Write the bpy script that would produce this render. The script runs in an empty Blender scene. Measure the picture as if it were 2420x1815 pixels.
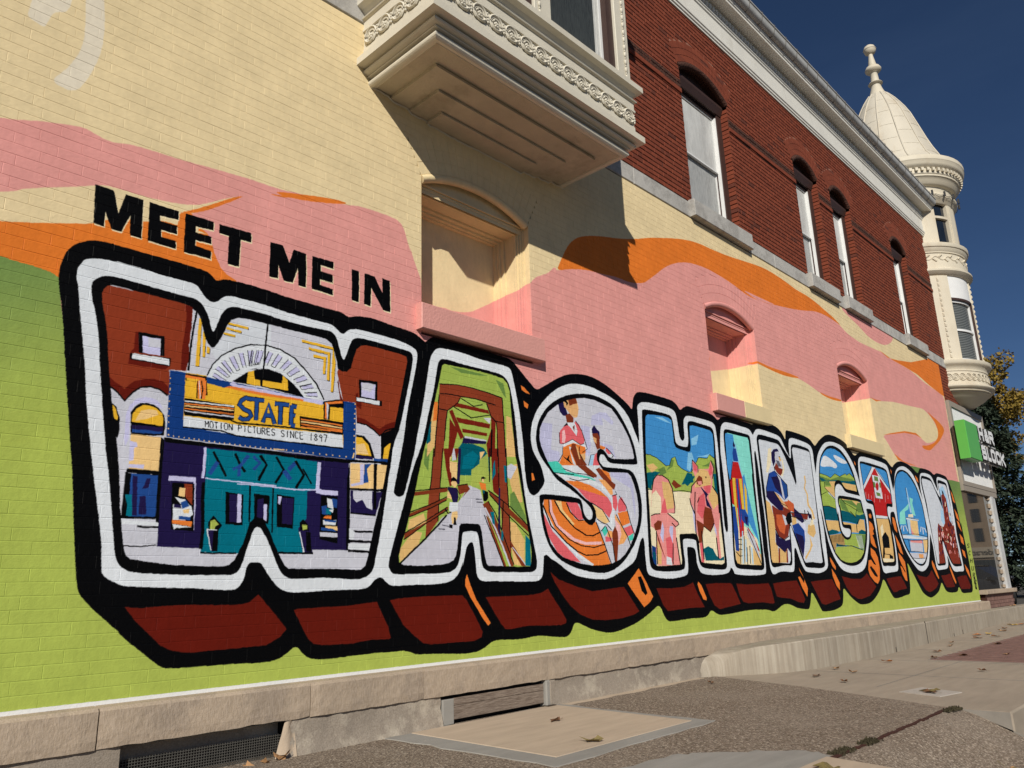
import bpy, bmesh, math, random
import numpy as np
from mathutils import Vector, Matrix
random.seed(7)
rad = math.radians
SC = bpy.context.scene
COL = SC.collection

# ------------------------------------------------------------------ camera, sky, sun, exposure
CAM_AXES = ((0.6939863, -0.7193481, -0.0303546), (-0.1647725, -0.1997216, 0.9658992), (-0.7008802, -0.6653192, -0.2571328))
cd = bpy.data.cameras.new("camera"); cam = bpy.data.objects.new("camera", cd); COL.objects.link(cam)
cd.sensor_width = 36.0; cd.lens = 1830.0 / 2420.0 * 36.0; cd.clip_start = 0.05; cd.clip_end = 900.0
cam.location = (0.0, -4.5, 0.914)
R_ = Matrix([[CAM_AXES[0][i], CAM_AXES[1][i], CAM_AXES[2][i]] for i in range(3)])
cam.rotation_euler = R_.to_euler()
SC.camera = cam
SUN = Vector((1.17, 1.0, -0.97)).normalized()            # direction the light travels
sl = bpy.data.lights.new("sun", 'SUN'); sun = bpy.data.objects.new("sun", sl); COL.objects.link(sun)
sl.energy = 5.0; sl.angle = rad(0.5); sl.color = (1.0, 0.95, 0.87)
sun.rotation_euler = SUN.to_track_quat('-Z', 'Y').to_euler(); sun.location = (-12, -14, 14)
W = bpy.data.worlds.new("World"); SC.world = W; W.use_nodes = True
wn = W.node_tree; sky = wn.nodes.new('ShaderNodeTexSky'); sky.sky_type = 'NISHITA'; sky.sun_disc = False
sky.sun_elevation = math.asin(-SUN.z); sky.sun_rotation = math.atan2(-SUN.x, -SUN.y)
sky.altitude = 1500; sky.air_density = 0.85; sky.dust_density = 0.0; sky.ozone_density = 7.0
bg = wn.nodes['Background']; bg.inputs['Strength'].default_value = 0.05
tc_ = wn.nodes.new('ShaderNodeTexCoord'); mp_ = wn.nodes.new('ShaderNodeMapping'); mp_.inputs['Scale'].default_value = (1.0, 1.0, 5.0)
nz_ = wn.nodes.new('ShaderNodeTexNoise'); nz_.inputs['Scale'].default_value = 3.2; nz_.inputs['Detail'].default_value = 6; nz_.inputs['Roughness'].default_value = 0.6
rp_ = wn.nodes.new('ShaderNodeValToRGB'); rp_.color_ramp.elements[0].position = 0.48; rp_.color_ramp.elements[0].color = (0, 0, 0, 1); rp_.color_ramp.elements[1].position = 0.8; rp_.color_ramp.elements[1].color = (0.10, 0.14, 0.20, 1)
ax_ = wn.nodes.new('ShaderNodeMix'); ax_.data_type = 'RGBA'; ax_.blend_type = 'ADD'; ax_.inputs[0].default_value = 1.0      # faint high cirrus
wn.links.new(tc_.outputs['Generated'], mp_.inputs[0]); wn.links.new(mp_.outputs[0], nz_.inputs['Vector']); wn.links.new(nz_.outputs['Fac'], rp_.inputs[0])
wn.links.new(sky.outputs[0], ax_.inputs[6]); wn.links.new(rp_.outputs[0], ax_.inputs[7]); wn.links.new(ax_.outputs[2], bg.inputs[0])
SC.view_settings.view_transform = 'Standard'; SC.view_settings.look = 'None'
SC.view_settings.gamma = 1.0; SC.view_settings.use_curve_mapping = False
SC.view_settings.exposure = -0.14

# ------------------------------------------------------------------ helpers
def tag(o, label=None, cat=None, group=None, kind=None):
    if label: o['label'] = label
    if cat: o['category'] = cat
    if group: o['group'] = group
    if kind: o['kind'] = kind
    return o
def empty(name, loc=(0, 0, 0), parent=None):
    o = bpy.data.objects.new(name, None); COL.objects.link(o); o.location = loc; o.empty_display_size = 0.2
    if parent: o.parent = parent
    return o
class MB:
    def __init__(s): s.v = []; s.f = []; s.sm = False
    def add(s, vs, fs):
        n = len(s.v); s.v += [tuple(p) for p in vs]; s.f += [tuple(n + i for i in f) for f in fs]; return s
    def box(s, x0, x1, y0, y1, z0, z1):
        return s.add([(x0,y0,z0),(x1,y0,z0),(x1,y1,z0),(x0,y1,z0),(x0,y0,z1),(x1,y0,z1),(x1,y1,z1),(x0,y1,z1)],
            [(0,3,2,1),(4,5,6,7),(0,1,5,4),(1,2,6,5),(2,3,7,6),(3,0,4,7)])
    def quad(s, a, b, c, d): return s.add([a, b, c, d], [(0, 1, 2, 3)])
    def bevbox(s, x0, x1, y0, y1, z0, z1, b=0.004):
        # block whose front (-y) face has a chamfered rim
        return s.add([(x0+b,y0,z0+b),(x1-b,y0,z0+b),(x1-b,y0,z1-b),(x0+b,y0,z1-b),(x0,y0+b,z0),(x1,y0+b,z0),(x1,y0+b,z1),(x0,y0+b,z1),
            (x0,y1,z0),(x1,y1,z0),(x1,y1,z1),(x0,y1,z1)],
            [(0,1,2,3),(4,5,1,0),(5,6,2,1),(6,7,3,2),(7,4,0,3),(4,8,9,5),(5,9,10,6),(6,10,11,7),(7,11,8,4)])
    def facebrick(s, x0, x1, y0, y1, z0, z1, l=.004, r=.0015, t=.005, b=.001, d=.0024):
        # slopes shaped to catch sun as bright joint lines: wide top and left, tight elsewhere
        return s.add([(x0+l,y0,z0+b),(x1-r,y0,z0+b),(x1-r,y0,z1-t),(x0+l,y0,z1-t),(x0,y0+d,z0),(x1,y0+d,z0),(x1,y0+d,z1),(x0,y0+d,z1),
            (x0,y1,z0),(x1,y1,z0),(x1,y1,z1),(x0,y1,z1)],
            [(0,1,2,3),(4,5,1,0),(5,6,2,1),(6,7,3,2),(7,4,0,3),(4,8,9,5),(5,9,10,6),(6,10,11,7),(7,11,8,4)])
    def lathe(s, prof, cx, cy, n=24, a0=0.0, a1=2*math.pi):
        full = abs(a1 - a0 - 2*math.pi) < 1e-6; m = n if full else n + 1; vs = []
        for r, z in prof:
            for k in range(m):
                a = a0 + (a1 - a0) * k / n; vs.append((cx + r*math.cos(a), cy + r*math.sin(a), z))
        fs = []
        for i in range(len(prof) - 1):
            for k in range(n):
                k2 = (k + 1) % m
                fs.append((i*m + k, i*m + k2, (i+1)*m + k2, (i+1)*m + k))
        return s.add(vs, fs)
    def arcbox(s, cx, cy, r0, r1, a0, a1, z0, z1, n=8):
        vs = []
        for k in range(n + 1):
            a = a0 + (a1 - a0) * k / n; c, d = math.cos(a), math.sin(a)
            vs += [(cx+r0*c, cy+r0*d, z0), (cx+r1*c, cy+r1*d, z0), (cx+r1*c, cy+r1*d, z1), (cx+r0*c, cy+r0*d, z1)]
        fs = [(0, 1, 2, 3), (4*n+3, 4*n+2, 4*n+1, 4*n)]
        for k in range(n):
            b = 4*k
            for j in range(4): fs.append((b+j, b+4+j, b+4+(j+1) % 4, b+(j+1) % 4))
        return s.add(vs, fs)
    def extr(s, prof, x0, x1, cap=True):
        # closed profile of (y, z) swept along x
        n = len(prof); s.add([(x0, y, z) for y, z in prof] + [(x1, y, z) for y, z in prof],
            [(i, (i+1) % n, n + (i+1) % n, n + i) for i in range(n)] + ([tuple(range(n))[::-1], tuple(range(n, 2*n))] if cap else []))
        return s
    def tube(s, pts, r, n=6, closed=False):
        pts = [Vector(p) for p in pts]; m = len(pts); vs = []
        for i, p in enumerate(pts):
            t = (pts[(i+1) % m] - pts[i-1]) if closed else (pts[min(m-1, i+1)] - pts[max(0, i-1)])
            t.normalize(); u = t.cross(Vector((0, 0, 1)))
            if u.length < 0.01: u = t.cross(Vector((0, 1, 0)))
            u.normalize(); w = t.cross(u); rr = r[i] if isinstance(r, (list, tuple)) else r
            for k in range(n):
                a = 2*math.pi*k/n; vs.append(p + u*math.cos(a)*rr + w*math.sin(a)*rr)
        fs = []
        for i in range(m if closed else m - 1):
            j = (i + 1) % m
            for k in range(n): fs.append((i*n+k, i*n+(k+1) % n, j*n+(k+1) % n, j*n+k))
        if not closed: fs += [tuple(range(n))[::-1], tuple(range((m-1)*n, m*n))]
        return s.add(vs, fs)
    def ball(s, c, rx, ry, rz, n=8, m=6):
        vs = []; fs = []
        for i in range(m + 1):
            t = math.pi*i/m
            for k in range(n):
                a = 2*math.pi*k/n; vs.append((c[0]+rx*math.sin(t)*math.cos(a), c[1]+ry*math.sin(t)*math.sin(a), c[2]+rz*math.cos(t)))
        for i in range(m):
            for k in range(n): fs.append((i*n+k, (i+1)*n+k, (i+1)*n+(k+1) % n, i*n+(k+1) % n))
        return s.add(vs, fs)
    def mesh(s, name, mat, smooth=None):
        me = bpy.data.meshes.new(name); me.from_pydata([tuple(v) for v in s.v], [], s.f)
        if mat: me.materials.append(mat)
        bm = bmesh.new(); bm.from_mesh(me); bmesh.ops.recalc_face_normals(bm, faces=bm.faces); bm.to_mesh(me); bm.free()
        if smooth is not None:
            me.polygons.foreach_set('use_smooth', [True]*len(me.polygons))
            try: me.set_sharp_from_angle(angle=rad(smooth))
            except Exception: pass
        me.update(); return me
    def build(s, name, mat, parent=None, smooth=None, kind=None, label=None):
        o = bpy.data.objects.new(name, s.mesh(name, mat, smooth)); COL.objects.link(o)
        if parent: o.parent = parent
        tag(o, label, kind=kind); return o
def inst(name, me, parent, loc=(0, 0, 0), rot=None, scale=None):
    o = bpy.data.objects.new(name, me); COL.objects.link(o); o.location = loc
    if parent: o.parent = parent
    if rot: o.rotation_euler = rot
    if scale: o.scale = scale
    return o
MI = np.array(CAM_AXES)                                   # rows: right, up, back
def project(p):
    d = np.array(p) - np.array((0, -4.5, 0.914)); c = MI @ d
    z = -c[2]
    if z < 0.1: return None
    return 1210 + 1830*c[0]/z, 907.5 - 1830*c[1]/z, z

# ------------------------------------------------------------------ materials
class NT:
    def __init__(s, name, rough=0.7, spec=0.3):
        s.m = bpy.data.materials.new(name); s.m.use_nodes = True; s.t = s.m.node_tree
        s.b = s.t.nodes['Principled BSDF']; s.b.inputs['Roughness'].default_value = rough
        s.b.inputs['Specular IOR Level'].default_value = spec
    def n(s, ty, **kw):
        o = s.t.nodes.new(ty)
        for k, v in kw.items():
            if k in o.inputs: o.inputs[k].default_value = v
            else: setattr(o, k, v)
        return o
    def l(s, a, b): s.t.links.new(a, b)
    def pos(s, sc=(1, 1, 1)):
        g = s.n('ShaderNodeNewGeometry'); m = s.n('ShaderNodeMapping'); m.inputs['Scale'].default_value = sc
        s.l(g.outputs['Position'], m.inputs[0]); return m.outputs[0]
    def noise(s, scale, detail=4, rough=0.55, vec=None, sc=(1, 1, 1)):
        o = s.n('ShaderNodeTexNoise'); o.inputs['Scale'].default_value = scale; o.inputs['Detail'].default_value = detail
        o.inputs['Roughness'].default_value = rough; s.l(vec or s.pos(sc), o.inputs['Vector']); return o.outputs['Fac']
    def ramp(s, fac, stops):
        r = s.n('ShaderNodeValToRGB'); e = r.color_ramp.elements
        while len(e) > 1: e.remove(e[-1])
        e[0].position = stops[0][0]; e[0].color = tuple(stops[0][1]) + (1,)
        for p, c in stops[1:]: x = e.new(p); x.color = tuple(c) + (1,)
        s.l(fac, r.inputs[0]); return r.outputs[0]
    def mix(s, fac, a, b, mode='MIX'):
        o = s.n('ShaderNodeMix'); o.data_type = 'RGBA'; o.blend_type = mode
        for i, v in ((0, fac), (6, a), (7, b)):
            if isinstance(v, (int, float)): o.inputs[i].default_value = v
            elif isinstance(v, tuple): o.inputs[i].default_value = v + (1,)
            else: s.l(v, o.inputs[i])
        return o.outputs[2]
    def bump(s, h, dist=0.002, strength=1.0, normal=None):
        o = s.n('ShaderNodeBump'); o.inputs['Distance'].default_value = dist; o.inputs['Strength'].default_value = strength
        s.l(h, o.inputs['Height'])
        if normal: s.l(normal, o.inputs['Normal'])
        return o.outputs[0]
    def done(s, col=None, nrm=None, rough=None):
        if col is not None:
            if isinstance(col, tuple): s.b.inputs['Base Color'].default_value = col + (1,)
            else: s.l(col, s.b.inputs['Base Color'])
        if nrm: s.l(nrm, s.b.inputs['Normal'])
        if rough is not None: s.l(rough, s.b.inputs['Roughness'])
        return s.m
def mul(c, k): return tuple(min(1, x*k) for x in c)
def paint(name, c, var=0.12, scale=3.0, rough=0.6, bumpd=0.0015, bscale=60, dirt=None, dirtamt=0.4):
    t = NT(name, rough); n1 = t.noise(scale, 5); col = t.ramp(n1, [(0.25, mul(c, 1-var)), (0.75, mul(c, 1+var))])
    if dirt:
        n2 = t.noise(2.2, 8, 0.7, sc=(1, 1, 0.35)); f = t.ramp(n2, [(0.52, (0, 0, 0)), (0.72, (dirtamt,)*3)])
        col = t.mix(f, col, dirt)
    h = t.noise(bscale, 3); return t.done(col, t.bump(h, bumpd))
M = {}
M['bay'] = paint('bay_paint', (0.63, 0.585, 0.475), 0.05, 4, 0.55, 0.002, 90, (0.30, 0.24, 0.17), 0.25)
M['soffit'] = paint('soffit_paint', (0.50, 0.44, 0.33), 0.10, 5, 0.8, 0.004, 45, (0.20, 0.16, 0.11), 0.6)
M['cornice'] = paint('cornice_paint', (0.72, 0.70, 0.63), 0.06, 3, 0.5, 0.0015, 60, (0.33, 0.29, 0.22), 0.35)
M['turret'] = paint('turret_paint', (0.60, 0.54, 0.42), 0.06, 2.5, 0.55, 0.002, 30, (0.40, 0.27, 0.14), 0.35)
M['dome'] = paint('dome_paint', (0.57, 0.52, 0.42), 0.07, 1.7, 0.5, 0.003, 12, (0.42, 0.33, 0.22), 0.5)
M['metal'] = paint('gutter_metal', (0.42, 0.42, 0.40), 0.12, 6, 0.4, 0.001, 40, (0.2, 0.17, 0.13), 0.5)
M['white'] = paint('white_sash_paint', (0.72, 0.72, 0.70), 0.04, 8, 0.45)
M['brown'] = paint('brown_frame_paint', (0.055, 0.03, 0.024), 0.1, 8, 0.5)
M['dark'] = paint('dark_void', (0.012, 0.011, 0.010), 0.1, 5, 0.9)
M['green'] = paint('green_sign_plastic', (0.10, 0.40, 0.07), 0.03, 3, 0.35, 0.0002)
M['letter'] = paint('letter_white', (0.78, 0.78, 0.76), 0.02, 3, 0.4)
M['trimdark'] = paint('letter_return', (0.05, 0.05, 0.05), 0.05, 3, 0.5)
M['tanframe'] = paint('tan_metal_frame', (0.30, 0.26, 0.21), 0.06, 3, 0.5)
M['alu'] = paint('worn_aluminium', (0.52, 0.53, 0.53), 0.12, 9, 0.45, 0.001, 40, (0.35, 0.28, 0.18), 0.6)
M['bark'] = paint('bark', (0.06, 0.045, 0.032), 0.3, 12, 0.9, 0.02, 25)
def mk_redbrick():
    t = NT('red_brick', 0.85, 0.2); oi = t.n('ShaderNodeObjectInfo')
    wh = t.n('ShaderNodeTexWhiteNoise'); wh.noise_dimensions = '3D'
    v = t.pos((1/0.216, 1.0, 1/0.0665)); fl = t.n('ShaderNodeVectorMath', operation='FLOOR'); t.l(v, fl.inputs[0]); t.l(fl.outputs[0], wh.inputs[0])
    c = t.ramp(wh.outputs['Value'], [(0.0, (0.165, 0.036, 0.018)), (0.35, (0.20, 0.045, 0.022)), (0.88, (0.235, 0.054, 0.026)), (0.93, (0.15, 0.036, 0.02)), (0.975, (0.10, 0.03, 0.02)), (1.0, (0.075, 0.026, 0.02))])
    n = t.noise(45, 6, 0.7); c = t.mix(0.35, c, t.ramp(n, [(0.3, (0.10, 0.028, 0.015)), (0.7, (0.28, 0.075, 0.04))]))
    return t.done(c, t.bump(n, 0.004))
M['redbrick'] = mk_redbrick()
M['mortar2'] = paint('tight_red_joint', (0.30, 0.13, 0.085), 0.2, 20, 0.95)
M['sillpink'] = paint('pink_painted_sill', (0.66, 0.315, 0.27), 0.04, 4, .55, .004, 50); M['sillcream'] = paint('cream_painted_sill', (0.72, 0.585, 0.33), 0.04, 4, .55, .004, 50)
M['darkwire'] = paint('dark_wire', (0.09, 0.085, 0.075), 0.2, 20, 0.6)
M['hanger'] = paint('dark_gutter_hanger', (0.10, 0.09, 0.075), 0.2, 20, 0.6)
M['mortar'] = paint('dark_red_mortar', (0.055, 0.020, 0.013), 0.2, 20, 0.95)
M['roughband'] = paint('rough_dark_stone', (0.07, 0.028, 0.018), 0.35, 25, 0.95, 0.03, 35)
def mk_stone(name, c, c2, sc=1.5, streak=True):
    t = NT(name, 0.9, 0.15); n1 = t.noise(sc, 8, 0.65); col = t.ramp(n1, [(0.3, mul(c, .82)), (0.5, c), (0.72, mul(c, 1.12))])
    n2 = t.noise(3.3, 7, 0.7); col = t.mix(t.ramp(n2, [(0.5, (0, 0, 0)), (0.6, (0.7,)*3)]), col, c2)
    n3 = t.noise(120, 3, 0.6, sc=(1, 1, 0.25) if streak else (1, 1, 1)); col = t.mix(0.12, col, t.ramp(n3, [(0.3, (0.05, 0.04, 0.03)), (0.7, (0.9, 0.8, 0.7))]))
    n4 = t.noise(14, 8, 0.7)
    return t.done(col, t.bump(n3, 0.003, 0.7, t.bump(n4, 0.012, 0.6)))
M['limestone'] = mk_stone('tooled_limestone', (0.405, 0.315, 0.225), (0.30, 0.235, 0.175))
M['beltstone'] = mk_stone('grey_belt_stone', (0.43, 0.42, 0.39), (0.27, 0.26, 0.24), 2.5, False)
M['found'] = mk_stone('rough_foundation', (0.27, 0.225, 0.175), (0.46, 0.40, 0.31), 2.2, False)
def mk_ledge():
    t = NT('streaked_concrete', 0.9, 0.15); n1 = t.noise(2.0, 6, 0.6); n2 = t.noise(16, 5, 0.75, sc=(1, 0.3, 0.03)); n3 = t.noise(90, 4)
    c = t.ramp(n2, [(0.36, (0.245, 0.205, 0.155)), (0.5, (0.33, 0.285, 0.225)), (0.64, (0.43, 0.385, 0.31))])
    c = t.mix(0.35, c, t.ramp(n1, [(0.3, (0.2, 0.17, 0.13)), (0.7, (0.45, 0.39, 0.3))])); return t.done(c, t.bump(n3, 0.003))
M['ledge'] = mk_ledge()
def mk_agg():
    t = NT('exposed_aggregate', 0.95, 0.12); v = t.pos((1, 1, 1))
    vo = t.n('ShaderNodeTexVoronoi'); vo.inputs['Scale'].default_value = 95; t.l(v, vo.inputs['Vector'])
    c = t.ramp(vo.outputs['Color'], [(0.0, (0.10, 0.075, 0.055)), (0.45, (0.20, 0.155, 0.115)), (0.72, (0.27, 0.215, 0.16)), (0.9, (0.50, 0.42, 0.33))])
    n = t.noise(1.4, 6, 0.6); c = t.mix(t.ramp(n, [(0.45, (0, 0, 0)), (0.7, (0.5,)*3)]), c, (0.30, 0.25, 0.195))
    n3 = t.noise(120, 3, 0.7, sc=(0.6, 1, 1)); n5 = t.noise(70, 3, 0.7, sc=(1, 0.7, 1)); c = t.mix(t.ramp(n3, [(0.60, (0, 0, 0)), (0.66, (0.9,)*3)]), c, (0.62, 0.54, 0.44))
    c = t.mix(t.ramp(n5, [(0.34, (0.85,)*3), (0.42, (0, 0, 0))]), c, (0.045, 0.032, 0.023))
    return t.done(c, t.bump(vo.outputs['Distance'], 0.006, 0.8, t.bump(n3, 0.004)))
M['agg'] = mk_agg()
def mk_conc(name, c, var=0.12):
    t = NT(name, 0.92, 0.15); n1 = t.noise(0.9, 8, 0.6); n2 = t.noise(9, 5, 0.6, sc=(0.25, 1.3, 1)); n3 = t.noise(150, 3)
    col = t.ramp(n1, [(0.3, mul(c, 1-var)), (0.7, mul(c, 1+var))]); col = t.mix(0.3, col, t.ramp(n2, [(0.35, mul(c, .75)), (0.65, mul(c, 1.2))]))
    col = t.mix(t.ramp(n3, [(0.28, (0.5,)*3), (0.36, (0, 0, 0))]), col, mul(c, .5)); return t.done(col, t.bump(n3, 0.002))
M['slab'] = mk_conc('pale_concrete', (0.47, 0.375, 0.275), .06)
M['walk'] = mk_conc('walk_concrete', (0.335, 0.28, 0.215), .12)
M['cement'] = mk_conc('grey_cement', (0.29, 0.275, 0.245), .12)
M['patch'] = mk_conc('pale_patch', (0.42, 0.38, 0.33), .1)
M['asphalt'] = mk_conc('street_asphalt', (0.095, 0.088, 0.078), .2)
M['kerb'] = mk_conc('kerb_concrete', (0.26, 0.235, 0.20), .15)
M['paver'] = paint('paver_brick', (0.185, 0.105, 0.085), 0.3, 9, 0.9, 0.002, 80)
M['woodp'] = None
def mk_wood():
    t = NT('weathered_plank', 0.9, 0.1); n = t.noise(14, 8, 0.75, sc=(0.7, 1, 9)); n2 = t.noise(2, 4)
    c = t.ramp(n, [(0.35, (0.115, 0.085, 0.065)), (0.5, (0.21, 0.165, 0.13)), (0.68, (0.33, 0.27, 0.215))]); return t.done(c, t.bump(n, 0.004))
M['woodp'] = mk_wood()
def glass(name, c, rough=0.05, spec=0.8, streak=None):
    t = NT(name, rough, spec)
    n = t.noise(7, 4, 0.6, sc=(1, 1, 0.3)); col = t.ramp(n, [(0.3, mul(c, .8)), (0.7, mul(c, 1.2))])
    if streak: n2 = t.noise(30, 5, 0.7, sc=(3.2, 3.2, 0.25)); col = t.mix(streak, col, t.ramp(n2, [(0.35, mul(c, .45)), (0.65, mul(c, 1.6))]))
    return t.done(col)
M['gl_hi'] = glass('screened_glass_pale', (0.56, 0.56, 0.53), 0.35, 0.4, 0.22)
M['gl_lo'] = glass('screened_glass_grey', (0.36, 0.365, 0.35), 0.35, 0.4, 0.5)
M['gl_dk'] = glass('dark_screened_glass', (0.05, 0.055, 0.05), 0.2, 0.6, 0.6)
M['gl_blk'] = glass('dark_glass', (0.01, 0.014, 0.02), 0.03, 0.8)
M['gl_shop'] = glass('shop_glass', (0.035, 0.032, 0.028), 0.02, 1.0)
M['blind'] = paint('blind_slat', (0.16, 0.17, 0.165), 0.05, 9, 0.5)

# ------------------------------------------------------------------ the mural, painted from its own plan on the wall (x along the wall, z up, in mm)
PAL = dict(cream=(216,196,153), halo=(226,210,172), pink=(211,146,138), orange=(212,114,42), orange2=(218,118,48), green=(161,175,80), green2=(150,172,78),
 dgreen=(98,128,62), black=(3,3,4), white=(207,212,216), lgray=(190,191,200), lgray2=(198,202,208), lgray3=(186,186,196), gray1=(214,203,182), gray2=(95,95,105),
 redb=(131,52,28), dred=(92,22,10), dred2=(110,30,16), brown=(130,56,32), brown2=(118,50,26), brownr=(124,46,30), dredr=(178,32,30), orangeb=(190,90,50),
 yellow=(219,170,46), dyellow=(212,176,60), ochre=(170,136,84), tan=(212,174,112), cream2=(224,188,128), creamw=(224,212,178), tanskin=(212,164,110),
 navy=(16,54,116), navy2=(30,68,132), navy3=(30,64,140), indigo=(28,20,62), teal=(0,104,122), teal2=(0,82,96), teal3=(70,190,168), aqua=(130,210,196),
 lav=(186,184,216), lav2=(206,206,224), lav3=(180,180,206), lblue=(160,196,220), skyb=(62,136,194), skyl=(128,184,216),
 rose=(212,94,100), pinkw=(226,176,176), pigpink=(220,140,134), orangel=(226,160,96))
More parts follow.
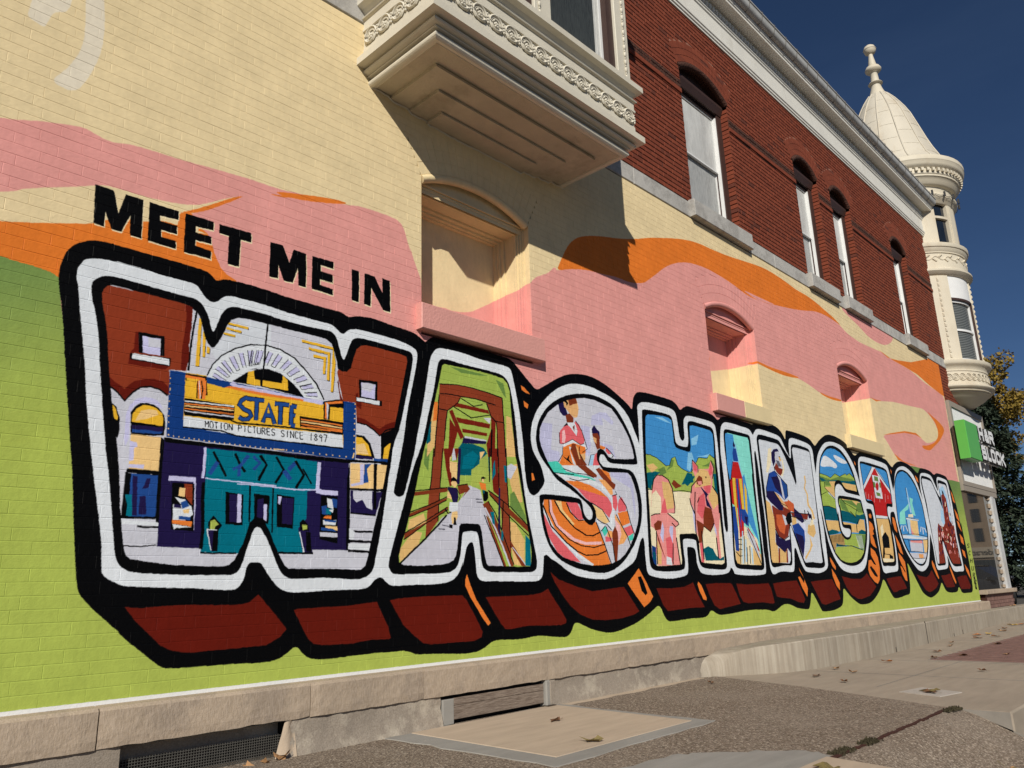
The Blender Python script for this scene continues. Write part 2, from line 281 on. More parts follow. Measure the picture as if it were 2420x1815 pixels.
OPS = '''~gray1 841,4271 834,4212 830,4155 855,4143 919,4125 929,4158 953,4256 1021,4287 1043,4394 1035,4466 833,4340
~gray1 1101,4507 1123,4299 1128,4142 1111,4058 1083,3979 1042,3894 994,3824 1025,3795 1110,3793 1153,3860 1199,3993 1229,4141 1231,4314 1215,4440 1195,4566
~pink 549,3381 778,3471 839,3486 965,3536 1084,3568 1181,3595 1271,3572 1339,3562 1451,3596 1586,3608 1710,3613 1864,3628 2063,3649 2254,3664 2456,3669 2573,3692 3006,3746 3102,3780 3273,3789 3422,3795 3498,3781 3545,3730 3576,3633 3616,3541 3601,3605 3638,3502 3688,3402 3719,3338 3725,3206 4266,3358 4365,3340 4585,3374 4757,3475 4936,3581 5031,3678 5111,3760 5198,3803 5288,3847 5401,3955 5422,3910 5639,3997 5920,4066 6153,4087 6419,4130 6649,4127 6919,4190 7017,4249 7221,4391 7435,4547 7704,4678 7978,4759 8312,4803 8597,4806 8891,4792 9193,4760 9503,4709 9843,4729 10394,4798 9317,4769 9707,4722 10018,4744 10392,4799 10874,4869 11295,4942 11799,5055 12257,5090 12769,5054 13064,4961 13621,4920 14238,4942 14761,4963 15283,4916 16295,4900 17028,4790 17843,4734 18364,4704 18266,2835 18758,2314 18179,1423 1438,1186 1159,2637 877,2654 522,2616 563,2953
~cream 659,2976 829,3043 889,3070 936,3103 985,3126 1086,3169 1206,3219 1274,3253 1344,3280 1457,3283 1558,3285 1735,3305 1860,3336 1945,3380 2075,3467 2185,3522 1991,3359 1830,3172 683,2788
=pink 1849,3275 1897,3303 1994,3367 2093,3444 2185,3523 2259,3516 2294,2914 2170,2910 2101,2935 2063,2967 2016,3048 1985,3134 1936,3182 1853,3229
=orange 726,2844 849,2881 913,2897 1024,2929 1134,2964 1239,2997 1297,3019 1294,3018 1330,3025 1356,3060 1492,3115 1562,3121 1592,3132 1667,3165 1766,3167 1774,3243 1801,3274 1850,3273 1872,3235 1904,3204 1957,3173 1985,3134 2016,3048 2063,2967 2101,2935 2170,2910 2183,2805 1159,2637 874,2677 520,2637
=cream 1880,3195 1900,3197 1902,3171 1957,3168 1883,3154
~orange 1769,3252 1824,3282 1895,3329 1991,3396 2091,3471 2190,3528 2144,3485 2043,3404 1945,3330 1849,3276 1802,3258
~orange 2357,3603 2468,3630 2574,3669 2575,3651 2459,3613
~orange 2378,3631 2573,3685 2888,3760 3037,3766 2781,3687 2542,3633
~orange 5422,3910 5482,4025 5623,4254 5760,4373 5916,4447 6197,4535 6534,4610 6897,4727 7139,4823 7492,4931 7811,5025 8199,5108 8600,5130 8965,5160 9454,5223 9801,5273 10159,5307 10525,5303 10902,5278 11141,5249 11527,5255 11854,5231 12281,5162 12579,5122 12869,5031 12769,5054 12257,5090 11799,5055 11295,4942 10874,4869 10392,4799 10018,4744 9707,4722 9317,4769 10394,4798 9843,4729 9503,4709 9193,4760 8891,4792 8597,4806 8312,4803 7978,4759 7704,4678 7435,4547 7221,4391 7017,4249 6919,4190 6649,4127 6419,4130 6153,4087 5920,4066 5639,3997
~pink 12942,5393 13196,5327 13740,5230 14067,5135 14496,5106 14973,5144 15382,5294 15557,5448 14987,5489 14474,5522 13852,5521 13257,5495
~cream 8253,3567 8502,3582 8894,3607 9556,3768 9924,3747 10395,3740 10823,3777 11162,3738 11507,3677 11830,3648 12388,3672 12903,3773 13769,3941 14135,3941 14892,4045 15910,4112 16711,4178 17280,4019 17515,3755 17209,3585 16566,3448 16284,3504 15942,3576 15270,3530 14614,3426 14055,3312 14211,3240 14450,3062 14716,2928 15265,2793 12138,2405 9598,2455 9163,2841 8970,2956 8812,3140 8262,3134
=orange 8258,3592 8444,3604 8660,3579 8496,3548 8251,3558
~orange 9449,3774 9599,3794 9931,3775 10329,3793 10829,3798 10822,3773 10392,3730 9997,3733 9626,3754
~orange 11511,3687 11837,3669 12396,3695 12357,3657 11972,3633 11639,3648
=orange 13710,3943 14013,3945 14275,3974 14000,3913
~orange 16869,4175 17237,4094 17632,4039 17997,3909 17481,3617 16855,3390 16655,3317 16262,3313 16181,3379 16544,3407 17097,3533 17453,3720 17414,3957
=orange 14060,3324 14616,3431 15277,3543 15948,3589 16290,3518 15929,3550 15261,3510 14605,3406
=orange 14510,4986 15007,4912 15592,4976 16388,5091 17114,5272 17796,5447 18515,5456 18633,4689 18182,4704 17437,4777 16678,4890 15925,4910 15283,4916
=orange 14507,3045 14927,2949 15689,2925 15325,2916 14658,2946
=green 351,2672 873,2686 961,2679 1052,2674 1119,2663 1152,2648 1427,1295 13667,1769 15321,2896 15566,2904 15829,2904 16002,2914 16262,2821 17585,2813 17873,2830 18345,2830 23297,2766 20831,-207 4576,-45 550,310
=halo 1285,3255 1386,3256 1393,3241 1426,3118 1456,3253 1558,3254 1562,3171 1567,3004 1502,3002 1494,3126 1451,3009 1397,3009 1355,3108 1356,3011 1300,3013
=halo 1595,3253 1773,3252 1775,3195 1665,3186 1666,3153 1771,3155 1773,3096 1677,3095 1681,3051 1772,3052 1774,2998 1604,3000
=halo 1816,3255 2001,3259 2000,3198 1887,3189 1888,3149 1990,3151 1994,3101 1892,3095 1892,3059 1997,3054 1999,2997 1823,2995
=halo 2038,3256 2261,3264 2264,3197 2189,3193 2188,3000 2111,2997 2106,3193 2040,3193
=halo 2402,3245 2495,3249 2551,3137 2580,3245 2676,3241 2686,3113 2684,2990 2626,2990 2618,3117 2583,2996 2514,2994 2468,3096 2472,2996 2404,2994
=halo 2727,3241 2903,3247 2905,3191 2799,3190 2801,3143 2900,3145 2903,3081 2797,3083 2799,3040 2905,3035 2907,2988 2732,2993
=halo 3063,3238 3125,3238 3131,3082 3130,2992 3069,2993
=halo 3178,3236 3269,3236 3344,3119 3341,3240 3414,3239 3421,2983 3353,2985 3241,3135 3237,2988 3178,2989
=black 1281,3262 1381,3263 1389,3248 1421,3125 1452,3260 1553,3262 1558,3178 1563,3011 1497,3010 1489,3134 1447,3016 1393,3016 1350,3115 1351,3018 1295,3021
=black 1590,3260 1768,3260 1770,3203 1660,3193 1661,3160 1766,3162 1769,3103 1673,3103 1676,3058 1767,3059 1769,3006 1599,3008
=black 1811,3263 1996,3267 1995,3206 1882,3196 1883,3157 1985,3158 1989,3109 1887,3103 1887,3066 1992,3062 1994,3004 1818,3003
=black 2033,3264 2255,3272 2258,3205 2184,3201 2183,3008 2106,3005 2101,3201 2035,3201
=black 2396,3254 2490,3257 2545,3146 2574,3253 2670,3250 2680,3122 2678,2999 2621,2999 2612,3125 2578,3004 2509,3002 2463,3104 2467,3004 2399,3002
=black 2721,3249 2897,3256 2899,3200 2793,3199 2795,3152 2894,3153 2897,3090 2791,3092 2793,3049 2899,3043 2901,2997 2727,3002
=black 3056,3247 3119,3247 3125,3091 3124,3001 3063,3002
=black 3171,3246 3263,3245 3338,3129 3334,3250 3407,3248 3414,2992 3347,2994 3234,3144 3230,2997 3172,2998
~black 1154,2640 1152,2668 1158,2738 1176,2800 1173,2799 1208,2857 1259,2896 1307,2916 1368,2928 1485,2926 1651,2924 1795,2924 1947,2920 1985,2914 2011,2896 2041,2868 2087,2897 2171,2904 2271,2905 2418,2901 2523,2890 2670,2890 2808,2885 2943,2889 2992,2883 3037,2863 3091,2885 3175,2901 3279,2907 3413,2892 3560,2887 3645,2879 3693,2862 3756,2828 3760,2827 3807,2869 3839,2889 3879,2901 3936,2904 4145,2906 4275,2910 4409,2893 4547,2887 4679,2882 4727,2874 4784,2846 4879,2772 4976,2704 5054,2646 5140,2696 5059,2648 5178,2712 5311,2788 5401,2833 5484,2869 5596,2900 5728,2919 5862,2921 5968,2909 6114,2874 6262,2821 6412,2755 6473,2725 6537,2676 6550,2756 6570,2812 6609,2864 6668,2895 6759,2905 6836,2910 7070,2910 7288,2906 7360,2892 7418,2862 7446,2838 7476,2811 7559,2862 7628,2886 7760,2888 7961,2877 8141,2869 8223,2851 8262,2830 8312,2807 8382,2854 8461,2879 8613,2890 8844,2886 9033,2880 9130,2877 9190,2865 9244,2908 9306,2923 9301,2920 9510,2941 9686,2948 9862,2937 9964,2908 10060,2852 10119,2774 10136,2844 10162,2920 10230,2926 10520,2925 10817,2908 10934,2886 11006,2850 11084,2794 11179,2860 11335,2942 11513,3014 11657,3041 11842,3045 12093,3022 12295,2977 12376,2927 12475,2860 12592,2803 12729,2861 12874,2901 13087,2915 13523,2911 13920,2897 14053,2885 14143,2834 14285,2771 14366,2824 14542,2892 14737,2929 14951,2935 15247,2905 15469,2840 15651,2781 15754,2854 15809,2897 15933,2911 16241,2913 16476,2895 16641,2835 16795,2886 16949,2899 17431,2883 17518,2832 17624,2746 17722,2577 17812,2395 17866,2153 17904,1888 17951,2013 17975,1725 18013,1462 18044,1188 18012,917 17975,671 17880,590 17615,591 17179,588 17100,678 17002,722 16914,623 16522,616 16213,639 16112,707 16000,827 15891,742 15734,645 15326,561 15140,571 14867,646 14759,734 14617,869 14456,1022 14276,1179 14296,1051 14269,818 14225,698 14156,644 13984,639 13694,606 13449,598 13358,629 13229,746 13065,923 12966,838 12856,753 12723,685 12569,621 12357,561 12050,552 11909,570 11683,657 11542,735 11419,816 11375,655 11316,564 11087,521 10849,508 10624,509 10584,540 10494,641 10348,792 10298,667 10234,573 10182,555 9980,572 9850,587 9688,634 9562,647 9452,633 9339,596 9218,565 9112,583 8998,600 8862,601 8676,612 8006,578 7867,591 7753,650 7672,586 7588,569 7352,573 7174,568 6953,560 6894,569 6841,609 6766,737 6643,679 6386,581 6065,516 5924,510 5790,531 5678,554 5582,586 5438,638 5396,562 5338,511 5198,519 4948,550 4785,529 4600,536 4451,543 4377,511 4305,477 4193,464 4058,471 3800,491 3677,493 3581,528 3511,530 3330,531 3167,530 2912,520 2814,537 2765,565 2715,624 2660,585 2597,550 2518,538 2354,545 2191,550 2035,551 1909,555 1879,570 1764,661 1660,743 1630,779 1528,864 1442,948 1424,988 1407,1069 1389,1185 1332,1616 1304,1768 1245,2134 1207,2375 1183,2508 1168,2560
~white 1244,2668 1240,2707 1250,2744 1270,2785 1294,2801 1363,2818 1420,2824 1576,2825 1632,2819 1717,2813 1804,2815 1894,2815 1925,2801 1959,2759 1985,2734 2024,2719 2054,2731 2078,2758 2108,2786 2146,2795 2278,2796 2424,2792 2514,2781 2630,2778 2789,2776 2891,2776 2931,2760 2964,2731 2997,2724 3016,2739 3036,2765 3085,2784 3152,2792 3325,2789 3459,2788 3561,2775 3646,2758 3679,2725 3679,2679 3665,2591 3600,2322 3569,2169 3556,2053 3513,1854 3488,1746 3463,1640 3463,1612 3507,1591 3469,1100 3362,1031 3313,1019 3290,994 3258,966 3211,951 3119,950 2969,950 2825,944 2687,939 2633,945 2579,969 2538,1005 2496,1057 2455,1114 2435,1126 2372,1125 2360,1108 2350,1075 2341,1024 2318,991 2325,995 2297,970 2255,964 2149,970 2007,981 1819,988 1665,996 1615,1011 1564,1037 1538,1062 1531,1081 1518,1216 1497,1326 1473,1442 1449,1543 1437,1600 1402,1779 1372,1935 1348,2093 1333,2201 1302,2361 1278,2495 1260,2604
~white 3806,2685 3822,2732 3854,2780 3890,2805 3935,2813 4059,2819 4186,2818 4317,2804 4452,2800 4590,2802 4685,2799 4723,2786 4741,2754 4766,2661 4815,2462 4844,2261 4863,2061 4869,1896 4879,1798 4904,1728 4941,1697 5079,1686 5104,1450 5068,1190 5055,1092 5042,1015 4989,982 4873,977 4496,987 4334,986 4284,1012 4264,1093 4276,1032 4263,1154 4249,1253 4237,1289 4204,1282 4171,1252 4145,1153 4120,1090 4138,1153 4102,1073 4053,1014 3972,981 3802,971 3615,971 3460,966 3413,985 3366,1031 3310,1018 3353,1280 3389,1549 3463,1608 3512,1592 3547,1614 3575,1672 3618,1817 3661,1966 3676,2055 3713,2208 3759,2427 3790,2606
~white 4956,2216 4968,2289 5002,2387 5081,2500 5214,2623 5349,2715 5477,2772 5588,2802 5719,2816 5862,2815 6006,2792 6154,2766 6263,2732 6381,2666 6478,2583 6549,2458 6612,2356 6649,2213 6713,2117 6658,1799 6577,1386 6521,1359 6470,1261 6404,1151 6271,1093 6143,1044 6018,1003 5899,983 5674,993 5481,1021 5358,1068 5259,1127 5161,1165 5122,1190 5093,1200 5068,1183 4969,1240 4942,1625 4926,1689 4985,1699 5036,1729 5127,1823 5106,1882 5042,1964 4984,2072 4961,2151
~white 6633,2692 6633,2732 6659,2762 6707,2788 6787,2801 6938,2811 7115,2810 7273,2806 7344,2788 7377,2758 7398,2649 7406,2546 7422,2485 7462,2459 7502,2474 7523,2525 7520,2623 7529,2701 7552,2740 7608,2768 7714,2777 7943,2775 8150,2770 8217,2749 8237,2700 8248,2538 8248,2318 8226,2156 8226,1870 8217,1589 8228,1505 8261,1483 8283,1313 8273,1085 8227,1040 8167,1022 8037,1009 7841,1007 7687,1016 7606,1034 7564,1086 7541,1146 7543,1249 7524,1287 7469,1302 7387,1304 7368,1289 7364,1213 7363,1111 7352,1044 7322,1011 7208,991 6989,975 6798,987 6656,1008 6603,1032 6589,1087 6583,1205 6585,1325 6577,1372 6557,1384 6526,1363 6467,1394 6556,1768 6626,2366 6632,2548
~white 8352,2699 8376,2748 8429,2792 8508,2814 8674,2817 8906,2808 9065,2805 9124,2781 9171,2735 9228,2729 9215,2569 9173,2533 9153,2445 9135,2126 9125,1925 9129,1624 9120,1278 9137,1132 9124,1035 9096,1008 8884,995 8582,998 8343,1012 8332,1048 8292,1085 8217,1085 8189,1403 8261,1483 8295,1508 8302,1592 8303,1970 8269,2060 8292,2322 8314,2546
~white 9183,2734 9238,2792 9296,2828 9417,2839 9657,2832 9868,2820 9971,2795 10027,2730 10109,2621 10197,2533 10196,2664 10220,2786 10268,2821 10358,2836 10591,2829 10829,2812 10943,2780 10985,2713 10977,2552 10990,2395 11023,2100 10993,1811 11020,1652 11012,1388 11008,1179 10994,1096 10899,1045 10737,1015 10610,1008 10371,1022 10255,1033 10198,1077 10145,1136 10084,1243 10040,1331 10008,1340 9977,1310 9950,1174 9917,1058 9863,1025 9711,1035 9583,1040 9474,1032 9384,1009 9320,1002 9274,1024 9242,1097 9242,1263 9250,1542 9238,1825 9230,1920 9222,2098 9221,2371 9209,2495 9184,2528 9076,2591 9121,2714
~white 10990,2395 11080,2580 11145,2685 11289,2800 11450,2891 11619,2927 11806,2941 12083,2924 12251,2856 12426,2728 12566,2566 12643,2369 12660,2182 12837,2072 12832,2064 12770,1989 12769,1905 12757,1714 12718,1536 12560,1301 12429,1129 12305,1050 12106,1007 11897,999 11672,1015 11513,1042 11394,1096 11248,1222 11137,1369 11075,1580 11026,1834 10988,1918 10938,2094 10962,2270
~white 12696,2698 12725,2757 12785,2804 12879,2828 13056,2836 13489,2831 13885,2814 14013,2792 14072,2738 14111,2572 14151,2378 14155,2104 14047,1992 13967,2000 13864,1983 13818,1943 13789,1847 13787,1658 13854,1610 13857,1376 13834,1145 13792,1025 13611,1013 13342,1001 13182,988 13106,1020 13077,1099 13064,1365 13038,1723 13021,1879 12995,1969 12941,1989 12795,1990 12752,1974 12632,2004 12552,2107 12650,2175 12659,2384 12670,2567
~white 14151,2378 14242,2453 14327,2609 14419,2718 14554,2790 14756,2841 14942,2851 15144,2822 15359,2746 15510,2599 15618,2426 15700,2299 15886,1986 15909,1825 15784,1685 15623,1403 15448,1148 15313,1078 15160,1029 14993,1008 14820,1031 14672,1098 14491,1213 14322,1345 14177,1524 14110,1684 14076,1855 14089,1715 14064,1906 13982,2095
~white 15700,2299 15657,2503 15725,2701 15783,2781 15884,2817 16129,2832 16368,2824 16487,2784 16597,2658 16745,2501 16748,2635 16756,2749 16827,2811 16946,2826 17386,2804 17469,2781 17519,2633 17544,2345 17538,1944 17485,1711 17549,1432 17574,1153 17584,1042 17516,998 17246,1005 17046,992 16869,1012 16772,1098 16676,1247 16604,1311 16614,1204 16570,1098 16452,1051 16163,1041 15915,1028 15840,1078 15840,1200 15846,1458 15806,1633 15738,1819 15749,1980
~black 3569,2149 3556,2053 3513,1854 3488,1746 3463,1640 3463,1612 3507,1591 3551,1604 3568,1647 3612,1792 3675,2052 3694,2166
~black 4832,2320 4856,2166 4864,1948 4868,1882 4892,1785 4918,1721 4946,1697 4985,1699 5036,1729 5127,1823 5106,1882 5080,1968 4984,2072 4961,2151 4956,2216 4966,2316 4836,2408
~black 8245,2158 8236,1871 8226,1589 8232,1506 8261,1481 8295,1508 8302,1592 8313,1971 8313,2164 8292,2617 8263,2614
=black 9158,2500 9190,2535 9203,2520 9219,2412 9235,2133 9239,2100 9226,1710 9251,1922 9248,1826 9250,1542 9242,1263 9230,1034 9122,1025 9137,1132 9120,1278 9129,1624 9125,1925 9130,2129 9153,2445
~black 10984,1907 11000,1833 11020,1652 11012,1388 11008,1179 11000,1075 11278,1075 11248,1222 11137,1369 11075,1580 11023,1866
~black 12770,1989 12769,1905 12757,1714 12718,1536 12560,1301 12429,1129 12500,1073 13106,1020 13077,1099 13064,1365 13038,1723 13021,1879 12995,1969 12941,1989 12795,1990 12752,1974 12714,1847
~black 13818,1943 13864,1983 13967,2000 14043,1982 14064,1906 14089,1715 14110,1684 14177,1524 14322,1345 14297,1174 13952,1043 13792,1025 13834,1145 13857,1376 13854,1610 13787,1658 13789,1847
=black 15795,1675 15806,1633 15846,1458 15840,1200 15840,1078 15421,1098 15448,1148 15623,1403 15784,1685
~black 1326,2610 1323,2650 1331,2678 1359,2706 1388,2721 1450,2732 1612,2725 1783,2719 1889,2720 1932,2711 1964,2690 1991,2653 2014,2601 2041,2513 2065,2581 2085,2650 2113,2699 2150,2723 2195,2732 2282,2730 2427,2731 2460,2720 2678,2716 2830,2723 2893,2724 2933,2703 2959,2644 3003,2514 3033,2588 3056,2657 3079,2706 3120,2725 3196,2731 3415,2725 3580,2722 3627,2707 3638,2671 3618,2551 3555,2278 3511,2089 3459,1991 3435,1833 3411,1705 3387,1546 3349,1329 3311,1165 3296,1087 3265,1049 3218,1024 3148,1013 3003,1025 2857,1031 2684,1021 2636,1030 2595,1054 2559,1106 2522,1188 2492,1246 2464,1292 2436,1332 2409,1342 2392,1331 2376,1290 2349,1203 2329,1129 2313,1090 2291,1062 2249,1050 2086,1052 1865,1058 1694,1068 1658,1078 1626,1101 1604,1126 1591,1161 1568,1293 1551,1395 1526,1549 1520,1581 1492,1710 1469,1841 1439,2026 1413,2189 1387,2379 1361,2487 1339,2550
~black 3885,2656 3898,2696 3926,2722 3975,2730 4100,2722 4271,2722 4449,2721 4597,2717 4652,2697 4698,2656 4724,2585 4755,2419 4776,2252 4794,2015 4819,1958 4854,1698 4892,1506 4940,1316 4979,1158 4975,1089 4935,1058 4868,1052 4658,1056 4439,1055 4381,1066 4340,1096 4325,1154 4311,1272 4293,1361 4264,1372 4149,1365 4129,1350 4119,1268 4106,1182 4081,1113 4041,1073 3979,1054 3844,1049 3628,1048 3476,1044 3436,1070 3419,1107 3435,1175 3487,1337 3541,1503 3604,1702 3654,1849 3713,1972 3743,2063 3789,2249 3844,2441
~black 5025,2224 5041,2298 5074,2375 5164,2489 5279,2575 5433,2652 5571,2696 5711,2723 5854,2737 6000,2729 6147,2701 6245,2659 6339,2577 6432,2469 6504,2356 6545,2253 6564,2141 6557,2106 6234,2088 6112,2080 6055,2099 6029,2132 5993,2162 5954,2155 5926,2122 5927,2080 5963,2049 6004,2034 6190,2043 6383,2049 6446,2035 6496,2004 6540,1930 6578,1809 6590,1694 6567,1563 6519,1448 6425,1320 6311,1216 6215,1143 6086,1079 5964,1045 5847,1039 5679,1053 5518,1081 5362,1120 5242,1178 5166,1242 5111,1326 5068,1435 5046,1565 5038,1683 5050,1707 5095,1717 5249,1720 5407,1720 5570,1712 5613,1697 5632,1663 5637,1594 5667,1546 5710,1520 5744,1522 5769,1544 5778,1587 5753,1628 5700,1667 5625,1705 5561,1743 5466,1786 5372,1821 5289,1856 5240,1893 5191,1944 5152,1974 5079,2043 5042,2105 5026,2169
~black 6712,2697 6737,2717 6869,2726 7068,2731 7236,2728 7283,2710 7301,2671 7310,2568 7322,2446 7347,2408 7433,2397 7547,2399 7576,2420 7596,2499 7597,2604 7603,2676 7630,2704 7691,2720 7864,2714 8069,2708 8151,2696 8185,2656 8190,2532 8176,2311 8188,2153 8188,2058 8188,1774 8189,1495 8189,1220 8199,1130 8169,1076 8102,1062 7941,1067 7698,1077 7618,1103 7586,1163 7576,1249 7568,1345 7565,1379 7450,1390 7311,1386 7298,1356 7298,1254 7312,1145 7295,1086 7251,1061 7031,1047 6807,1051 6693,1067 6656,1111 6649,1166 6651,1286 6665,1610 6679,1943 6674,2103 6683,2295 6700,2557
~black 8416,2655 8433,2702 8475,2726 8655,2726 8935,2726 9047,2723 9091,2705 9098,2596 9093,2361 9090,2245 9084,2024 9077,1721 9101,1376 9105,1132 9076,1054 8898,1055 8696,1065 8442,1071 8372,1103 8359,1176 8369,1361 8409,1691 8421,2075 8410,2334 8404,2519
~black 9264,2691 9292,2739 9348,2766 9553,2766 9816,2760 9922,2747 9980,2691 10196,2529 10230,2549 10245,2635 10271,2715 10323,2744 10471,2754 10767,2743 10865,2727 10888,2667 10886,2526 10887,2264 10884,2022 10881,1785 10897,1595 10882,1386 10910,1158 10890,1096 10755,1071 10510,1081 10341,1082 10262,1096 10221,1155 10156,1254 10098,1371 10039,1488 9995,1576 9963,1625 9935,1604 9930,1466 9909,1270 9883,1135 9842,1108 9711,1114 9558,1106 9448,1092 9362,1085 9303,1097 9274,1143 9273,1263 9280,1496 9280,1827 9261,1985 9269,2297 9268,2533
~black 11156,2551 11219,2647 11364,2762 11524,2844 11671,2878 11833,2882 12033,2852 12197,2773 12349,2653 12462,2490 12513,2292 12602,2097 12647,1918 12707,1831 12661,1594 12520,1358 12367,1208 12153,1129 11905,1101 11707,1112 11496,1149 11309,1244 11198,1391 11108,1602 11072,1815 11063,2031 11044,2101 11073,2322
~black 12758,2704 12784,2739 12874,2750 13325,2748 13769,2735 13950,2712 13997,2662 14011,2535 14030,2389 14027,2194 14005,2096 13971,2070 13863,2074 13756,2078 13710,2004 13709,1910 13781,1843 13798,1609 13802,1376 13773,1190 13721,1108 13516,1099 13337,1108 13179,1099 13110,1117 13096,1320 13083,1589 13114,1816 13095,1937 13090,2047 13061,2068 12878,2076 12812,2095 12781,2138 12772,2301 12764,2529
~black 14247,2464 14332,2590 14450,2690 14563,2745 14727,2780 14909,2781 15107,2746 15310,2647 15466,2511 15573,2339 15641,2153 15653,1923 15693,1765 15632,1557 15550,1402 15403,1248 15254,1148 15107,1108 14949,1103 14782,1137 14630,1195 14469,1290 14325,1412 14219,1553 14152,1714 14137,1880 14177,2154
~black 15754,2660 15817,2751 15927,2769 16231,2763 16395,2743 16468,2682 16602,2536 16825,2383 16809,2516 16786,2672 16806,2741 16912,2767 17314,2746 17393,2717 17402,2567 17433,2224 17423,1883 17400,1765 17430,1430 17475,1186 17506,1109 17342,1098 16993,1092 16834,1141 16713,1247 16593,1417 16498,1598 16442,1468 16469,1203 16438,1119 16205,1114 15991,1103 15908,1139 15903,1252 15909,1511 15869,1876 15852,1984 15817,2300 15760,2510
=dred 1667,888 1751,881 1859,886 1993,890 2167,882 2325,879 2384,891 2442,935 2537,839 2643,723 2600,679 2512,638 2307,633 2029,629 1945,645 1877,677 1783,763 1722,822
=dred 2687,834 2706,840 2900,844 3084,846 3300,864 3328,863 3357,808 3424,698 3448,621 3433,614 3281,620 3128,605 2909,611 2838,624 2803,650 2766,704 2729,769
=dred 3438,871 3484,879 3677,888 3931,890 4119,887 4160,855 4255,724 4326,612 4315,573 4237,551 4059,553 3801,555 3738,568 3641,633 3557,700 3485,802
=dred 4366,867 4644,867 4900,871 5017,884 5104,917 5152,859 5266,734 5328,654 5320,627 5257,614 5035,620 4854,629 4634,615 4573,620 4529,661 4444,766
=dred 5144,1053 5249,990 5499,924 5708,881 5904,894 6108,907 6192,912 6286,813 6414,682 6331,655 6118,629 5877,623 5686,638 5517,690 5394,763 5293,855 5194,969
=dred 6734,889 7001,882 7252,893 7359,917 7427,936 7499,820 7621,675 7344,679 7066,669 6908,663 6834,722
=dred 7683,912 7902,920 8222,915 8263,896 8346,786 8415,683 8230,668 7934,643 7829,688 7740,801
=dred 8357,909 8619,894 9150,900 9205,841 9259,670 9211,660 8961,683 8603,684 8481,702 8406,784
=dred 9271,895 9582,914 9943,922 10032,825 10128,684 10076,641 9925,657 9710,704 9458,723 9337,738 9302,808
=dred 10363,901 10579,911 11068,928 11185,805 11279,653 11073,633 10752,595 10632,612 10522,729
=dred 11424,963 11781,922 12132,918 12301,961 12393,1000 12504,925 12706,798 12588,744 12401,670 12051,631 11907,640 11698,699 11541,808
=dred 13193,909 13574,932 13877,941 13996,840 14078,747 14032,739 13693,723 13575,699 13429,698 13358,743 13264,824
=dred 14665,964 14862,934 15193,911 15341,949 15533,1033 15656,927 15801,794 15646,726 15386,672 15187,659 15019,700 14905,779
=dred 16033,934 16353,941 16602,966 16682,886 16790,726 16580,714 16260,720 16159,789
=dred 17023,893 17308,917 17670,925 17763,819 17854,707 17744,665 17154,671 17089,753
=orange2 4171,1043 4204,963 4265,852 4342,760 4414,672 4389,653 4340,700 4202,873 4151,959 4152,1003
=orange2 6453,1083 6566,949 6665,809 6609,761 6502,715 6393,810 6254,941 6352,1007
=orange2 7534,942 7594,900 7679,768 7669,744 7609,757 7544,846 7516,915
=orange2 10050,1090 10139,989 10249,821 10205,714 10090,824 9998,966 10055,973 10149,889 10182,931 10074,1040
=orange2 11095,1227 11176,1169 11258,1096 11242,1049 11151,1096 11097,1169
=orange2 11103,1070 11219,981 11317,875 11294,771 11195,836 11109,971
=orange2 12793,1763 12866,1742 12935,1590 12831,1575 12914,1459 12963,1377 12829,1410 12750,1455 12760,1561 12750,1655
=orange2 12705,1384 12861,1328 12954,1235 12968,1072 12894,898 12787,837 12670,867 12517,959 12475,1050 12546,1187 12646,1199 12746,1130 12839,1118 12674,1268
=orange2 12830,1896 12904,1917 12942,1889 12922,1840 12844,1849
=orange2 13892,1848 14019,1853 14032,1758 14023,1648 13921,1697 13899,1772
=orange2 13896,1611 13987,1538 14084,1446 14151,1286 14027,1323 13943,1443
=orange2 13929,1321 14076,1248 14182,1174 14181,1052 14159,856 14069,876 13973,969 13927,1108 14002,1089 14110,991 14135,1015 13995,1136 13927,1228
=orange2 13897,1904 13989,1893 14011,1789 14043,1676 13948,1711 13879,1803
=orange2 12803,1798 12922,1757 12964,1678 12834,1603 12914,1498 12918,1446 12759,1477 12760,1601
=orange2 4853,2658 4893,2648 4970,2596 4920,2599 4861,2618
=orange2 4881,2524 4945,2498 4928,2458 4889,2473
=orange2 4949,1886 4971,1888 4990,1833 4953,1822
=orange2 15648,1205 15734,1129 15891,894 15860,869 15762,936 15617,1098 15610,1159
=orange2 16645,1119 16758,1013 16915,809 16863,767 16749,875 16654,1024
=orange2 17662,2002 17804,1973 17875,1826 17887,1780 17713,1889
=orange2 17701,1740 17889,1654 17884,1516 17715,1570
=orange2 17670,1434 17845,1391 17861,1255 17713,1310
=orange2 17687,1142 17893,1019 17940,839 17828,919 17723,1008
=orange2 17599,2604 17693,2528 17783,2347 17647,2386
=orange2 17635,2235 17809,2127 17859,1979 17683,2052
=orange2 12539,2725 12584,2688 12570,2650 12535,2683
=orange2 14170,2736 14225,2701 14187,2648
=orange2 15467,2739 15589,2690 15611,2606 15499,2640
=black 6428,1000 6484,1006 6530,937 6574,843 6538,825 6477,870
=black 12552,1084 12609,1107 12741,1038 12837,956 12811,934 12708,958 12608,1027
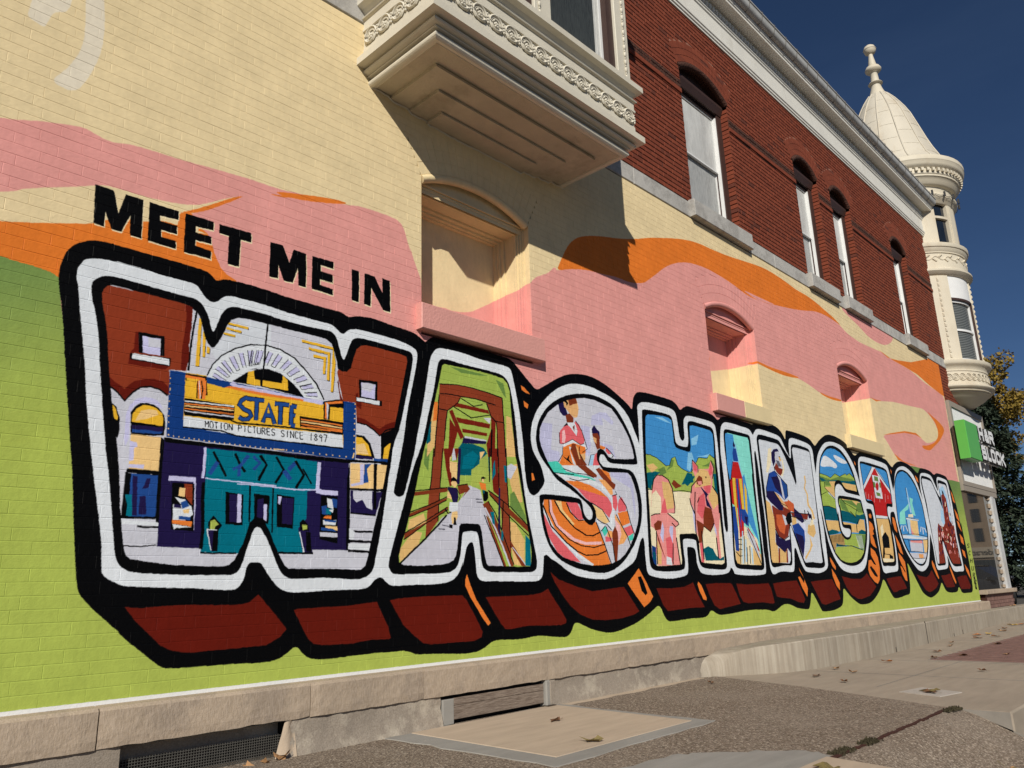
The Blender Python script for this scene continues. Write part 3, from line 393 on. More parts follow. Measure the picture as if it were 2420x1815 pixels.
#clip 1381,2613 1389,2641 1404,2663 1434,2677 1508,2676 1672,2672 1845,2667 1903,2656 1938,2627 1959,2594 1975,2542 1991,2495 2012,2450 2038,2427 2057,2431 2079,2464 2101,2513 2133,2597 2156,2635 2200,2659 2252,2667 2431,2666 2325,2665 2414,2665 2606,2662 2794,2662 2856,2657 2904,2632 2929,2574 2951,2507 2961,2460 2997,2446 3037,2453 3069,2484 3091,2563 3114,2633 3147,2669 3197,2683 3327,2684 3506,2679 3571,2669 3580,2629 3562,2549 3501,2270 3458,2082 3433,1988 3400,1829 3369,1647 3329,1495 3291,1361 3268,1262 3246,1171 3224,1106 3185,1078 3039,1083 2891,1087 2749,1085 2640,1089 2612,1106 2576,1159 2554,1200 2525,1252 2502,1305 2466,1362 2432,1391 2400,1398 2358,1365 2343,1300 2322,1237 2295,1180 2273,1140 2245,1112 2210,1101 2082,1103 1914,1109 1781,1124 1672,1142 1650,1157 1638,1182 1627,1223 1610,1320 1590,1449 1596,1403 1574,1585 1549,1743 1521,1874 1493,2007 1463,2170 1431,2389 1413,2471 1390,2552
=lgray 1164,2790 3318,3449 3359,926 1360,973
=lgray2 2220,2656 2431,2666 2439,2520 2232,2464 2081,2346 2034,2399
=redb 1353,2669 1904,2681 1905,2588 1896,2247 1794,2237 1806,2084 1795,2080 1748,2109 1692,2117 1640,2103 1601,2069 1563,2012 1519,2055 1476,2081 1462,2168
=dred 1858,2660 1903,2659 1901,2599 1907,2526 1897,2462 1906,2312 1885,2245 1861,2249 1858,2393 1866,2486 1870,2580
=dred 1470,2136 1503,2111 1536,2092 1555,2078 1576,2109 1605,2134 1656,2157 1710,2167 1766,2159 1802,2125 1800,2081 1748,2109 1692,2117 1640,2103 1601,2069 1563,2012 1519,2055 1476,2076
=lav 1579,1800 1576,1937 1592,1994 1625,2033 1666,2051 1720,2048 1755,2030 1779,2000 1752,2001 1723,2017 1685,2021 1643,2010 1613,1989 1599,1945 1604,1803 1589,1752
=black 1474,2077 1516,2051 1563,2007 1604,2065 1642,2099 1692,2112 1746,2104 1795,2076 1800,2085 1750,2113 1693,2122 1638,2108 1597,2072 1562,2017 1522,2059 1478,2086
=black 1899,2650 1925,2636 1914,2548 1905,2434 1902,2252 1913,2252 1917,2435 1926,2548 1937,2640 1906,2662
=dred 1560,2228 1565,2297 1583,2330 1584,2429 1603,2431 1612,2307 1575,2300 1571,2259 1797,2261 1766,2232
=black 1600,2430 1749,2436 1759,2313 1612,2307
=lav 1624,2412 1728,2414 1734,2311 1635,2312
=lgray 1657,2410 1729,2408 1733,2361 1662,2352
=black 1565,2297 1798,2309 1798,2258 1568,2258
=white 1578,2296 1788,2304 1792,2263 1578,2266
=black 1952,2595 1968,2592 1973,2287 1949,2286 1949,2438
=yellow 1949,2598 1965,2596 1970,2291 1946,2289 1946,2442
=black 1982,2520 2001,2474 2004,2351 1989,2351
=yellow 1979,2524 1998,2478 2001,2355 1986,2355
=black 2013,2427 2032,2419 2032,2381 2014,2381
=yellow 2011,2431 2029,2423 2029,2385 2011,2385
=black 2145,2611 2277,2609 2276,2593 2139,2597
=yellow 2142,2615 2274,2613 2273,2596 2136,2601
=black 2131,2576 2231,2573 2229,2559 2129,2563
=yellow 2128,2580 2228,2577 2226,2563 2126,2566
=black 2115,2537 2191,2538 2191,2523 2112,2525
=yellow 2112,2541 2188,2542 2188,2527 2109,2529
=black 2667,2608 2920,2606 2943,2494 2931,2281 2911,2280 2916,2587 2672,2592
=yellow 2664,2613 2916,2610 2940,2498 2927,2285 2908,2284 2913,2592 2668,2596
=black 2725,2565 2898,2562 2897,2357 2876,2356 2877,2543 2726,2548
=yellow 2721,2570 2894,2567 2893,2361 2873,2361 2874,2547 2722,2553
=black 2765,2520 2866,2521 2862,2399 2842,2395 2845,2502 2765,2503
=yellow 2761,2525 2862,2525 2859,2403 2838,2399 2842,2506 2762,2507
=white 2024,2243 2053,2316 2109,2389 2201,2452 2296,2497 2423,2517 2301,2499 2402,2516 2506,2508 2615,2470 2706,2399 2792,2319 2856,2221 2700,2210 2654,2263 2587,2311 2514,2351 2431,2358 2344,2349 2279,2324 2358,2348 2275,2307 2195,2242 2148,2185
=lav 2060,2244 2067,2267 2135,2238 2126,2220
=black 2056,2243 2135,2215 2137,2219 2058,2247
=black 2069,2265 2147,2231 2149,2234 2071,2268
=lav 2075,2294 2091,2316 2157,2272 2145,2257
=black 2070,2294 2154,2250 2156,2253 2072,2297
=black 2092,2313 2168,2262 2170,2265 2095,2316
=black 2156,2250 2170,2262 2168,2265 2154,2253
=lav 2110,2340 2128,2362 2183,2302 2171,2287
=black 2105,2341 2178,2278 2181,2282 2109,2345
=black 2128,2359 2192,2289 2195,2292 2131,2361
=lav 2158,2383 2187,2403 2226,2331 2206,2317
=black 2154,2386 2211,2306 2214,2309 2157,2388
=black 2186,2399 2232,2317 2235,2319 2190,2401
=black 2213,2306 2234,2316 2233,2320 2212,2309
=lav 2218,2423 2247,2436 2270,2356 2249,2346
=black 2215,2426 2252,2334 2256,2335 2218,2428
=black 2246,2432 2273,2340 2277,2342 2250,2433
=lav 2280,2450 2310,2461 2315,2376 2294,2367
=black 2276,2454 2294,2354 2299,2355 2281,2456
=black 2308,2457 2314,2360 2318,2360 2312,2458
=black 2296,2353 2316,2358 2316,2362 2296,2356
=lav 2343,2467 2373,2473 2358,2388 2337,2382
=black 2339,2472 2333,2369 2340,2370 2347,2472
=black 2371,2470 2353,2373 2357,2372 2375,2470
=lav 2372,2473 2342,2468 2327,2382 2354,2388
=black 2370,2478 2348,2376 2355,2375 2377,2478
=black 2339,2465 2323,2366 2327,2366 2343,2464
=black 2351,2377 2324,2368 2325,2364 2352,2374
=lav 2308,2462 2321,2464 2309,2378 2298,2375
=black 2306,2466 2293,2362 2300,2362 2312,2467
=black 2318,2461 2305,2362 2309,2362 2322,2461
=lav 2356,2471 2389,2477 2369,2394 2340,2386
=black 2355,2476 2336,2374 2340,2374 2359,2476
=black 2386,2474 2363,2378 2367,2378 2390,2474
=black 2338,2372 2365,2376 2365,2380 2338,2375
=lav 2425,2477 2458,2475 2424,2396 2398,2396
=black 2423,2482 2391,2384 2397,2383 2429,2481
=black 2454,2472 2416,2382 2420,2381 2458,2471
=lav 2494,2472 2529,2461 2483,2391 2453,2397
=black 2494,2477 2445,2387 2449,2385 2499,2476
=black 2525,2459 2473,2379 2477,2377 2529,2458
=black 2446,2384 2474,2376 2476,2380 2448,2388
=lav 2568,2449 2602,2436 2546,2376 2517,2384
=black 2569,2454 2508,2375 2511,2373 2572,2451
=black 2598,2435 2535,2366 2538,2364 2601,2432
=lav 2634,2412 2663,2390 2597,2343 2573,2359
=black 2636,2416 2563,2352 2566,2350 2638,2414
=black 2659,2390 2584,2336 2587,2333 2662,2387
=black 2563,2349 2584,2333 2587,2336 2566,2352
=lav 2694,2365 2722,2340 2648,2305 2624,2324
=black 2697,2369 2613,2320 2615,2316 2699,2365
=black 2718,2341 2634,2301 2636,2297 2720,2337
=lav 2752,2313 2774,2287 2695,2265 2675,2284
=black 2755,2318 2663,2283 2665,2276 2757,2311
=black 2771,2289 2680,2263 2681,2259 2772,2285
=black 2662,2279 2679,2260 2682,2262 2665,2281
=lav 2793,2259 2810,2234 2729,2226 2713,2244
=black 2798,2264 2701,2246 2701,2239 2798,2257
=black 2807,2235 2714,2226 2714,2222 2807,2231
=black 2028,2242 2056,2314 2112,2386 2202,2451 2297,2494 2424,2516 2301,2505 2401,2513 2504,2505 2612,2467 2702,2397 2787,2317 2852,2215 2861,2221 2796,2324 2710,2404 2618,2476 2508,2514 2402,2523 2301,2495 2423,2525 2295,2503 2198,2459 2107,2392 2049,2318 2020,2244
=black 2189,2235 2275,2304 2358,2346 2447,2365 2292,2329 2344,2347 2431,2358 2515,2347 2594,2306 2654,2259 2700,2210 2556,2220 2384,2234 2220,2231 2454,2229 2202,2231
=yellow 2291,2316 2326,2329 2338,2248 2298,2244
=yellow 2336,2273 2376,2274 2378,2236 2338,2235
=yellow 2290,2310 2328,2330 2342,2268 2372,2267 2374,2235 2284,2236
=yellow 2536,2335 2573,2308 2580,2236 2392,2238 2393,2277 2532,2280
=black 2404,2667 2395,2526 2392,2394 2381,2234 2393,2235 2404,2395 2407,2527 2416,2669
=navy 1797,2235 1891,2237 2861,2205 3011,2232 3120,2236 3123,1825 1810,1835
=yellow 1891,2237 2021,2242 2028,2195 2148,2185 2222,2197 2488,2190 2850,2186 3012,2225 3022,1899 1902,1905
=lav 2221,2219 2385,2218 2557,2211 2707,2208 2849,2207 2843,2179 2701,2184 2488,2183 2223,2188 2172,2213 2195,2236
=orange2 2142,2187 2179,2202 2314,2203 2456,2204 2222,2197 2420,2195 2701,2196 2694,2183 2421,2176 2223,2179 2457,2185 2315,2181
=black 1891,2234 2022,2236 2036,2118 1995,2112 1983,2193 1895,2190
=orange2 1892,2225 2013,2226 2027,2128 2006,2125 1994,2204 1894,2205
=yellow 1899,2206 1976,2210 1988,2122 1971,2119 1959,2195 1901,2191
=orange2 1967,2200 2023,2210 2025,2092 1978,2091
=black 1990,2204 2000,2145 1995,2091 2002,2091 2007,2146 1996,2205
=black 1963,2199 1968,2093 1975,2093 1970,2200
=white 1976,2201 1990,2090 1995,2091 1981,2203
=black 2853,2207 3015,2249 3017,2181 2908,2175 2907,2083 2858,2083
=orange2 2865,2201 3007,2236 3008,2217 2888,2192 2884,2087 2867,2088
=lgray 2876,2204 2896,2187 2892,2085 2884,2087
=black 1897,2081 2186,2083 2214,2076 2214,1990 1902,1985
=white 1899,2067 2210,2080 2209,2071 1900,2059
=orange2 1900,2051 2211,2066 2210,2057 1901,2043
=cream2 1901,2038 2211,2054 2211,2045 1902,2030
=orange2 1903,2022 2213,2029 2212,2021 1903,2014
=lgray 1904,2006 2214,2013 2213,2004 1905,1998
=black 2673,2078 3016,2081 3019,1996 2680,2004
=orange2 2683,2063 3009,2063 3009,2052 2684,2054
=cream2 2684,2047 3009,2046 3010,2035 2684,2038
=orange2 2685,2030 3010,2029 3010,2018 2685,2021
=orange2 2686,2010 3010,2018 3010,2007 2686,2001
=white 1902,1974 2237,1962 3011,1992 3022,1899 2242,1896 1902,1908
=black 1905,1977 2191,1982 2236,1969 2567,1984 3014,1990 3015,2002 2568,1995 2237,1980 2193,1992 1905,1987
=black 1899,1900 2135,1906 2242,1887 2572,1890 3020,1892 3021,1902 2573,1899 2242,1896 2136,1915 1900,1908
=black 2039,1921 2036,1960 2031,1959 2034,1920
=black 2032,1958 2043,1937 2048,1939 2036,1961
=black 2048,1937 2057,1959 2052,1961 2043,1939
=black 2052,1959 2055,1920 2060,1921 2057,1960
=black 2073,1922 2068,1932 2063,1929 2068,1919
=black 2068,1931 2067,1950 2062,1950 2063,1930
=black 2067,1949 2070,1959 2065,1961 2062,1951
=black 2067,1957 2080,1958 2080,1963 2068,1963
=black 2078,1959 2083,1949 2087,1952 2083,1961
=black 2082,1950 2084,1930 2089,1931 2088,1951
=black 2084,1931 2080,1921 2085,1920 2089,1930
=black 2083,1923 2071,1923 2070,1918 2083,1918
=black 2109,1921 2106,1961 2101,1960 2104,1921
=black 2093,1958 2114,1958 2114,1963 2093,1963
=black 2140,1921 2137,1962 2131,1961 2134,1921
=black 2163,1922 2158,1933 2153,1930 2158,1920
=black 2159,1932 2157,1952 2152,1951 2153,1931
=black 2157,1951 2161,1961 2156,1962 2152,1952
=black 2158,1959 2171,1959 2171,1964 2158,1964
=black 2169,1961 2174,1950 2178,1953 2173,1963
=black 2173,1951 2175,1931 2180,1932 2179,1952
=black 2175,1932 2171,1922 2176,1921 2180,1931
=black 2174,1924 2161,1924 2161,1919 2174,1919
=black 2190,1922 2187,1962 2182,1962 2185,1921
=black 2182,1961 2206,1920 2211,1923 2187,1964
=black 2212,1922 2209,1963 2203,1962 2206,1921
=black 2252,1922 2250,1964 2244,1963 2247,1921
=black 2246,1960 2266,1959 2267,1964 2247,1966
=black 2264,1961 2265,1944 2271,1945 2269,1962
=black 2268,1947 2248,1945 2248,1940 2268,1942
=black 2295,1922 2292,1964 2287,1964 2289,1922
=black 2334,1963 2315,1967 2314,1962 2332,1958
=black 2312,1965 2309,1943 2314,1943 2317,1964
=black 2309,1942 2314,1921 2320,1923 2314,1944
=black 2318,1919 2335,1924 2334,1929 2317,1925
=black 2359,1923 2356,1965 2351,1965 2353,1922
=black 2342,1962 2365,1963 2365,1968 2342,1968
=black 2372,1965 2374,1926 2380,1927 2378,1966
=black 2376,1924 2387,1920 2390,1925 2378,1929
=black 2390,1920 2401,1924 2399,1929 2388,1925
=black 2403,1927 2400,1966 2395,1966 2397,1926
=black 2413,1923 2410,1966 2404,1966 2407,1922
=black 2407,1963 2428,1959 2429,1965 2408,1969
=black 2425,1962 2424,1947 2430,1947 2431,1962
=black 2427,1949 2408,1947 2409,1942 2427,1944
=black 2415,1943 2430,1921 2435,1924 2420,1946
=black 2464,1970 2441,1969 2440,1964 2463,1964
=black 2437,1966 2440,1922 2446,1923 2443,1967
=black 2443,1920 2466,1920 2466,1926 2443,1925
=black 2441,1942 2460,1942 2460,1948 2442,1947
=black 2499,1963 2487,1970 2484,1965 2496,1959
=black 2483,1969 2473,1960 2477,1956 2487,1966
=black 2473,1957 2477,1946 2482,1948 2478,1959
=black 2478,1945 2494,1938 2497,1943 2481,1950
=black 2492,1940 2495,1929 2501,1931 2498,1942
=black 2497,1932 2486,1925 2489,1921 2500,1927
=black 2489,1925 2477,1931 2474,1926 2486,1920
=black 2567,1965 2555,1971 2552,1966 2564,1960
=black 2551,1971 2541,1961 2545,1957 2555,1967
=black 2540,1958 2544,1947 2550,1949 2546,1961
=black 2546,1946 2562,1939 2565,1944 2549,1951
=black 2560,1941 2563,1929 2569,1931 2566,1942
=black 2564,1932 2554,1926 2557,1921 2568,1928
=black 2557,1926 2545,1931 2542,1926 2554,1921
=black 2593,1924 2591,1970 2585,1969 2587,1923
=black 2616,1924 2613,1970 2607,1969 2609,1923
=black 2608,1968 2634,1922 2640,1925 2613,1971
=black 2640,1924 2638,1971 2632,1970 2634,1923
=black 2671,1969 2651,1973 2649,1968 2669,1963
=black 2647,1971 2643,1947 2649,1947 2653,1970
=black 2643,1946 2649,1923 2655,1925 2649,1948
=black 2653,1921 2672,1926 2671,1931 2652,1927
=black 2706,1974 2681,1974 2680,1968 2705,1969
=black 2677,1971 2680,1924 2686,1924 2684,1971
=black 2682,1921 2707,1921 2708,1927 2683,1927
=black 2681,1945 2701,1945 2702,1951 2682,1950
=black 2770,1925 2768,1973 2762,1972 2764,1924
=black 2805,1951 2794,1963 2789,1959 2800,1947
=black 2794,1959 2804,1972 2799,1975 2789,1962
=black 2799,1971 2810,1959 2815,1963 2804,1975
=black 2810,1963 2800,1950 2805,1947 2815,1960
=black 2800,1950 2788,1936 2793,1933 2805,1947
=black 2788,1932 2801,1922 2806,1927 2792,1937
=black 2805,1923 2818,1932 2814,1937 2801,1927
=black 2818,1936 2805,1951 2800,1947 2813,1932
=black 2848,1957 2836,1952 2838,1947 2851,1952
=black 2840,1951 2831,1963 2826,1960 2834,1948
=black 2831,1960 2841,1972 2836,1975 2826,1963
=black 2836,1972 2847,1962 2852,1966 2841,1976
=black 2846,1964 2845,1925 2851,1925 2852,1964
=black 2862,1971 2888,1972 2889,1978 2863,1977
=black 2885,1975 2872,1925 2878,1925 2892,1974
=black 2329,2151 2285,2160 2243,2131 2229,2086 2266,2054 2304,2042 2311,2034 2300,2022 2276,2017 2255,2027 2239,1998 2271,1985 2316,1995 2345,2032 2326,2070 2284,2083 2261,2099 2269,2113 2289,2128 2318,2119
=black 2293,2123 2411,2128 2413,2161 2294,2155
=black 2344,2139 2347,2005 2381,2008 2378,2143
=black 2427,1995 2443,2109 2478,1992 2512,2006 2445,2142 2394,2000
=black 2426,2034 2479,2034 2482,2068 2429,2067
=black 2486,2120 2590,2124 2593,2158 2489,2154
=black 2513,2136 2515,1999 2550,2003 2549,2141
=black 2595,2143 2592,2006 2629,2009 2631,2146
=black 2605,2123 2645,2119 2653,2154 2614,2158
=black 2608,2061 2638,2058 2645,2092 2615,2095
=black 2608,1991 2641,1990 2645,2024 2613,2025
=navy2 2327,2146 2286,2155 2247,2128 2234,2088 2269,2059 2308,2047 2316,2034 2303,2018 2275,2012 2252,2023 2241,2002 2271,1990 2314,1999 2340,2032 2322,2065 2281,2079 2256,2097 2265,2115 2288,2133 2319,2124
=navy2 2293,2128 2412,2133 2413,2156 2294,2150
=navy2 2349,2140 2352,2006 2376,2008 2373,2143
=navy2 2422,1996 2443,2114 2483,1994 2506,2004 2445,2137 2399,1999
=navy2 2427,2039 2480,2040 2481,2063 2429,2062
=navy2 2487,2125 2591,2129 2593,2153 2488,2149
=navy2 2518,2137 2520,2000 2545,2002 2543,2140
=navy2 2600,2143 2598,2007 2623,2009 2626,2145
=navy2 2607,2129 2646,2125 2652,2148 2612,2152
=navy2 2609,2066 2639,2064 2644,2087 2614,2089
=navy2 2609,1996 2641,1995 2645,2019 2612,2019
=cream2 1808,2187 1805,2182 1800,2183 1799,2188 1804,2191
=cream2 1810,2156 1807,2151 1802,2152 1802,2157 1807,2160
=cream2 1812,2125 1809,2120 1804,2121 1804,2126 1809,2129
=cream2 1812,2116 1809,2112 1804,2112 1804,2118 1809,2120
=cream2 1811,2116 1809,2111 1804,2112 1803,2117 1808,2119
=cream2 1811,2115 1808,2110 1803,2111 1803,2116 1807,2119
=cream2 1811,2092 1809,2087 1804,2088 1803,2093 1808,2096
=cream2 1813,2048 1811,2043 1806,2044 1805,2049 1810,2052
=cream2 1815,2003 1813,1999 1808,2000 1807,2005 1812,2007
=cream2 1817,1961 1815,1956 1810,1957 1809,1963 1814,1965
=cream2 1820,1924 1817,1919 1812,1920 1811,1925 1816,1927
=cream2 1822,1886 1819,1881 1814,1882 1814,1888 1818,1890
=cream2 1824,1849 1821,1844 1816,1845 1816,1850 1821,1853
=cream2 1827,1846 1824,1842 1819,1843 1819,1848 1824,1850
=cream2 1857,1845 1854,1841 1849,1842 1849,1847 1853,1849
=cream2 1887,1845 1884,1840 1879,1841 1879,1846 1883,1848
=cream2 1917,1844 1914,1839 1909,1840 1909,1845 1914,1848
=cream2 1948,1843 1945,1838 1940,1839 1939,1844 1944,1847
=cream2 1978,1842 1976,1837 1970,1838 1970,1844 1975,1846
=cream2 2010,1841 2007,1836 2001,1837 2001,1843 2006,1845
=cream2 2041,1840 2038,1835 2033,1836 2032,1842 2037,1844
=cream2 2073,1839 2070,1834 2064,1835 2064,1841 2069,1843
=cream2 2105,1838 2102,1833 2096,1834 2096,1840 2101,1842
=cream2 2137,1837 2134,1832 2129,1833 2128,1839 2133,1841
=cream2 2170,1837 2167,1832 2161,1833 2161,1839 2166,1841
=cream2 2203,1837 2200,1832 2194,1833 2194,1839 2199,1841
=cream2 2237,1837 2234,1832 2228,1833 2228,1839 2233,1841
=cream2 2271,1837 2267,1832 2262,1833 2261,1839 2267,1841
=cream2 2305,1837 2302,1832 2296,1833 2295,1838 2301,1841
=cream2 2339,1837 2336,1832 2330,1833 2330,1838 2335,1841
=cream2 2374,1837 2371,1832 2365,1833 2365,1838 2370,1841
=cream2 2409,1837 2406,1831 2400,1833 2400,1838 2406,1841
=cream2 2445,1836 2442,1831 2436,1833 2435,1838 2441,1841
=cream2 2481,1836 2477,1831 2471,1832 2471,1838 2477,1841
=cream2 2503,1837 2500,1831 2493,1833 2493,1838 2499,1841
=cream2 2511,1837 2507,1832 2501,1833 2501,1839 2507,1841
=cream2 2519,1837 2515,1832 2509,1833 2509,1839 2515,1842
=cream2 2527,1838 2523,1833 2517,1834 2517,1840 2523,1842
=cream2 2535,1838 2531,1833 2525,1834 2525,1840 2531,1842
=cream2 2543,1839 2539,1833 2533,1835 2533,1840 2539,1843
=cream2 2551,1839 2547,1834 2541,1835 2541,1841 2547,1843
=cream2 2559,1839 2555,1834 2549,1835 2549,1841 2555,1844
=cream2 2567,1840 2563,1835 2557,1836 2557,1842 2563,1844
=cream2 2575,1840 2571,1835 2565,1836 2565,1842 2571,1844
=cream2 2593,1840 2589,1835 2583,1836 2583,1842 2589,1845
=cream2 2641,1841 2638,1835 2631,1836 2631,1842 2637,1845
=cream2 2690,1841 2687,1835 2680,1837 2680,1842 2686,1845
=cream2 2740,1841 2736,1835 2730,1837 2730,1843 2736,1845
=cream2 2791,1841 2787,1835 2780,1837 2780,1843 2786,1845
=cream2 2842,1841 2838,1835 2831,1837 2831,1843 2837,1845
=cream2 2894,1841 2890,1835 2883,1837 2883,1843 2889,1845
=cream2 2946,1841 2942,1835 2935,1837 2935,1843 2942,1845
=cream2 3000,1841 2995,1836 2989,1837 2988,1843 2995,1846
=cream2 3054,1841 3050,1836 3042,1837 3042,1843 3049,1846
=cream2 3109,1841 3104,1836 3097,1837 3097,1843 3104,1846
=cream2 3121,2227 3117,2221 3109,2222 3109,2229 3117,2232
=cream2 3120,2192 3116,2185 3108,2186 3108,2193 3116,2197
=cream2 3120,2156 3115,2150 3107,2151 3107,2158 3115,2161
=cream2 3119,2121 3114,2115 3106,2116 3106,2122 3114,2126
=cream2 3118,2085 3113,2079 3105,2080 3105,2087 3113,2090
=cream2 3117,2043 3113,2037 3105,2038 3105,2045 3112,2048
=cream2 3117,1997 3113,1991 3105,1992 3105,1999 3113,2002
=cream2 3117,1951 3113,1945 3105,1946 3105,1953 3113,1956
=cream2 3118,1906 3113,1900 3105,1901 3105,1908 3113,1910
=cream2 3117,1873 3113,1867 3105,1868 3105,1875 3112,1878
=cream2 3116,1865 3112,1859 3104,1860 3104,1867 3111,1870
=cream2 3115,1857 3111,1851 3103,1853 3103,1859 3110,1862
=cream2 3114,1849 3109,1843 3102,1845 3102,1851 3109,1854
=cream2 3113,1842 3108,1836 3101,1837 3101,1844 3108,1846
=black 1611,1820 1601,1951 1619,1987 1648,2011 1685,2019 1723,2014 1758,1996 1789,1955 1798,1911 1796,1840
=yellow 1611,1897 1610,1941 1630,1978 1665,2003 1697,2006 1741,1994 1774,1970 1785,1937 1785,1895 1690,1897
=cream2 1657,1970 1699,1982 1742,1983 1755,1956 1693,1925 1626,1905
=indigo 1610,1881 1789,1887 1788,1859 1615,1854
=navy2 1615,1858 1786,1861 1776,1847 1617,1837
=black 1484,2000 1500,1986 1522,1967 1546,1905 1549,1824 1544,1796 1517,1814
=yellow 1490,1985 1501,1978 1521,1956 1535,1914 1534,1898 1514,1901
=cream2 1612,1829 1780,1829 1783,1632 1618,1634
=lav 1611,1787 1648,1786 1653,1759 1638,1752 1641,1682 1616,1674
=lav 1618,1658 1701,1661 1698,1638 1617,1639
=black 1780,1829 1806,1815 1808,1659 1814,1339 1792,1343 1783,1635
=black 1610,1633 1786,1633 1785,1608 1607,1612
=black 1602,1611 1788,1608 1796,1362 1603,1357
=navy2 1633,1609 1783,1605 1787,1375 1640,1369
=teal 1614,1488 1649,1490 1660,1372 1629,1373 1629,1431
=indigo 1644,1596 1670,1593 1685,1376 1660,1375
=indigo 1691,1482 1724,1489 1736,1384 1695,1384
=indigo 1723,1586 1742,1588 1736,1533 1702,1526
=white 1601,1351 1808,1343 1807,1325 1609,1326
=black 1693,1313 1732,1309 1816,1312 1815,1323 1732,1320 1693,1324
=indigo 1799,1826 3127,1825 3071,1812 3081,1208 2815,1208 2063,1203 1810,1210
=black 1799,1830 2537,1822 2576,1816 3095,1822 3080,1799 2578,1789 2538,1800 1807,1804
=teal 2053,1794 2538,1797 2820,1785 2821,1596 2752,1583 2753,1404 2696,1341 2738,1185 2554,1191 2283,1177 2063,1184 2062,1591
=lav 2037,1796 2039,1710 2036,1612 2053,1612 2056,1710 2054,1797
=lav 2060,1610 2279,1603 2526,1597 2527,1605 2280,1611 2061,1617
=lav 2261,1592 2453,1591 2657,1583 2843,1593 2842,1601 2657,1592 2453,1599 2261,1599
=lav 2823,1783 2818,1692 2814,1596 2842,1596 2845,1692 2851,1783
=lav 1844,1583 1924,1586 2003,1586 2003,1614 1923,1613 1843,1611
=lav 1991,1596 2000,1451 2003,1308 2014,1308 2012,1452 2003,1597
=lav 2816,1577 2871,1568 2991,1569 2992,1601 2874,1599 2825,1608
=black 2090,1774 2137,1703 2181,1631 2195,1639 2150,1711 2103,1783
=navy2 2093,1634 2142,1711 2119,1724 2071,1647
=black 2230,1777 2265,1715 2303,1667 2317,1677 2279,1723 2244,1785
=navy2 2233,1672 2259,1693 2259,1641 2283,1643 2276,1709 2223,1692
=navy2 2316,1784 2281,1733 2301,1721 2336,1773
=black 2396,1781 2444,1729 2395,1628 2410,1622 2461,1730 2410,1791
=navy2 2351,1767 2395,1737 2355,1698 2372,1685 2417,1739 2366,1784
=black 2403,1781 2445,1731 2395,1642 2408,1636 2460,1731 2416,1790
=black 2509,1782 2565,1708 2511,1621 2526,1614 2583,1709 2524,1792
=navy2 2620,1703 2666,1752 2645,1768 2599,1719
=black 2647,1770 2713,1686 2658,1602 2676,1593 2733,1688 2664,1781
=black 2709,1724 2778,1628 2788,1634 2719,1730
=navy2 2564,1693 2615,1641 2638,1660 2587,1712
=navy2 2263,1680 2299,1719 2282,1732 2247,1693
=black 2342,1591 2346,1470 2350,1365 2359,1365 2356,1471 2351,1592
=black 2343,1590 2351,1381 2362,1382 2354,1590
=black 2500,1586 2507,1305 2517,1305 2511,1586
=black 2191,1542 2308,1532 2313,1345 2203,1349
=black 2385,1540 2480,1538 2483,1359 2385,1384
=black 2378,1544 2486,1533 2486,1369 2387,1389
=black 2534,1549 2661,1538 2656,1336 2542,1344
=indigo 2216,1529 2267,1530 2276,1362 2228,1362
=indigo 2403,1509 2445,1517 2445,1393 2403,1397
=indigo 2413,1508 2445,1513 2447,1415 2408,1413
=indigo 2570,1530 2656,1530 2650,1362 2580,1367
=lav 2269,1533 2294,1532 2302,1363 2275,1362
=lav 2447,1476 2470,1477 2469,1376 2449,1387
=lav 2450,1480 2468,1481 2469,1380 2448,1397
=lav 2543,1537 2569,1537 2559,1486 2544,1492
=black 1866,1573 1997,1577 2012,1300 1879,1305
=white 1880,1450 1987,1445 2002,1396 1944,1349 1885,1363
=redb 1935,1570 1985,1573 1993,1451 1949,1493
=cream2 1911,1547 1944,1545 1944,1495 1908,1501
=white 1888,1492 1947,1481 1987,1439 1924,1453
=navy2 1923,1463 1956,1476 1977,1444 1937,1428
=indigo 1886,1450 1925,1448 1932,1431 1887,1429
=cream2 1938,1420 1977,1428 1976,1403 1945,1401
=navy2 1918,1386 1987,1381 1987,1362 1920,1365
=orange2 1882,1363 2000,1357 1996,1327 1884,1341
=white 1885,1338 2002,1324 1913,1316 1897,1307
=black 2857,1563 2987,1563 2996,1250 2856,1275
=white 2904,1547 2949,1540 2955,1476 2913,1487
=navy2 2941,1546 2985,1542 2985,1484 2954,1489
=navy2 2865,1491 2905,1499 2915,1436 2869,1440
=teal 2899,1480 2947,1476 2937,1437 2900,1442
=white 2921,1468 2958,1477 2952,1451
=orange2 2893,1429 2945,1431 2942,1409 2879,1413
=white 2879,1400 2983,1404 2977,1372 2880,1372
=navy2 2887,1404 2984,1401 2976,1388 2894,1391
=cream2 2895,1366 2992,1363 2993,1335 2904,1340
=navy2 2867,1353 2955,1346 2986,1328 2867,1334
=lgray 2857,1321 2994,1319 2995,1289 2858,1293
=black 2095,1354 2127,1398 2156,1368 2182,1341 2160,1306 2101,1310
=green 2109,1363 2135,1373 2163,1346 2141,1334 2136,1308 2108,1310
=indigo 2090,1310 2163,1309 2166,1188 2124,1191
=black 2131,1305 2163,1309 2166,1188 2133,1192
=white 2089,1309 2105,1254 2121,1194 2127,1195 2111,1255 2096,1310
=white 2089,1309 2154,1308 2154,1315 2089,1316
=black 2705,1378 2729,1400 2765,1368 2778,1325 2711,1329
=green 2723,1366 2762,1361 2763,1337 2728,1331
=indigo 2708,1320 2785,1319 2808,1188 2745,1190
=black 2753,1318 2787,1319 2801,1191 2762,1194
=white 2704,1319 2724,1250 2741,1190 2749,1191 2732,1251 2712,1321
=black 2062,1175 2134,1172 2283,1175 2283,1184 2134,1181 2062,1184
=black 2562,1179 2738,1178 2812,1179 2812,1191 2738,1190 2561,1191
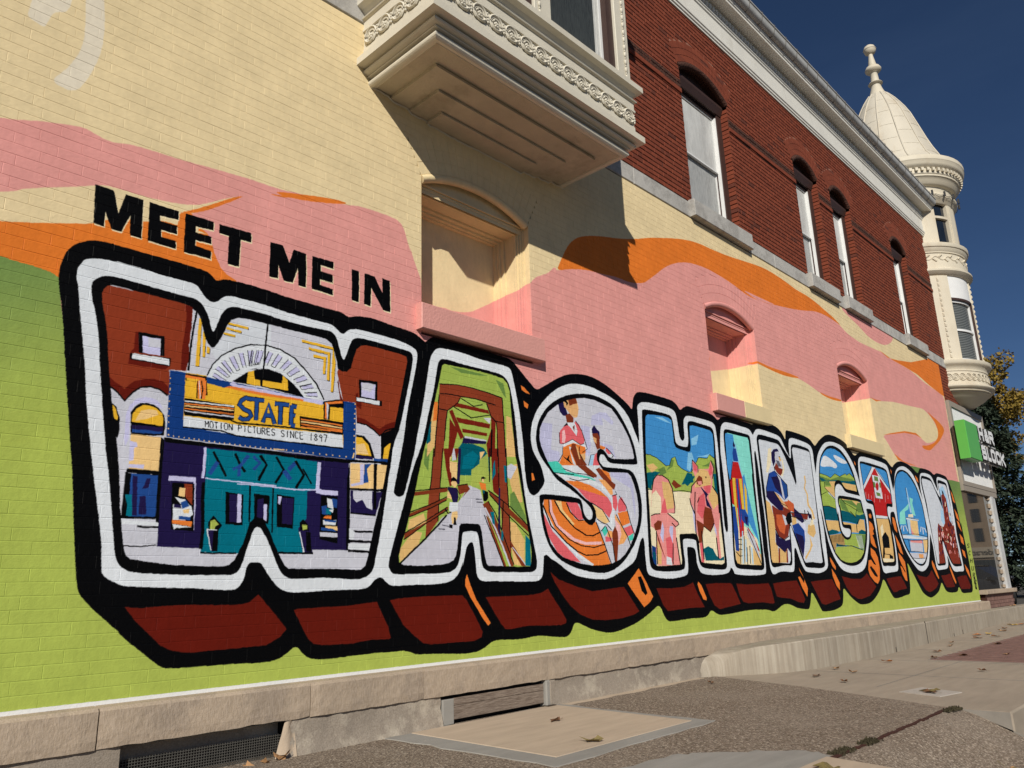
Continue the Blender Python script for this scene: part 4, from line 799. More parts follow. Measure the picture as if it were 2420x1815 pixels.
=black 2040,1589 2042,1482 2056,1309 2052,1200 2074,1198 2077,1309 2064,1483 2062,1590
=black 1631,1207 1722,1205 1807,1216 1806,1222 1721,1211 1630,1213
=black 3079,1816 3096,1204 3065,1210 3059,1678
=cream2 3083,1800 3400,1815 3365,1640 3088,1627
=navy2 3200,1804 3261,1810 3225,1772 3239,1678 3199,1669
=lav 3166,1801 3196,1803 3199,1662 3096,1638 3091,1654 3167,1673
=indigo 3089,1611 3361,1619 3305,1451 3093,1457
=lgray 3112,1609 3273,1617 3274,1486 3227,1503 3189,1554 3142,1532 3114,1557
=black 3282,1818 3311,1814 3309,1494 3284,1493
=black 3079,1807 3257,1817 3417,1825 3418,1844 3257,1835 3079,1825
=black 3084,1613 3261,1618 3369,1622 3369,1638 3261,1634 3085,1628
=black 3093,1452 3305,1445 3306,1457 3093,1463
=black 3116,1326 3283,1329 3283,1343 3116,1339
=black 3083,1259 3284,1257 3285,1274 3083,1276
=black 3081,1196 3269,1190 3270,1207 3081,1212
=white 3088,1354 3132,1330 3125,1278 3086,1280
=white 3083,1252 3260,1252 3253,1210 3081,1213
=redb 2954,2438 3111,2749 3693,2799 3511,2132 3462,2093 3388,2059 3329,2023 3277,2059 3210,2089 3129,2096 3118,2237 3011,2232
=dred 2967,2384 2982,2296 3011,2232 2988,2231 2960,2362
=dred 3127,2134 3193,2129 3277,2094 3328,2073 3388,2116 3475,2149 3471,2094 3388,2066 3329,2023 3277,2059 3210,2089 3128,2096
=black 3128,2090 3208,2084 3274,2055 3329,2017 3391,2065 3468,2093 3465,2102 3385,2074 3329,2027 3281,2064 3212,2094 3131,2100
=dred 3114,2304 3139,2315 3132,2264 3165,2248 3166,2192 3125,2214
=black 3138,2413 3303,2425 3303,2280 3148,2279
=lav 3161,2397 3286,2400 3282,2287 3164,2290
=lgray 3170,2394 3280,2399 3247,2339 3163,2340
=black 3115,2282 3346,2286 3347,2245 3124,2249
=white 3123,2278 3325,2281 3325,2251 3124,2252
=black 3126,2009 3195,2004 3250,1958 3281,1879 3290,1854 3130,1851
=yellow 3126,1991 3179,1990 3234,1944 3260,1868 3130,1866
=cream2 3132,1937 3197,1951 3235,1876 3133,1872
=black 3345,1838 3356,1937 3398,1984 3450,2001 3426,1846
=yellow 3361,1854 3373,1935 3416,1975 3446,1986 3426,1860
=indigo 3126,1863 3273,1862 3273,1842 3126,1837
=navy 3340,1858 3417,1860 3409,1837 3340,1838
=navy2 3281,1853 3349,1856 3345,1838 3282,1835
!
#clip 3925,2625 3934,2665 3958,2685 4016,2687 4184,2692 4358,2695 4540,2690 4633,2679 4679,2646 4705,2582 4716,2413 4736,2214 4755,2011 4780,1921 4818,1728 4856,1537 4886,1378 4915,1220 4905,1126 4890,1101 4750,1098 4527,1104 4399,1107 4382,1125 4360,1213 4339,1362 4323,1415 4299,1429 4159,1427 4118,1423 4098,1401 4088,1325 4075,1239 4059,1181 4035,1147 3980,1124 3919,1115 3698,1104 3558,1110 3516,1128 3513,1176 3536,1257 3577,1367 3647,1592 3698,1795 3750,1976 3773,2036 3804,2160 3852,2350 3900,2526
=green2 3253,2683 5274,3103 5139,1025 3357,1040
=dgreen 4015,2674 4184,2679 4448,2674 4357,2658 4140,2645
=dgreen 4539,2656 4631,2638 4664,2507 4627,2535
=dgreen 3758,1976 3803,1981 3788,1803 3743,1857
=tan 3813,2344 3887,2349 3865,2017 3773,1913 3789,2128
=orange2 3852,2356 3887,2361 3878,2212 3835,2200
=teal2 3773,2126 3820,2204 3811,2041 3773,2007
=tan 4657,2358 4713,2345 4760,2011 4643,2000
=tan 4639,1909 4772,1953 4823,1632 4737,1614 4688,1752
=lgray 4649,1923 4696,1946 4770,1927 4691,1816 4645,1825
=tan 4666,1465 4730,1449 4835,1314 4824,1101 4696,1114 4660,1310
=tan 3516,1214 3641,1352 3727,1344 3684,1232 3523,1134
=tan 3605,1434 3742,1484 3771,1401 3591,1362
=dgreen 4676,1687 4723,1716 4855,1518 4861,1454 4752,1526 4671,1585
=lgray3 4206,1729 4331,1701 4363,1605 4411,1485 4491,1306 4606,1089 4073,1090 3517,1091 3544,1134 3771,1300 3922,1464 4000,1497 4130,1628
=green2 4417,1695 4555,1616 4577,1247 4495,1428 4371,1606
=teal2 4138,2060 4255,2067 4376,2048 4444,1980 4439,1827 4092,1798 4091,1721 4096,2013
=green 4329,1944 4427,2010 4432,1752 4222,1724 4238,1854 4328,1912
=cream2 4331,2007 4392,2019 4338,1944
=teal 4153,1957 4254,2011 4322,1974 4251,1868 4134,1851
=cream2 4015,2004 4055,2008 4006,1900 4086,1902 4076,1756 4003,1714 3989,1820
=lgray 4031,2006 4080,2011 4074,1919 4030,1908
=indigo 4100,2013 4129,2016 4107,1728 4075,1726
=brown 3908,2514 4096,2537 4267,2536 4443,2526 4612,2506 4626,2267 4634,1999 4542,1989 4541,2223 4530,2287 4473,2325 4422,2430 4308,2448 4137,2438 4094,2380 3987,2308 3969,2212 3952,2057 3935,1929 3849,1920 3866,2107 3886,2262 3899,2419
=brown 3842,1985 3935,1996 3910,1755 3897,1613 3880,1434 3757,1300 3772,1458 3795,1630 3818,1747
=brown 4545,2061 4637,2071 4643,1780 4659,1496 4667,1279 4669,1114 4619,1186 4579,1308 4562,1554 4547,1868
=dred2 4077,2384 4438,2373 4455,2343 4060,2350
=dred2 4076,2264 4461,2258 4451,2218 4100,2223
=dred2 4140,2179 4423,2176 4418,2149 4148,2148
=dred2 4003,2304 4039,2322 4160,2112 4122,2089
=dred2 4010,2249 4058,2193 4099,2167 4022,1938 3982,1934 4000,2062
=dred2 4473,2325 4526,2286 4506,1986 4426,1978 4411,2078 4469,2214
=dred2 3943,1996 4007,2003 4005,1852 4027,1716 4003,1702 3965,1848
=dred2 4464,2052 4545,2061 4538,1868 4557,1654 4478,1699 4466,1862
=dred2 4055,2008 4104,2014 4078,1907
=dred2 4005,1822 4020,1811 4027,1728 4011,1721
=indigo 4156,2112 4412,2103 4403,2080 4138,2060
=lgray 4172,2123 4413,2116 4412,2103 4164,2106
=black 4469,2214 4487,2216 4470,1982 4452,1981
=lgray 4383,2300 4472,2312 4453,2260
=black 3904,2506 4096,2531 4265,2531 4441,2520 4610,2500 4614,2509 4445,2529 4268,2539 4097,2539 3905,2515
=black 3907,2429 4012,2439 4136,2440 4306,2444 4529,2425 4533,2434 4309,2453 4138,2448 4013,2448 3908,2437
=black 4606,2504 4620,2266 4628,1998 4640,1999 4632,2268 4618,2507
=black 4123,2434 4090,2382 3982,2306 3964,2212 3947,2057 3957,2057 3975,2213 3991,2303 4098,2378 4133,2432
=black 4417,2428 4467,2323 4525,2284 4536,2222 4532,1988 4543,1990 4547,2224 4536,2290 4478,2328 4428,2432
=black 4133,2424 4274,2377 4378,2409 4376,2417 4278,2386 4139,2432
=black 4049,2345 4242,2276 4465,2333 4463,2341 4245,2285 4055,2352
=black 3894,2418 3881,2262 3861,2107 3844,1920 3854,1921 3871,2108 3892,2263 3905,2420
=black 3837,1985 3813,1747 3790,1630 3799,1630 3823,1747 3847,1986
=black 3930,1995 3905,1754 3892,1613 3875,1434 3885,1434 3902,1613 3915,1755 3940,1996
=black 3889,2305 3985,2300 3988,2309 3892,2313
=black 4524,2289 4625,2286 4628,2294 4527,2297
=black 4539,2060 4541,1741 4549,1616 4561,1617 4552,1742 4551,2062
=black 4635,2071 4637,1780 4653,1496 4660,1248 4672,1248 4665,1497 4649,1781 4647,2072
=black 4440,2050 4431,1771 4443,1772 4452,2051
=brown2 3654,1638 3979,1692 3979,1662 3654,1609
=brown2 3608,1478 3802,1550 3978,1618 3970,1597 3787,1521 3605,1450
=brown2 3563,1333 3772,1424 3985,1551 3985,1531 3786,1424 3557,1284
=brown2 4083,1714 4189,1734 4218,1700 4130,1622 4172,1672 4106,1650
=brown2 4417,1704 4556,1635 4888,1429 4886,1381 4624,1538 4442,1659
=brown2 4354,1586 4415,1614 4481,1519 4696,1101 4651,1101
=brown2 4385,1503 4411,1485 4492,1336 4606,1101 4580,1101 4465,1317
=brown2 4660,1310 4843,1101 4787,1101 4667,1260
=black 3655,1643 3803,1664 3980,1691 3979,1699 3802,1672 3654,1650
=black 3610,1483 3804,1549 3980,1621 3976,1627 3800,1556 3607,1490
=black 3607,1450 3804,1521 3973,1594 3968,1600 3800,1528 3603,1456
=black 3559,1284 3774,1412 3988,1522 3982,1528 3769,1418 3554,1290
=black 3566,1333 3774,1435 3980,1542 3975,1548 3769,1441 3561,1339
=black 4084,1713 4194,1734 4193,1741 4082,1721
=black 4414,1701 4553,1638 4676,1576 4879,1429 4888,1435 4685,1582 4560,1645 4421,1708
=black 4429,1668 4549,1576 4672,1488 4880,1350 4889,1356 4681,1494 4558,1582 4438,1674
=black 4363,1500 4420,1393 4485,1274 4574,1100 4585,1103 4495,1277 4430,1396 4373,1503
=black 4410,1612 4493,1518 4691,1112 4702,1115 4504,1522 4419,1617
=black 4585,1618 4558,1369 4569,1369 4597,1618
=lgray 4371,1560 4486,1394 4568,1244 4642,1099 4659,1104 4585,1249 4502,1400 4386,1566
=lgray 4680,1252 4767,1173 4838,1105 4848,1110 4777,1178 4689,1257
=teal 4438,1529 4481,1532 4487,1427 4461,1439
=teal 4847,1358 4901,1315 4904,1101 4834,1107
=teal 4608,1925 4640,1922 4638,1780 4616,1785
=teal 4486,1927 4505,1961 4510,1846 4464,1786
=teal 4565,1393 4581,1369 4579,1295 4553,1319
=black 3522,1111 3619,1186 3748,1284 3883,1395 3976,1479 3962,1488 3870,1404 3736,1293 3607,1195 3511,1119
=indigo 4542,1728 4560,1730 4545,1337 4521,1398
=black 4016,1763 4044,1783 4076,1768 4079,1726 4035,1747 4019,1733
=cream2 4027,1746 4067,1749 4083,1732 4059,1695 4027,1716 4015,1733
=cream2 3979,1665 4002,1661 4034,1622 4025,1606 3974,1618
=indigo 3987,1701 4083,1696 4094,1625 4081,1589 4033,1580 4014,1638 3979,1683
=white 4001,1584 4085,1586 4088,1530 4032,1510 3993,1514
=cream2 4024,1509 4080,1518 4083,1477 4054,1423 4023,1419 4016,1468
=black 4043,1469 4059,1470 4070,1412 4038,1411
=black 3995,1415 4031,1411 4026,1382 3991,1392
=black 4343,1801 4369,1811 4403,1800 4377,1791 4372,1772 4342,1776
=cream2 4351,1792 4372,1791 4372,1766 4346,1770
=orange2 4320,1762 4393,1755 4398,1700 4340,1705
=black 4353,1703 4417,1689 4420,1646 4397,1613 4363,1611
=teal 4357,1700 4378,1695 4369,1667
=black 3948,1526 3982,1491 4019,1505 4013,1513 3988,1501 3960,1532
=black 4079,1683 4110,1638 4094,1602 4100,1601 4117,1639 4086,1686
=gray2 3883,1373 3952,1369 3953,1378 3884,1381
=gray2 3921,1403 3998,1394 4000,1402 3923,1411
=gray2 4278,1620 4346,1621 4347,1630 4279,1629
=gray2 4286,1596 4354,1597 4355,1606 4287,1605
!
#clip 5074,2230 5086,2304 5132,2377 5204,2466 5338,2555 5474,2617 5613,2659 5755,2684 5898,2688 6043,2667 6171,2642 6256,2578 6350,2490 6442,2374 6492,2260 6509,2180 6491,2162 6342,2145 6138,2131 6079,2143 6043,2176 5998,2207 5950,2211 5909,2192 5891,2148 5890,2095 5915,2056 5977,2002 6061,1990 6249,2005 6378,2010 6427,1983 6471,1909 6511,1805 6524,1698 6518,1599 6487,1507 6422,1401 6332,1289 6248,1215 6156,1164 6031,1128 5912,1114 5740,1107 5575,1124 5417,1157 5325,1179 5246,1224 5169,1294 5134,1372 5101,1475 5083,1593 5080,1633 5102,1667 5143,1673 5246,1672 5403,1664 5555,1666 5587,1654 5605,1606 5621,1537 5663,1497 5717,1472 5762,1473 5805,1503 5827,1546 5826,1603 5801,1644 5770,1678 5681,1709 5585,1766 5522,1804 5417,1852 5334,1887 5252,1921 5213,1959 5175,2003 5137,2060 5093,2138 5076,2191
=lgray 4906,2711 7113,3094 6794,847 4814,893
=lav3 5106,2357 5257,2365 5224,2125 5342,2115 5335,2024 5158,2007 5062,2162
=lav3 5844,2521 5985,2578 6085,2586 6198,2508 6174,2473 6009,2526 6022,2453 5826,2428
=lav3 5666,2407 5853,2407 5780,2125 5715,2118 5728,2267
=lav3 5946,2274 6151,2260 6198,2137 6047,2212
=lav3 6098,1994 6378,2010 6457,1901 6468,1672 6454,1559 6412,1859 6094,1956
=indigo 5352,2569 5430,2622 5484,2630 5452,2554 5490,2472 5419,2462 5369,2496
=tanskin 5434,2605 5502,2627 5618,2660 5637,2618 5651,2560 5626,2479 5579,2465 5519,2493 5460,2538
=brown2 5502,2627 5618,2660 5632,2611 5572,2596 5516,2570
=black 5429,2604 5474,2617 5500,2597 5479,2564 5463,2585
=tanskin 5429,2604 5468,2592 5469,2545 5438,2546
=brown2 5450,2472 5510,2498 5566,2465 5562,2417 5467,2399
=black 5411,2362 5467,2404 5499,2356 5455,2356
=rose 5349,2280 5365,2316 5411,2357 5466,2381 5544,2362 5595,2439 5647,2405 5696,2322 5714,2265 5696,2222 5650,2217 5535,2250 5435,2204 5347,2191
=pinkw 5390,2314 5426,2330 5439,2262 5418,2208 5382,2204
=white 5463,2404 5567,2418 5593,2403 5615,2341 5597,2292 5526,2354
=brown2 5545,2374 5578,2396 5569,2330
=white 5390,2193 5535,2250 5649,2211 5706,2235 5748,2186 5714,2165 5630,2194 5542,2219 5397,2169
=orange2 5397,2166 5542,2222 5722,2201 5722,2148 5633,2018 5316,1989 5383,2096
=black 5382,2085 5441,2063 5480,2106 5467,2059 5517,2013 5424,2055
=white 5477,2180 5512,2178 5491,2142 5570,2013 5526,2019
=brown2 5524,2214 5577,2214 5625,2138 5734,2028 5579,2013 5501,2154
=tanskin 5576,2203 5610,2177 5638,2076 5620,2074
=tanskin 5642,2123 5717,2142 5713,2095 5691,2058
=teal3 5134,2005 5301,2026 5367,1994 5132,1972
=white 5363,1994 5933,2046 5875,1938 5532,1931 5425,1957
=teal3 5183,1977 5352,1993 5424,1943 5588,1932 5757,1921 5859,1893 5641,1897 5242,1921
=white 5252,1918 5465,1911 5755,1903 5926,1854 5866,1843 5583,1872 5374,1855
=orange2 5406,1858 5582,1868 5750,1845 5921,1796 6023,1744 5859,1762 5576,1793
=rose 5566,1800 5859,1766 6023,1744 6078,1689 6084,1630 6045,1541 5927,1622 5770,1678 5682,1716
=brown2 5583,2014 5709,2025 5876,1945 5862,1922 5758,1928
=orange2 5930,2016 6072,1984 6111,1883 5995,1940
=brown2 5858,2002 5919,2023 6089,1911 6166,1879 6136,1825 6094,1837 5946,1929
=orangel 5896,1910 5992,1911 6106,1838 6112,1779 6062,1768 5963,1857
=white 5756,1907 5985,1844 6097,1748 6120,1618 6096,1449 6040,1440 5985,1489 6084,1630 6071,1739 5924,1825
=rose 6099,1771 6162,1782 6177,1694 6144,1619 6099,1653
=rose 6207,1740 6247,1761 6320,1680 6302,1630 6181,1613 6176,1679
=orange2 6168,1605 6328,1631 6359,1517 6228,1479 6197,1533
=rose 6251,1462 6382,1496 6423,1408 6306,1390
=teal3 6318,1383 6412,1423 6391,1356 6338,1340
=orangel 6117,1595 6228,1476 6305,1383 6235,1316 6146,1300 6125,1436
=pinkw 6112,1544 6192,1489 6207,1402 6146,1300 6135,1422
=rose 5950,1374 6045,1369 6053,1334 5945,1324
=orangel 5991,1432 6063,1427 6056,1362 5974,1374
=brown2 6111,1479 6148,1422 6150,1329 6111,1143 6080,1135 6057,1255 6059,1412
=orange2 5103,1674 5403,1671 5439,1584 5521,1519 5641,1511 5822,1504 5930,1289 6007,1121 5739,1094 5581,1188 5277,1376 5132,1503 5084,1606
=rose 5081,1560 5196,1400 5373,1272 5565,1134 5365,1160 5246,1224 5124,1372
=rose 5403,1664 5555,1670 5604,1599 5637,1524 5575,1511 5481,1559
=pinkw 5159,1669 5169,1567 5245,1440 5473,1323 5642,1291 5884,1299 5886,1326 5649,1317 5496,1346 5277,1457 5206,1576 5198,1674
=white 5081,1568 5193,1413 5351,1297 5505,1198 5728,1101 5752,1120 5530,1216 5379,1313 5223,1427 5113,1580
=cream2 5245,1662 5313,1570 5465,1453 5503,1473 5352,1588 5287,1678
=cream2 5305,1671 5319,1576 5339,1548 5365,1557 5346,1581 5332,1675
=black 5157,1670 5158,1569 5235,1445 5416,1329 5586,1278 5766,1266 5932,1295 5929,1304 5766,1275 5591,1287 5425,1337 5246,1450 5171,1572 5170,1671
=black 5232,1665 5304,1574 5486,1439 5659,1371 5766,1370 5882,1409 5874,1419 5763,1382 5668,1382 5500,1448 5319,1582 5248,1672
=black 5395,1655 5443,1575 5559,1502 5637,1509 5636,1519 5568,1510 5456,1581 5410,1660
=black 5076,1617 5171,1442 5369,1304 5514,1229 5645,1193 5819,1199 5964,1238 5957,1249 5816,1211 5650,1204 5525,1239 5383,1313 5187,1449 5093,1622
=black 5816,1502 5925,1301 6012,1120 6025,1123 5938,1304 5829,1505
=black 5965,1465 6055,1290 6074,1131 6086,1132 6067,1292 5977,1468
=cream2 5769,1671 5927,1615 6023,1508 5950,1495 5837,1540
=white 5825,1532 5903,1493 5960,1473 5896,1422
=teal3 5897,1429 5960,1473 5990,1417 5938,1373
=black 5766,1675 5923,1620 6024,1510 6035,1514 5932,1625 5773,1682
=black 5833,1530 5901,1500 5981,1486 6047,1438 6057,1443 5989,1492 5907,1507 5841,1536
=black 5889,1419 5964,1471 5956,1476 5880,1423
=black 6135,1587 6222,1474 6299,1381 6339,1295 6352,1297 6311,1385 6234,1478 6147,1591
=black 6205,1768 6308,1677 6365,1517 6422,1400 6435,1402 6378,1519 6320,1681 6216,1773
=black 5461,1880 5582,1868 5755,1896 5755,1903 5583,1875 5464,1887
=black 5380,1964 5531,1935 5700,1938 5824,1916 5829,1923 5703,1945 5534,1942 5385,1971
=black 6147,1809 6170,1785 6097,1767 6100,1760 6180,1781 6159,1813
=black 5346,2297 5343,2193 5400,2192 5535,2250 5648,2211 5708,2232 5705,2237 5651,2217 5536,2256 5398,2197 5352,2196 5355,2298
=black 5591,2437 5676,2354 5714,2264 5744,2187 5668,2145 5674,2141 5753,2186 5723,2267 5684,2357 5600,2441
=black 5384,2170 5379,2097 5314,2024 5322,2021 5387,2096 5393,2171
=black 5625,2197 5621,2137 5687,2056 5695,2060 5630,2140 5635,2198
=black 5241,1914 5531,1920 5532,1928 5242,1921
=white 5805,2395 5843,2406 5839,2250 5802,2257
=indigo 5832,2387 5875,2434 5910,2402 5956,2378 5959,2305 5838,2351
=brown2 5838,2345 5925,2362 5951,2323 5950,2214 5900,2197 5852,2293
=tanskin 5849,2317 5901,2305 5900,2251 5859,2270
=orange2 5953,2244 6040,2236 6017,2209 5949,2208
=rose 6049,2231 6123,2178 6081,2161 6036,2199
=white 6072,2167 6153,2181 6160,2151 6128,2136
=rose 5819,2035 5862,2145 5908,2174 5934,2046
=lblue 5790,2132 5848,2144 5819,2035 5753,2029
=black 5758,2029 5804,2132 5858,2142 5857,2148 5796,2134 5749,2030
=black 6045,2228 6119,2187 6150,2162 6124,2141 6133,2137 6162,2164 6128,2193 6053,2234
!
#clip 6769,2619 6778,2647 6816,2672 6921,2683 7099,2695 7219,2691 7276,2667 7280,2613 7286,2531 7287,2415 7317,2371 7377,2360 7577,2347 7612,2361 7633,2412 7635,2503 7643,2624 7655,2658 7709,2668 7923,2667 8101,2657 8151,2622 8154,2527 8133,2307 8140,2149 8131,2006 8141,1818 8132,1585 8142,1356 8145,1184 8136,1139 8077,1121 7952,1125 7709,1138 7642,1146 7621,1215 7624,1328 7618,1389 7593,1441 7527,1450 7328,1438 7255,1436 7240,1414 7241,1296 7251,1161 7236,1120 7149,1115 6964,1107 6785,1103 6730,1127 6703,1191 6707,1384 6716,1613 6722,1879 6719,2107 6733,2301 6753,2498
=skyb 6594,2775 9293,3187 8740,802 6360,857
=skyl 6941,2663 7096,2677 7271,2632 7150,2637
=skyl 7655,2506 7826,2576 7765,2455 7655,2429
=skyl 7562,2335 7642,2350 7679,2263 7566,2129 7506,2151
=skyl 7727,2310 7985,2329 8049,2378 7863,2331 7809,2325
=green2 6691,2232 6748,2241 6803,2237 6914,2219 7024,2177 7090,2147 7164,2160 7211,2238 7288,2266 7324,2182 7381,2153 7539,2116 7619,2140 7714,2239 7778,2305 7968,2313 8033,2366 8190,2313 8205,1955 6634,1786
=dgreen 7149,2146 7210,2231 7257,2223 7222,2152 7094,2095
=dgreen 6931,2094 7054,2137 7091,2075 6968,2025
=dgreen 7841,2209 7985,2257 8062,2300 8173,2224 8140,2050 8048,2227
=teal2 6722,2043 6871,2069 6973,2065 6864,2017 6817,1924 6705,1916
=teal2 7512,2111 7613,2105 7623,2011 7364,1964
=teal2 6735,2031 6836,2006 6773,1874 6716,1887
=teal2 7423,2026 7567,2083 7670,2082 7591,2021 7496,1960 7448,1974
=teal2 8074,2144 8245,2158 8177,1905 8075,1955
=tan 6721,2120 6848,2151 6934,2113 6812,2051
=brown2 7169,1963 7225,2011 7285,1980 7378,1951 7242,1915
=creamw 6713,1868 6971,1888 7190,1887 7535,1895 8105,1919 8226,1496 8162,1085 6667,1087
=black 6724,2232 6801,2235 6911,2216 7020,2174 7088,2144 7168,2159 7216,2237 7284,2263 7318,2180 7389,2145 7536,2113 7617,2123 7617,2130 7541,2120 7397,2151 7330,2184 7293,2269 7206,2240 7159,2162 7093,2150 7028,2180 6918,2222 6806,2242 6726,2239
=black 7625,2139 7720,2238 7780,2301 7969,2309 8031,2362 8185,2309 8196,2316 8035,2369 7967,2316 7776,2308 7708,2240 7614,2141
=black 6720,1866 6969,1875 6971,1883 6722,1875
=black 7189,1877 7402,1900 7550,1893 7555,1900 7404,1908 7189,1885
=navy 6711,1307 6784,1288 6771,1111 6701,1127
=teal2 6725,1247 6760,1239 6756,1159 6722,1175
=pigpink 6787,1867 6832,1980 6900,2032 7008,2037 7112,2002 7177,1911 7196,1721 7185,1652 7043,1645 7235,1559 7247,1534 7179,1506 7177,1396 7211,1111 6800,1107 6776,1248 6813,1460 6722,1498 6728,1597 6813,1626 6904,1630 6749,1697
=creamw 6781,1824 6862,1872 6943,1801 6935,1640 6740,1630
=tan 6983,1974 7123,1968 7184,1850 7177,1703 7017,1677 6995,1838
=rose 6945,1708 7021,1805 7043,1645 6920,1639
=brown2 6923,1555 6896,1471 6790,1455 6776,1517 6849,1561
=brown2 6812,1452 6852,1371 6943,1168 6906,1225 6834,1346
=lav 6937,1548 6957,1473 6921,1332 6873,1413
=rose 6974,1382 7086,1410 7115,1294 7074,1128 6979,1209
=lav 7070,1511 7133,1513 7098,1335 7047,1459
=tan 6802,1386 6879,1249 6861,1119 6788,1127
=white 6963,1201 7052,1185 7056,1111 6951,1119
=pigpink 7583,1975 7698,2048 7649,2163 8085,2202 8028,1998 8103,1910 8141,1818 8138,1660 8077,1492 8073,1192 8007,1178 8008,1417 7967,1579 7894,1477 7755,1535 7702,1480 7702,1146 7641,1139 7635,1390 7582,1476 7587,1653 7529,1757 7517,1836
=tan 8026,1989 8139,1903 8150,1819 8004,1727 7914,1870
=rose 7698,1847 7832,1911 7839,1755 7742,1606 7643,1682
=rose 7811,1992 8000,2043 7977,1920 7884,1905
=indigo 7756,1979 7821,1947 7919,1898 7876,1858 7977,1726 7859,1766 7845,1884
=brown2 7821,1754 7960,1734 7998,1598 7893,1472 7755,1535 7766,1643
=brown2 7612,1601 7767,1553 7678,1347 7629,1355
=rose 7635,1346 7696,1347 7694,1146 7650,1142
=lav 7546,1757 7599,1671 7596,1459 7557,1475
=lav 7985,1580 8026,1508 8028,1426 7986,1489
=teal2 7702,1286 7812,1318 7912,1289 7970,1218 8044,1183 8141,1211 8132,1166 8050,1165 7731,1162
=pigpink 7641,2267 7696,2244 7748,2207 7741,2130 7683,2056 7631,2134
=rose 7649,2240 7734,2199 7708,2127 7647,2150
=pigpink 8048,2299 8101,2211 8049,2085 7980,2080 7961,2163
=rose 8036,2269 8060,2214 8060,2143 7985,2108 7975,2164
=tan 7745,2151 7836,2180 7955,2169 8019,2069 7994,2010 7638,1950 7674,2083
=brown2 7696,2057 7756,2100 7818,2081 7826,2012 7747,1979 7686,2002
=pigpink 7711,2031 7797,2038 7803,1996 7723,1991
=black 7881,2096 7928,2097 7904,2074
=black 6795,1866 6840,1979 6903,2028 7004,2032 7104,1998 7168,1909 7190,1720 7180,1655 7035,1643 7227,1555 7239,1536 7182,1511 7121,1550 7107,1542 7176,1501 7255,1532 7242,1563 7052,1647 7191,1648 7209,1722 7187,1913 7120,2005 7012,2042 6897,2037 6824,1981 6778,1867
=black 6904,1635 6812,1629 6735,1610 6739,1601 6814,1619 6903,1625
=black 7168,1395 7203,1119 7222,1120 7187,1397
=black 6803,1452 6779,1119 6796,1119 6820,1452
=black 7629,1906 7593,1742 7569,1458 7617,1344 7637,1347 7589,1459 7613,1743 7650,1907
=black 7706,1849 7662,1792 7680,1790 7725,1847
=black 8019,1995 8128,1901 8116,1695 8137,1697 8150,1905 8038,2002
=black 7748,1531 7896,1470 8004,1578 7985,1582 7892,1480 7763,1539
=black 7506,1825 7519,1754 7586,1651 7605,1656 7538,1759 7525,1829
=black 7560,1883 7590,1965 7704,2036 7690,2041 7572,1968 7540,1883
=black 7096,1335 7063,1119 7081,1119 7114,1335
=black 7634,2263 7740,2198 7733,2129 7749,2131 7754,2202 7647,2270
=black 8040,2297 8092,2210 8041,2085 8057,2085 8109,2212 8056,2301
=black 7610,2119 7648,2267 7633,2266 7595,2118
=black 7998,1416 8006,1182 8027,1184 8019,1418
=black 7692,1479 7688,1172 7708,1173 7712,1481
!
#clip 8446,2621 8463,2668 8525,2682 8722,2680 8925,2681 9021,2681 9045,2645 9047,2512 9049,2241 9029,2203 9029,1970 9034,1719 9048,1423 9036,1151 9016,1114 8809,1117 8511,1123 8436,1135 8407,1176 8407,1315 8438,1597 8459,1836 8460,2078 8425,2262 8441,2485
=aqua 8342,2780 9844,2978 9281,790 7958,820
=skyb 8450,2674 8645,2675 8700,2362 8482,1901 8365,2183
=skyl 8687,2588 8731,2365 8796,2100 8672,2091 8576,2350
=skyb 8704,2097 8830,2207 8889,1911 9037,1374 8788,1650 8693,1772
=creamw 8440,1559 8709,1569 8985,1422 9035,1103 8372,1103
=tan 8424,1260 8534,1317 8509,1112 8414,1121
=tan 8862,1342 9065,1229 9016,1112 8831,1122
=indigo 8644,2598 8677,2541 8647,2508 8615,2534
=navy3 8588,2441 8624,2505 8685,2504 8708,2400 8712,2348 8590,2344
=dredr 8581,2335 8711,2340 8775,2143 8484,2120
=dredr 8469,2118 8775,2142 8764,2002 8665,1462 8559,1431 8574,1775 8429,1835 8415,2046
=dyellow 8521,2132 8592,2138 8546,1554 8486,1504
=navy3 8610,2129 8651,2132 8659,1799 8615,1508 8597,1699
=dyellow 8681,2135 8754,2141 8745,1774 8688,1704
=navy3 8439,1787 8518,1792 8536,1506 8504,1270 8428,1278 8428,1502
=dyellow 8806,2095 8848,2008 8812,1709 8765,1775
=navy3 8653,1770 8753,1765 8818,1690 8809,1563 8697,1607 8645,1644
=indigo 8725,1686 8805,1680 8750,1570
=dredr 8770,1571 8891,1468 9032,1267 8955,1295 8787,1465
=lgray 8748,1561 8921,1420 9030,1170 8908,1275 8744,1455
=black 8570,1431 8504,1130 8521,1131 8587,1431
=black 8654,1452 8603,1131 8620,1131 8672,1453
=black 8695,1320 8670,1121 8688,1122 8713,1320
=black 8419,1266 8507,1210 8594,1220 8591,1228 8517,1218 8433,1272
=black 8753,1530 8860,1369 9012,1130 9029,1133 8877,1373 8770,1534
=black 8493,1406 8630,1400 8634,1408 8498,1414
=black 8501,1350 8617,1343 8622,1351 8505,1358
=black 8498,1294 8605,1286 8610,1294 8503,1302
=black 8770,1340 8743,1131 8760,1131 8788,1341
=black 8503,2132 8407,2047 8422,2044 8518,2130
=black 8559,2334 8477,2119 8490,2120 8572,2334
=lblue 8621,1508 8558,1130 8586,1131 8650,1510
=lblue 8680,1414 8641,1149 8670,1150 8710,1416
=lblue 8801,1321 8798,1130 8828,1132 8831,1323
!
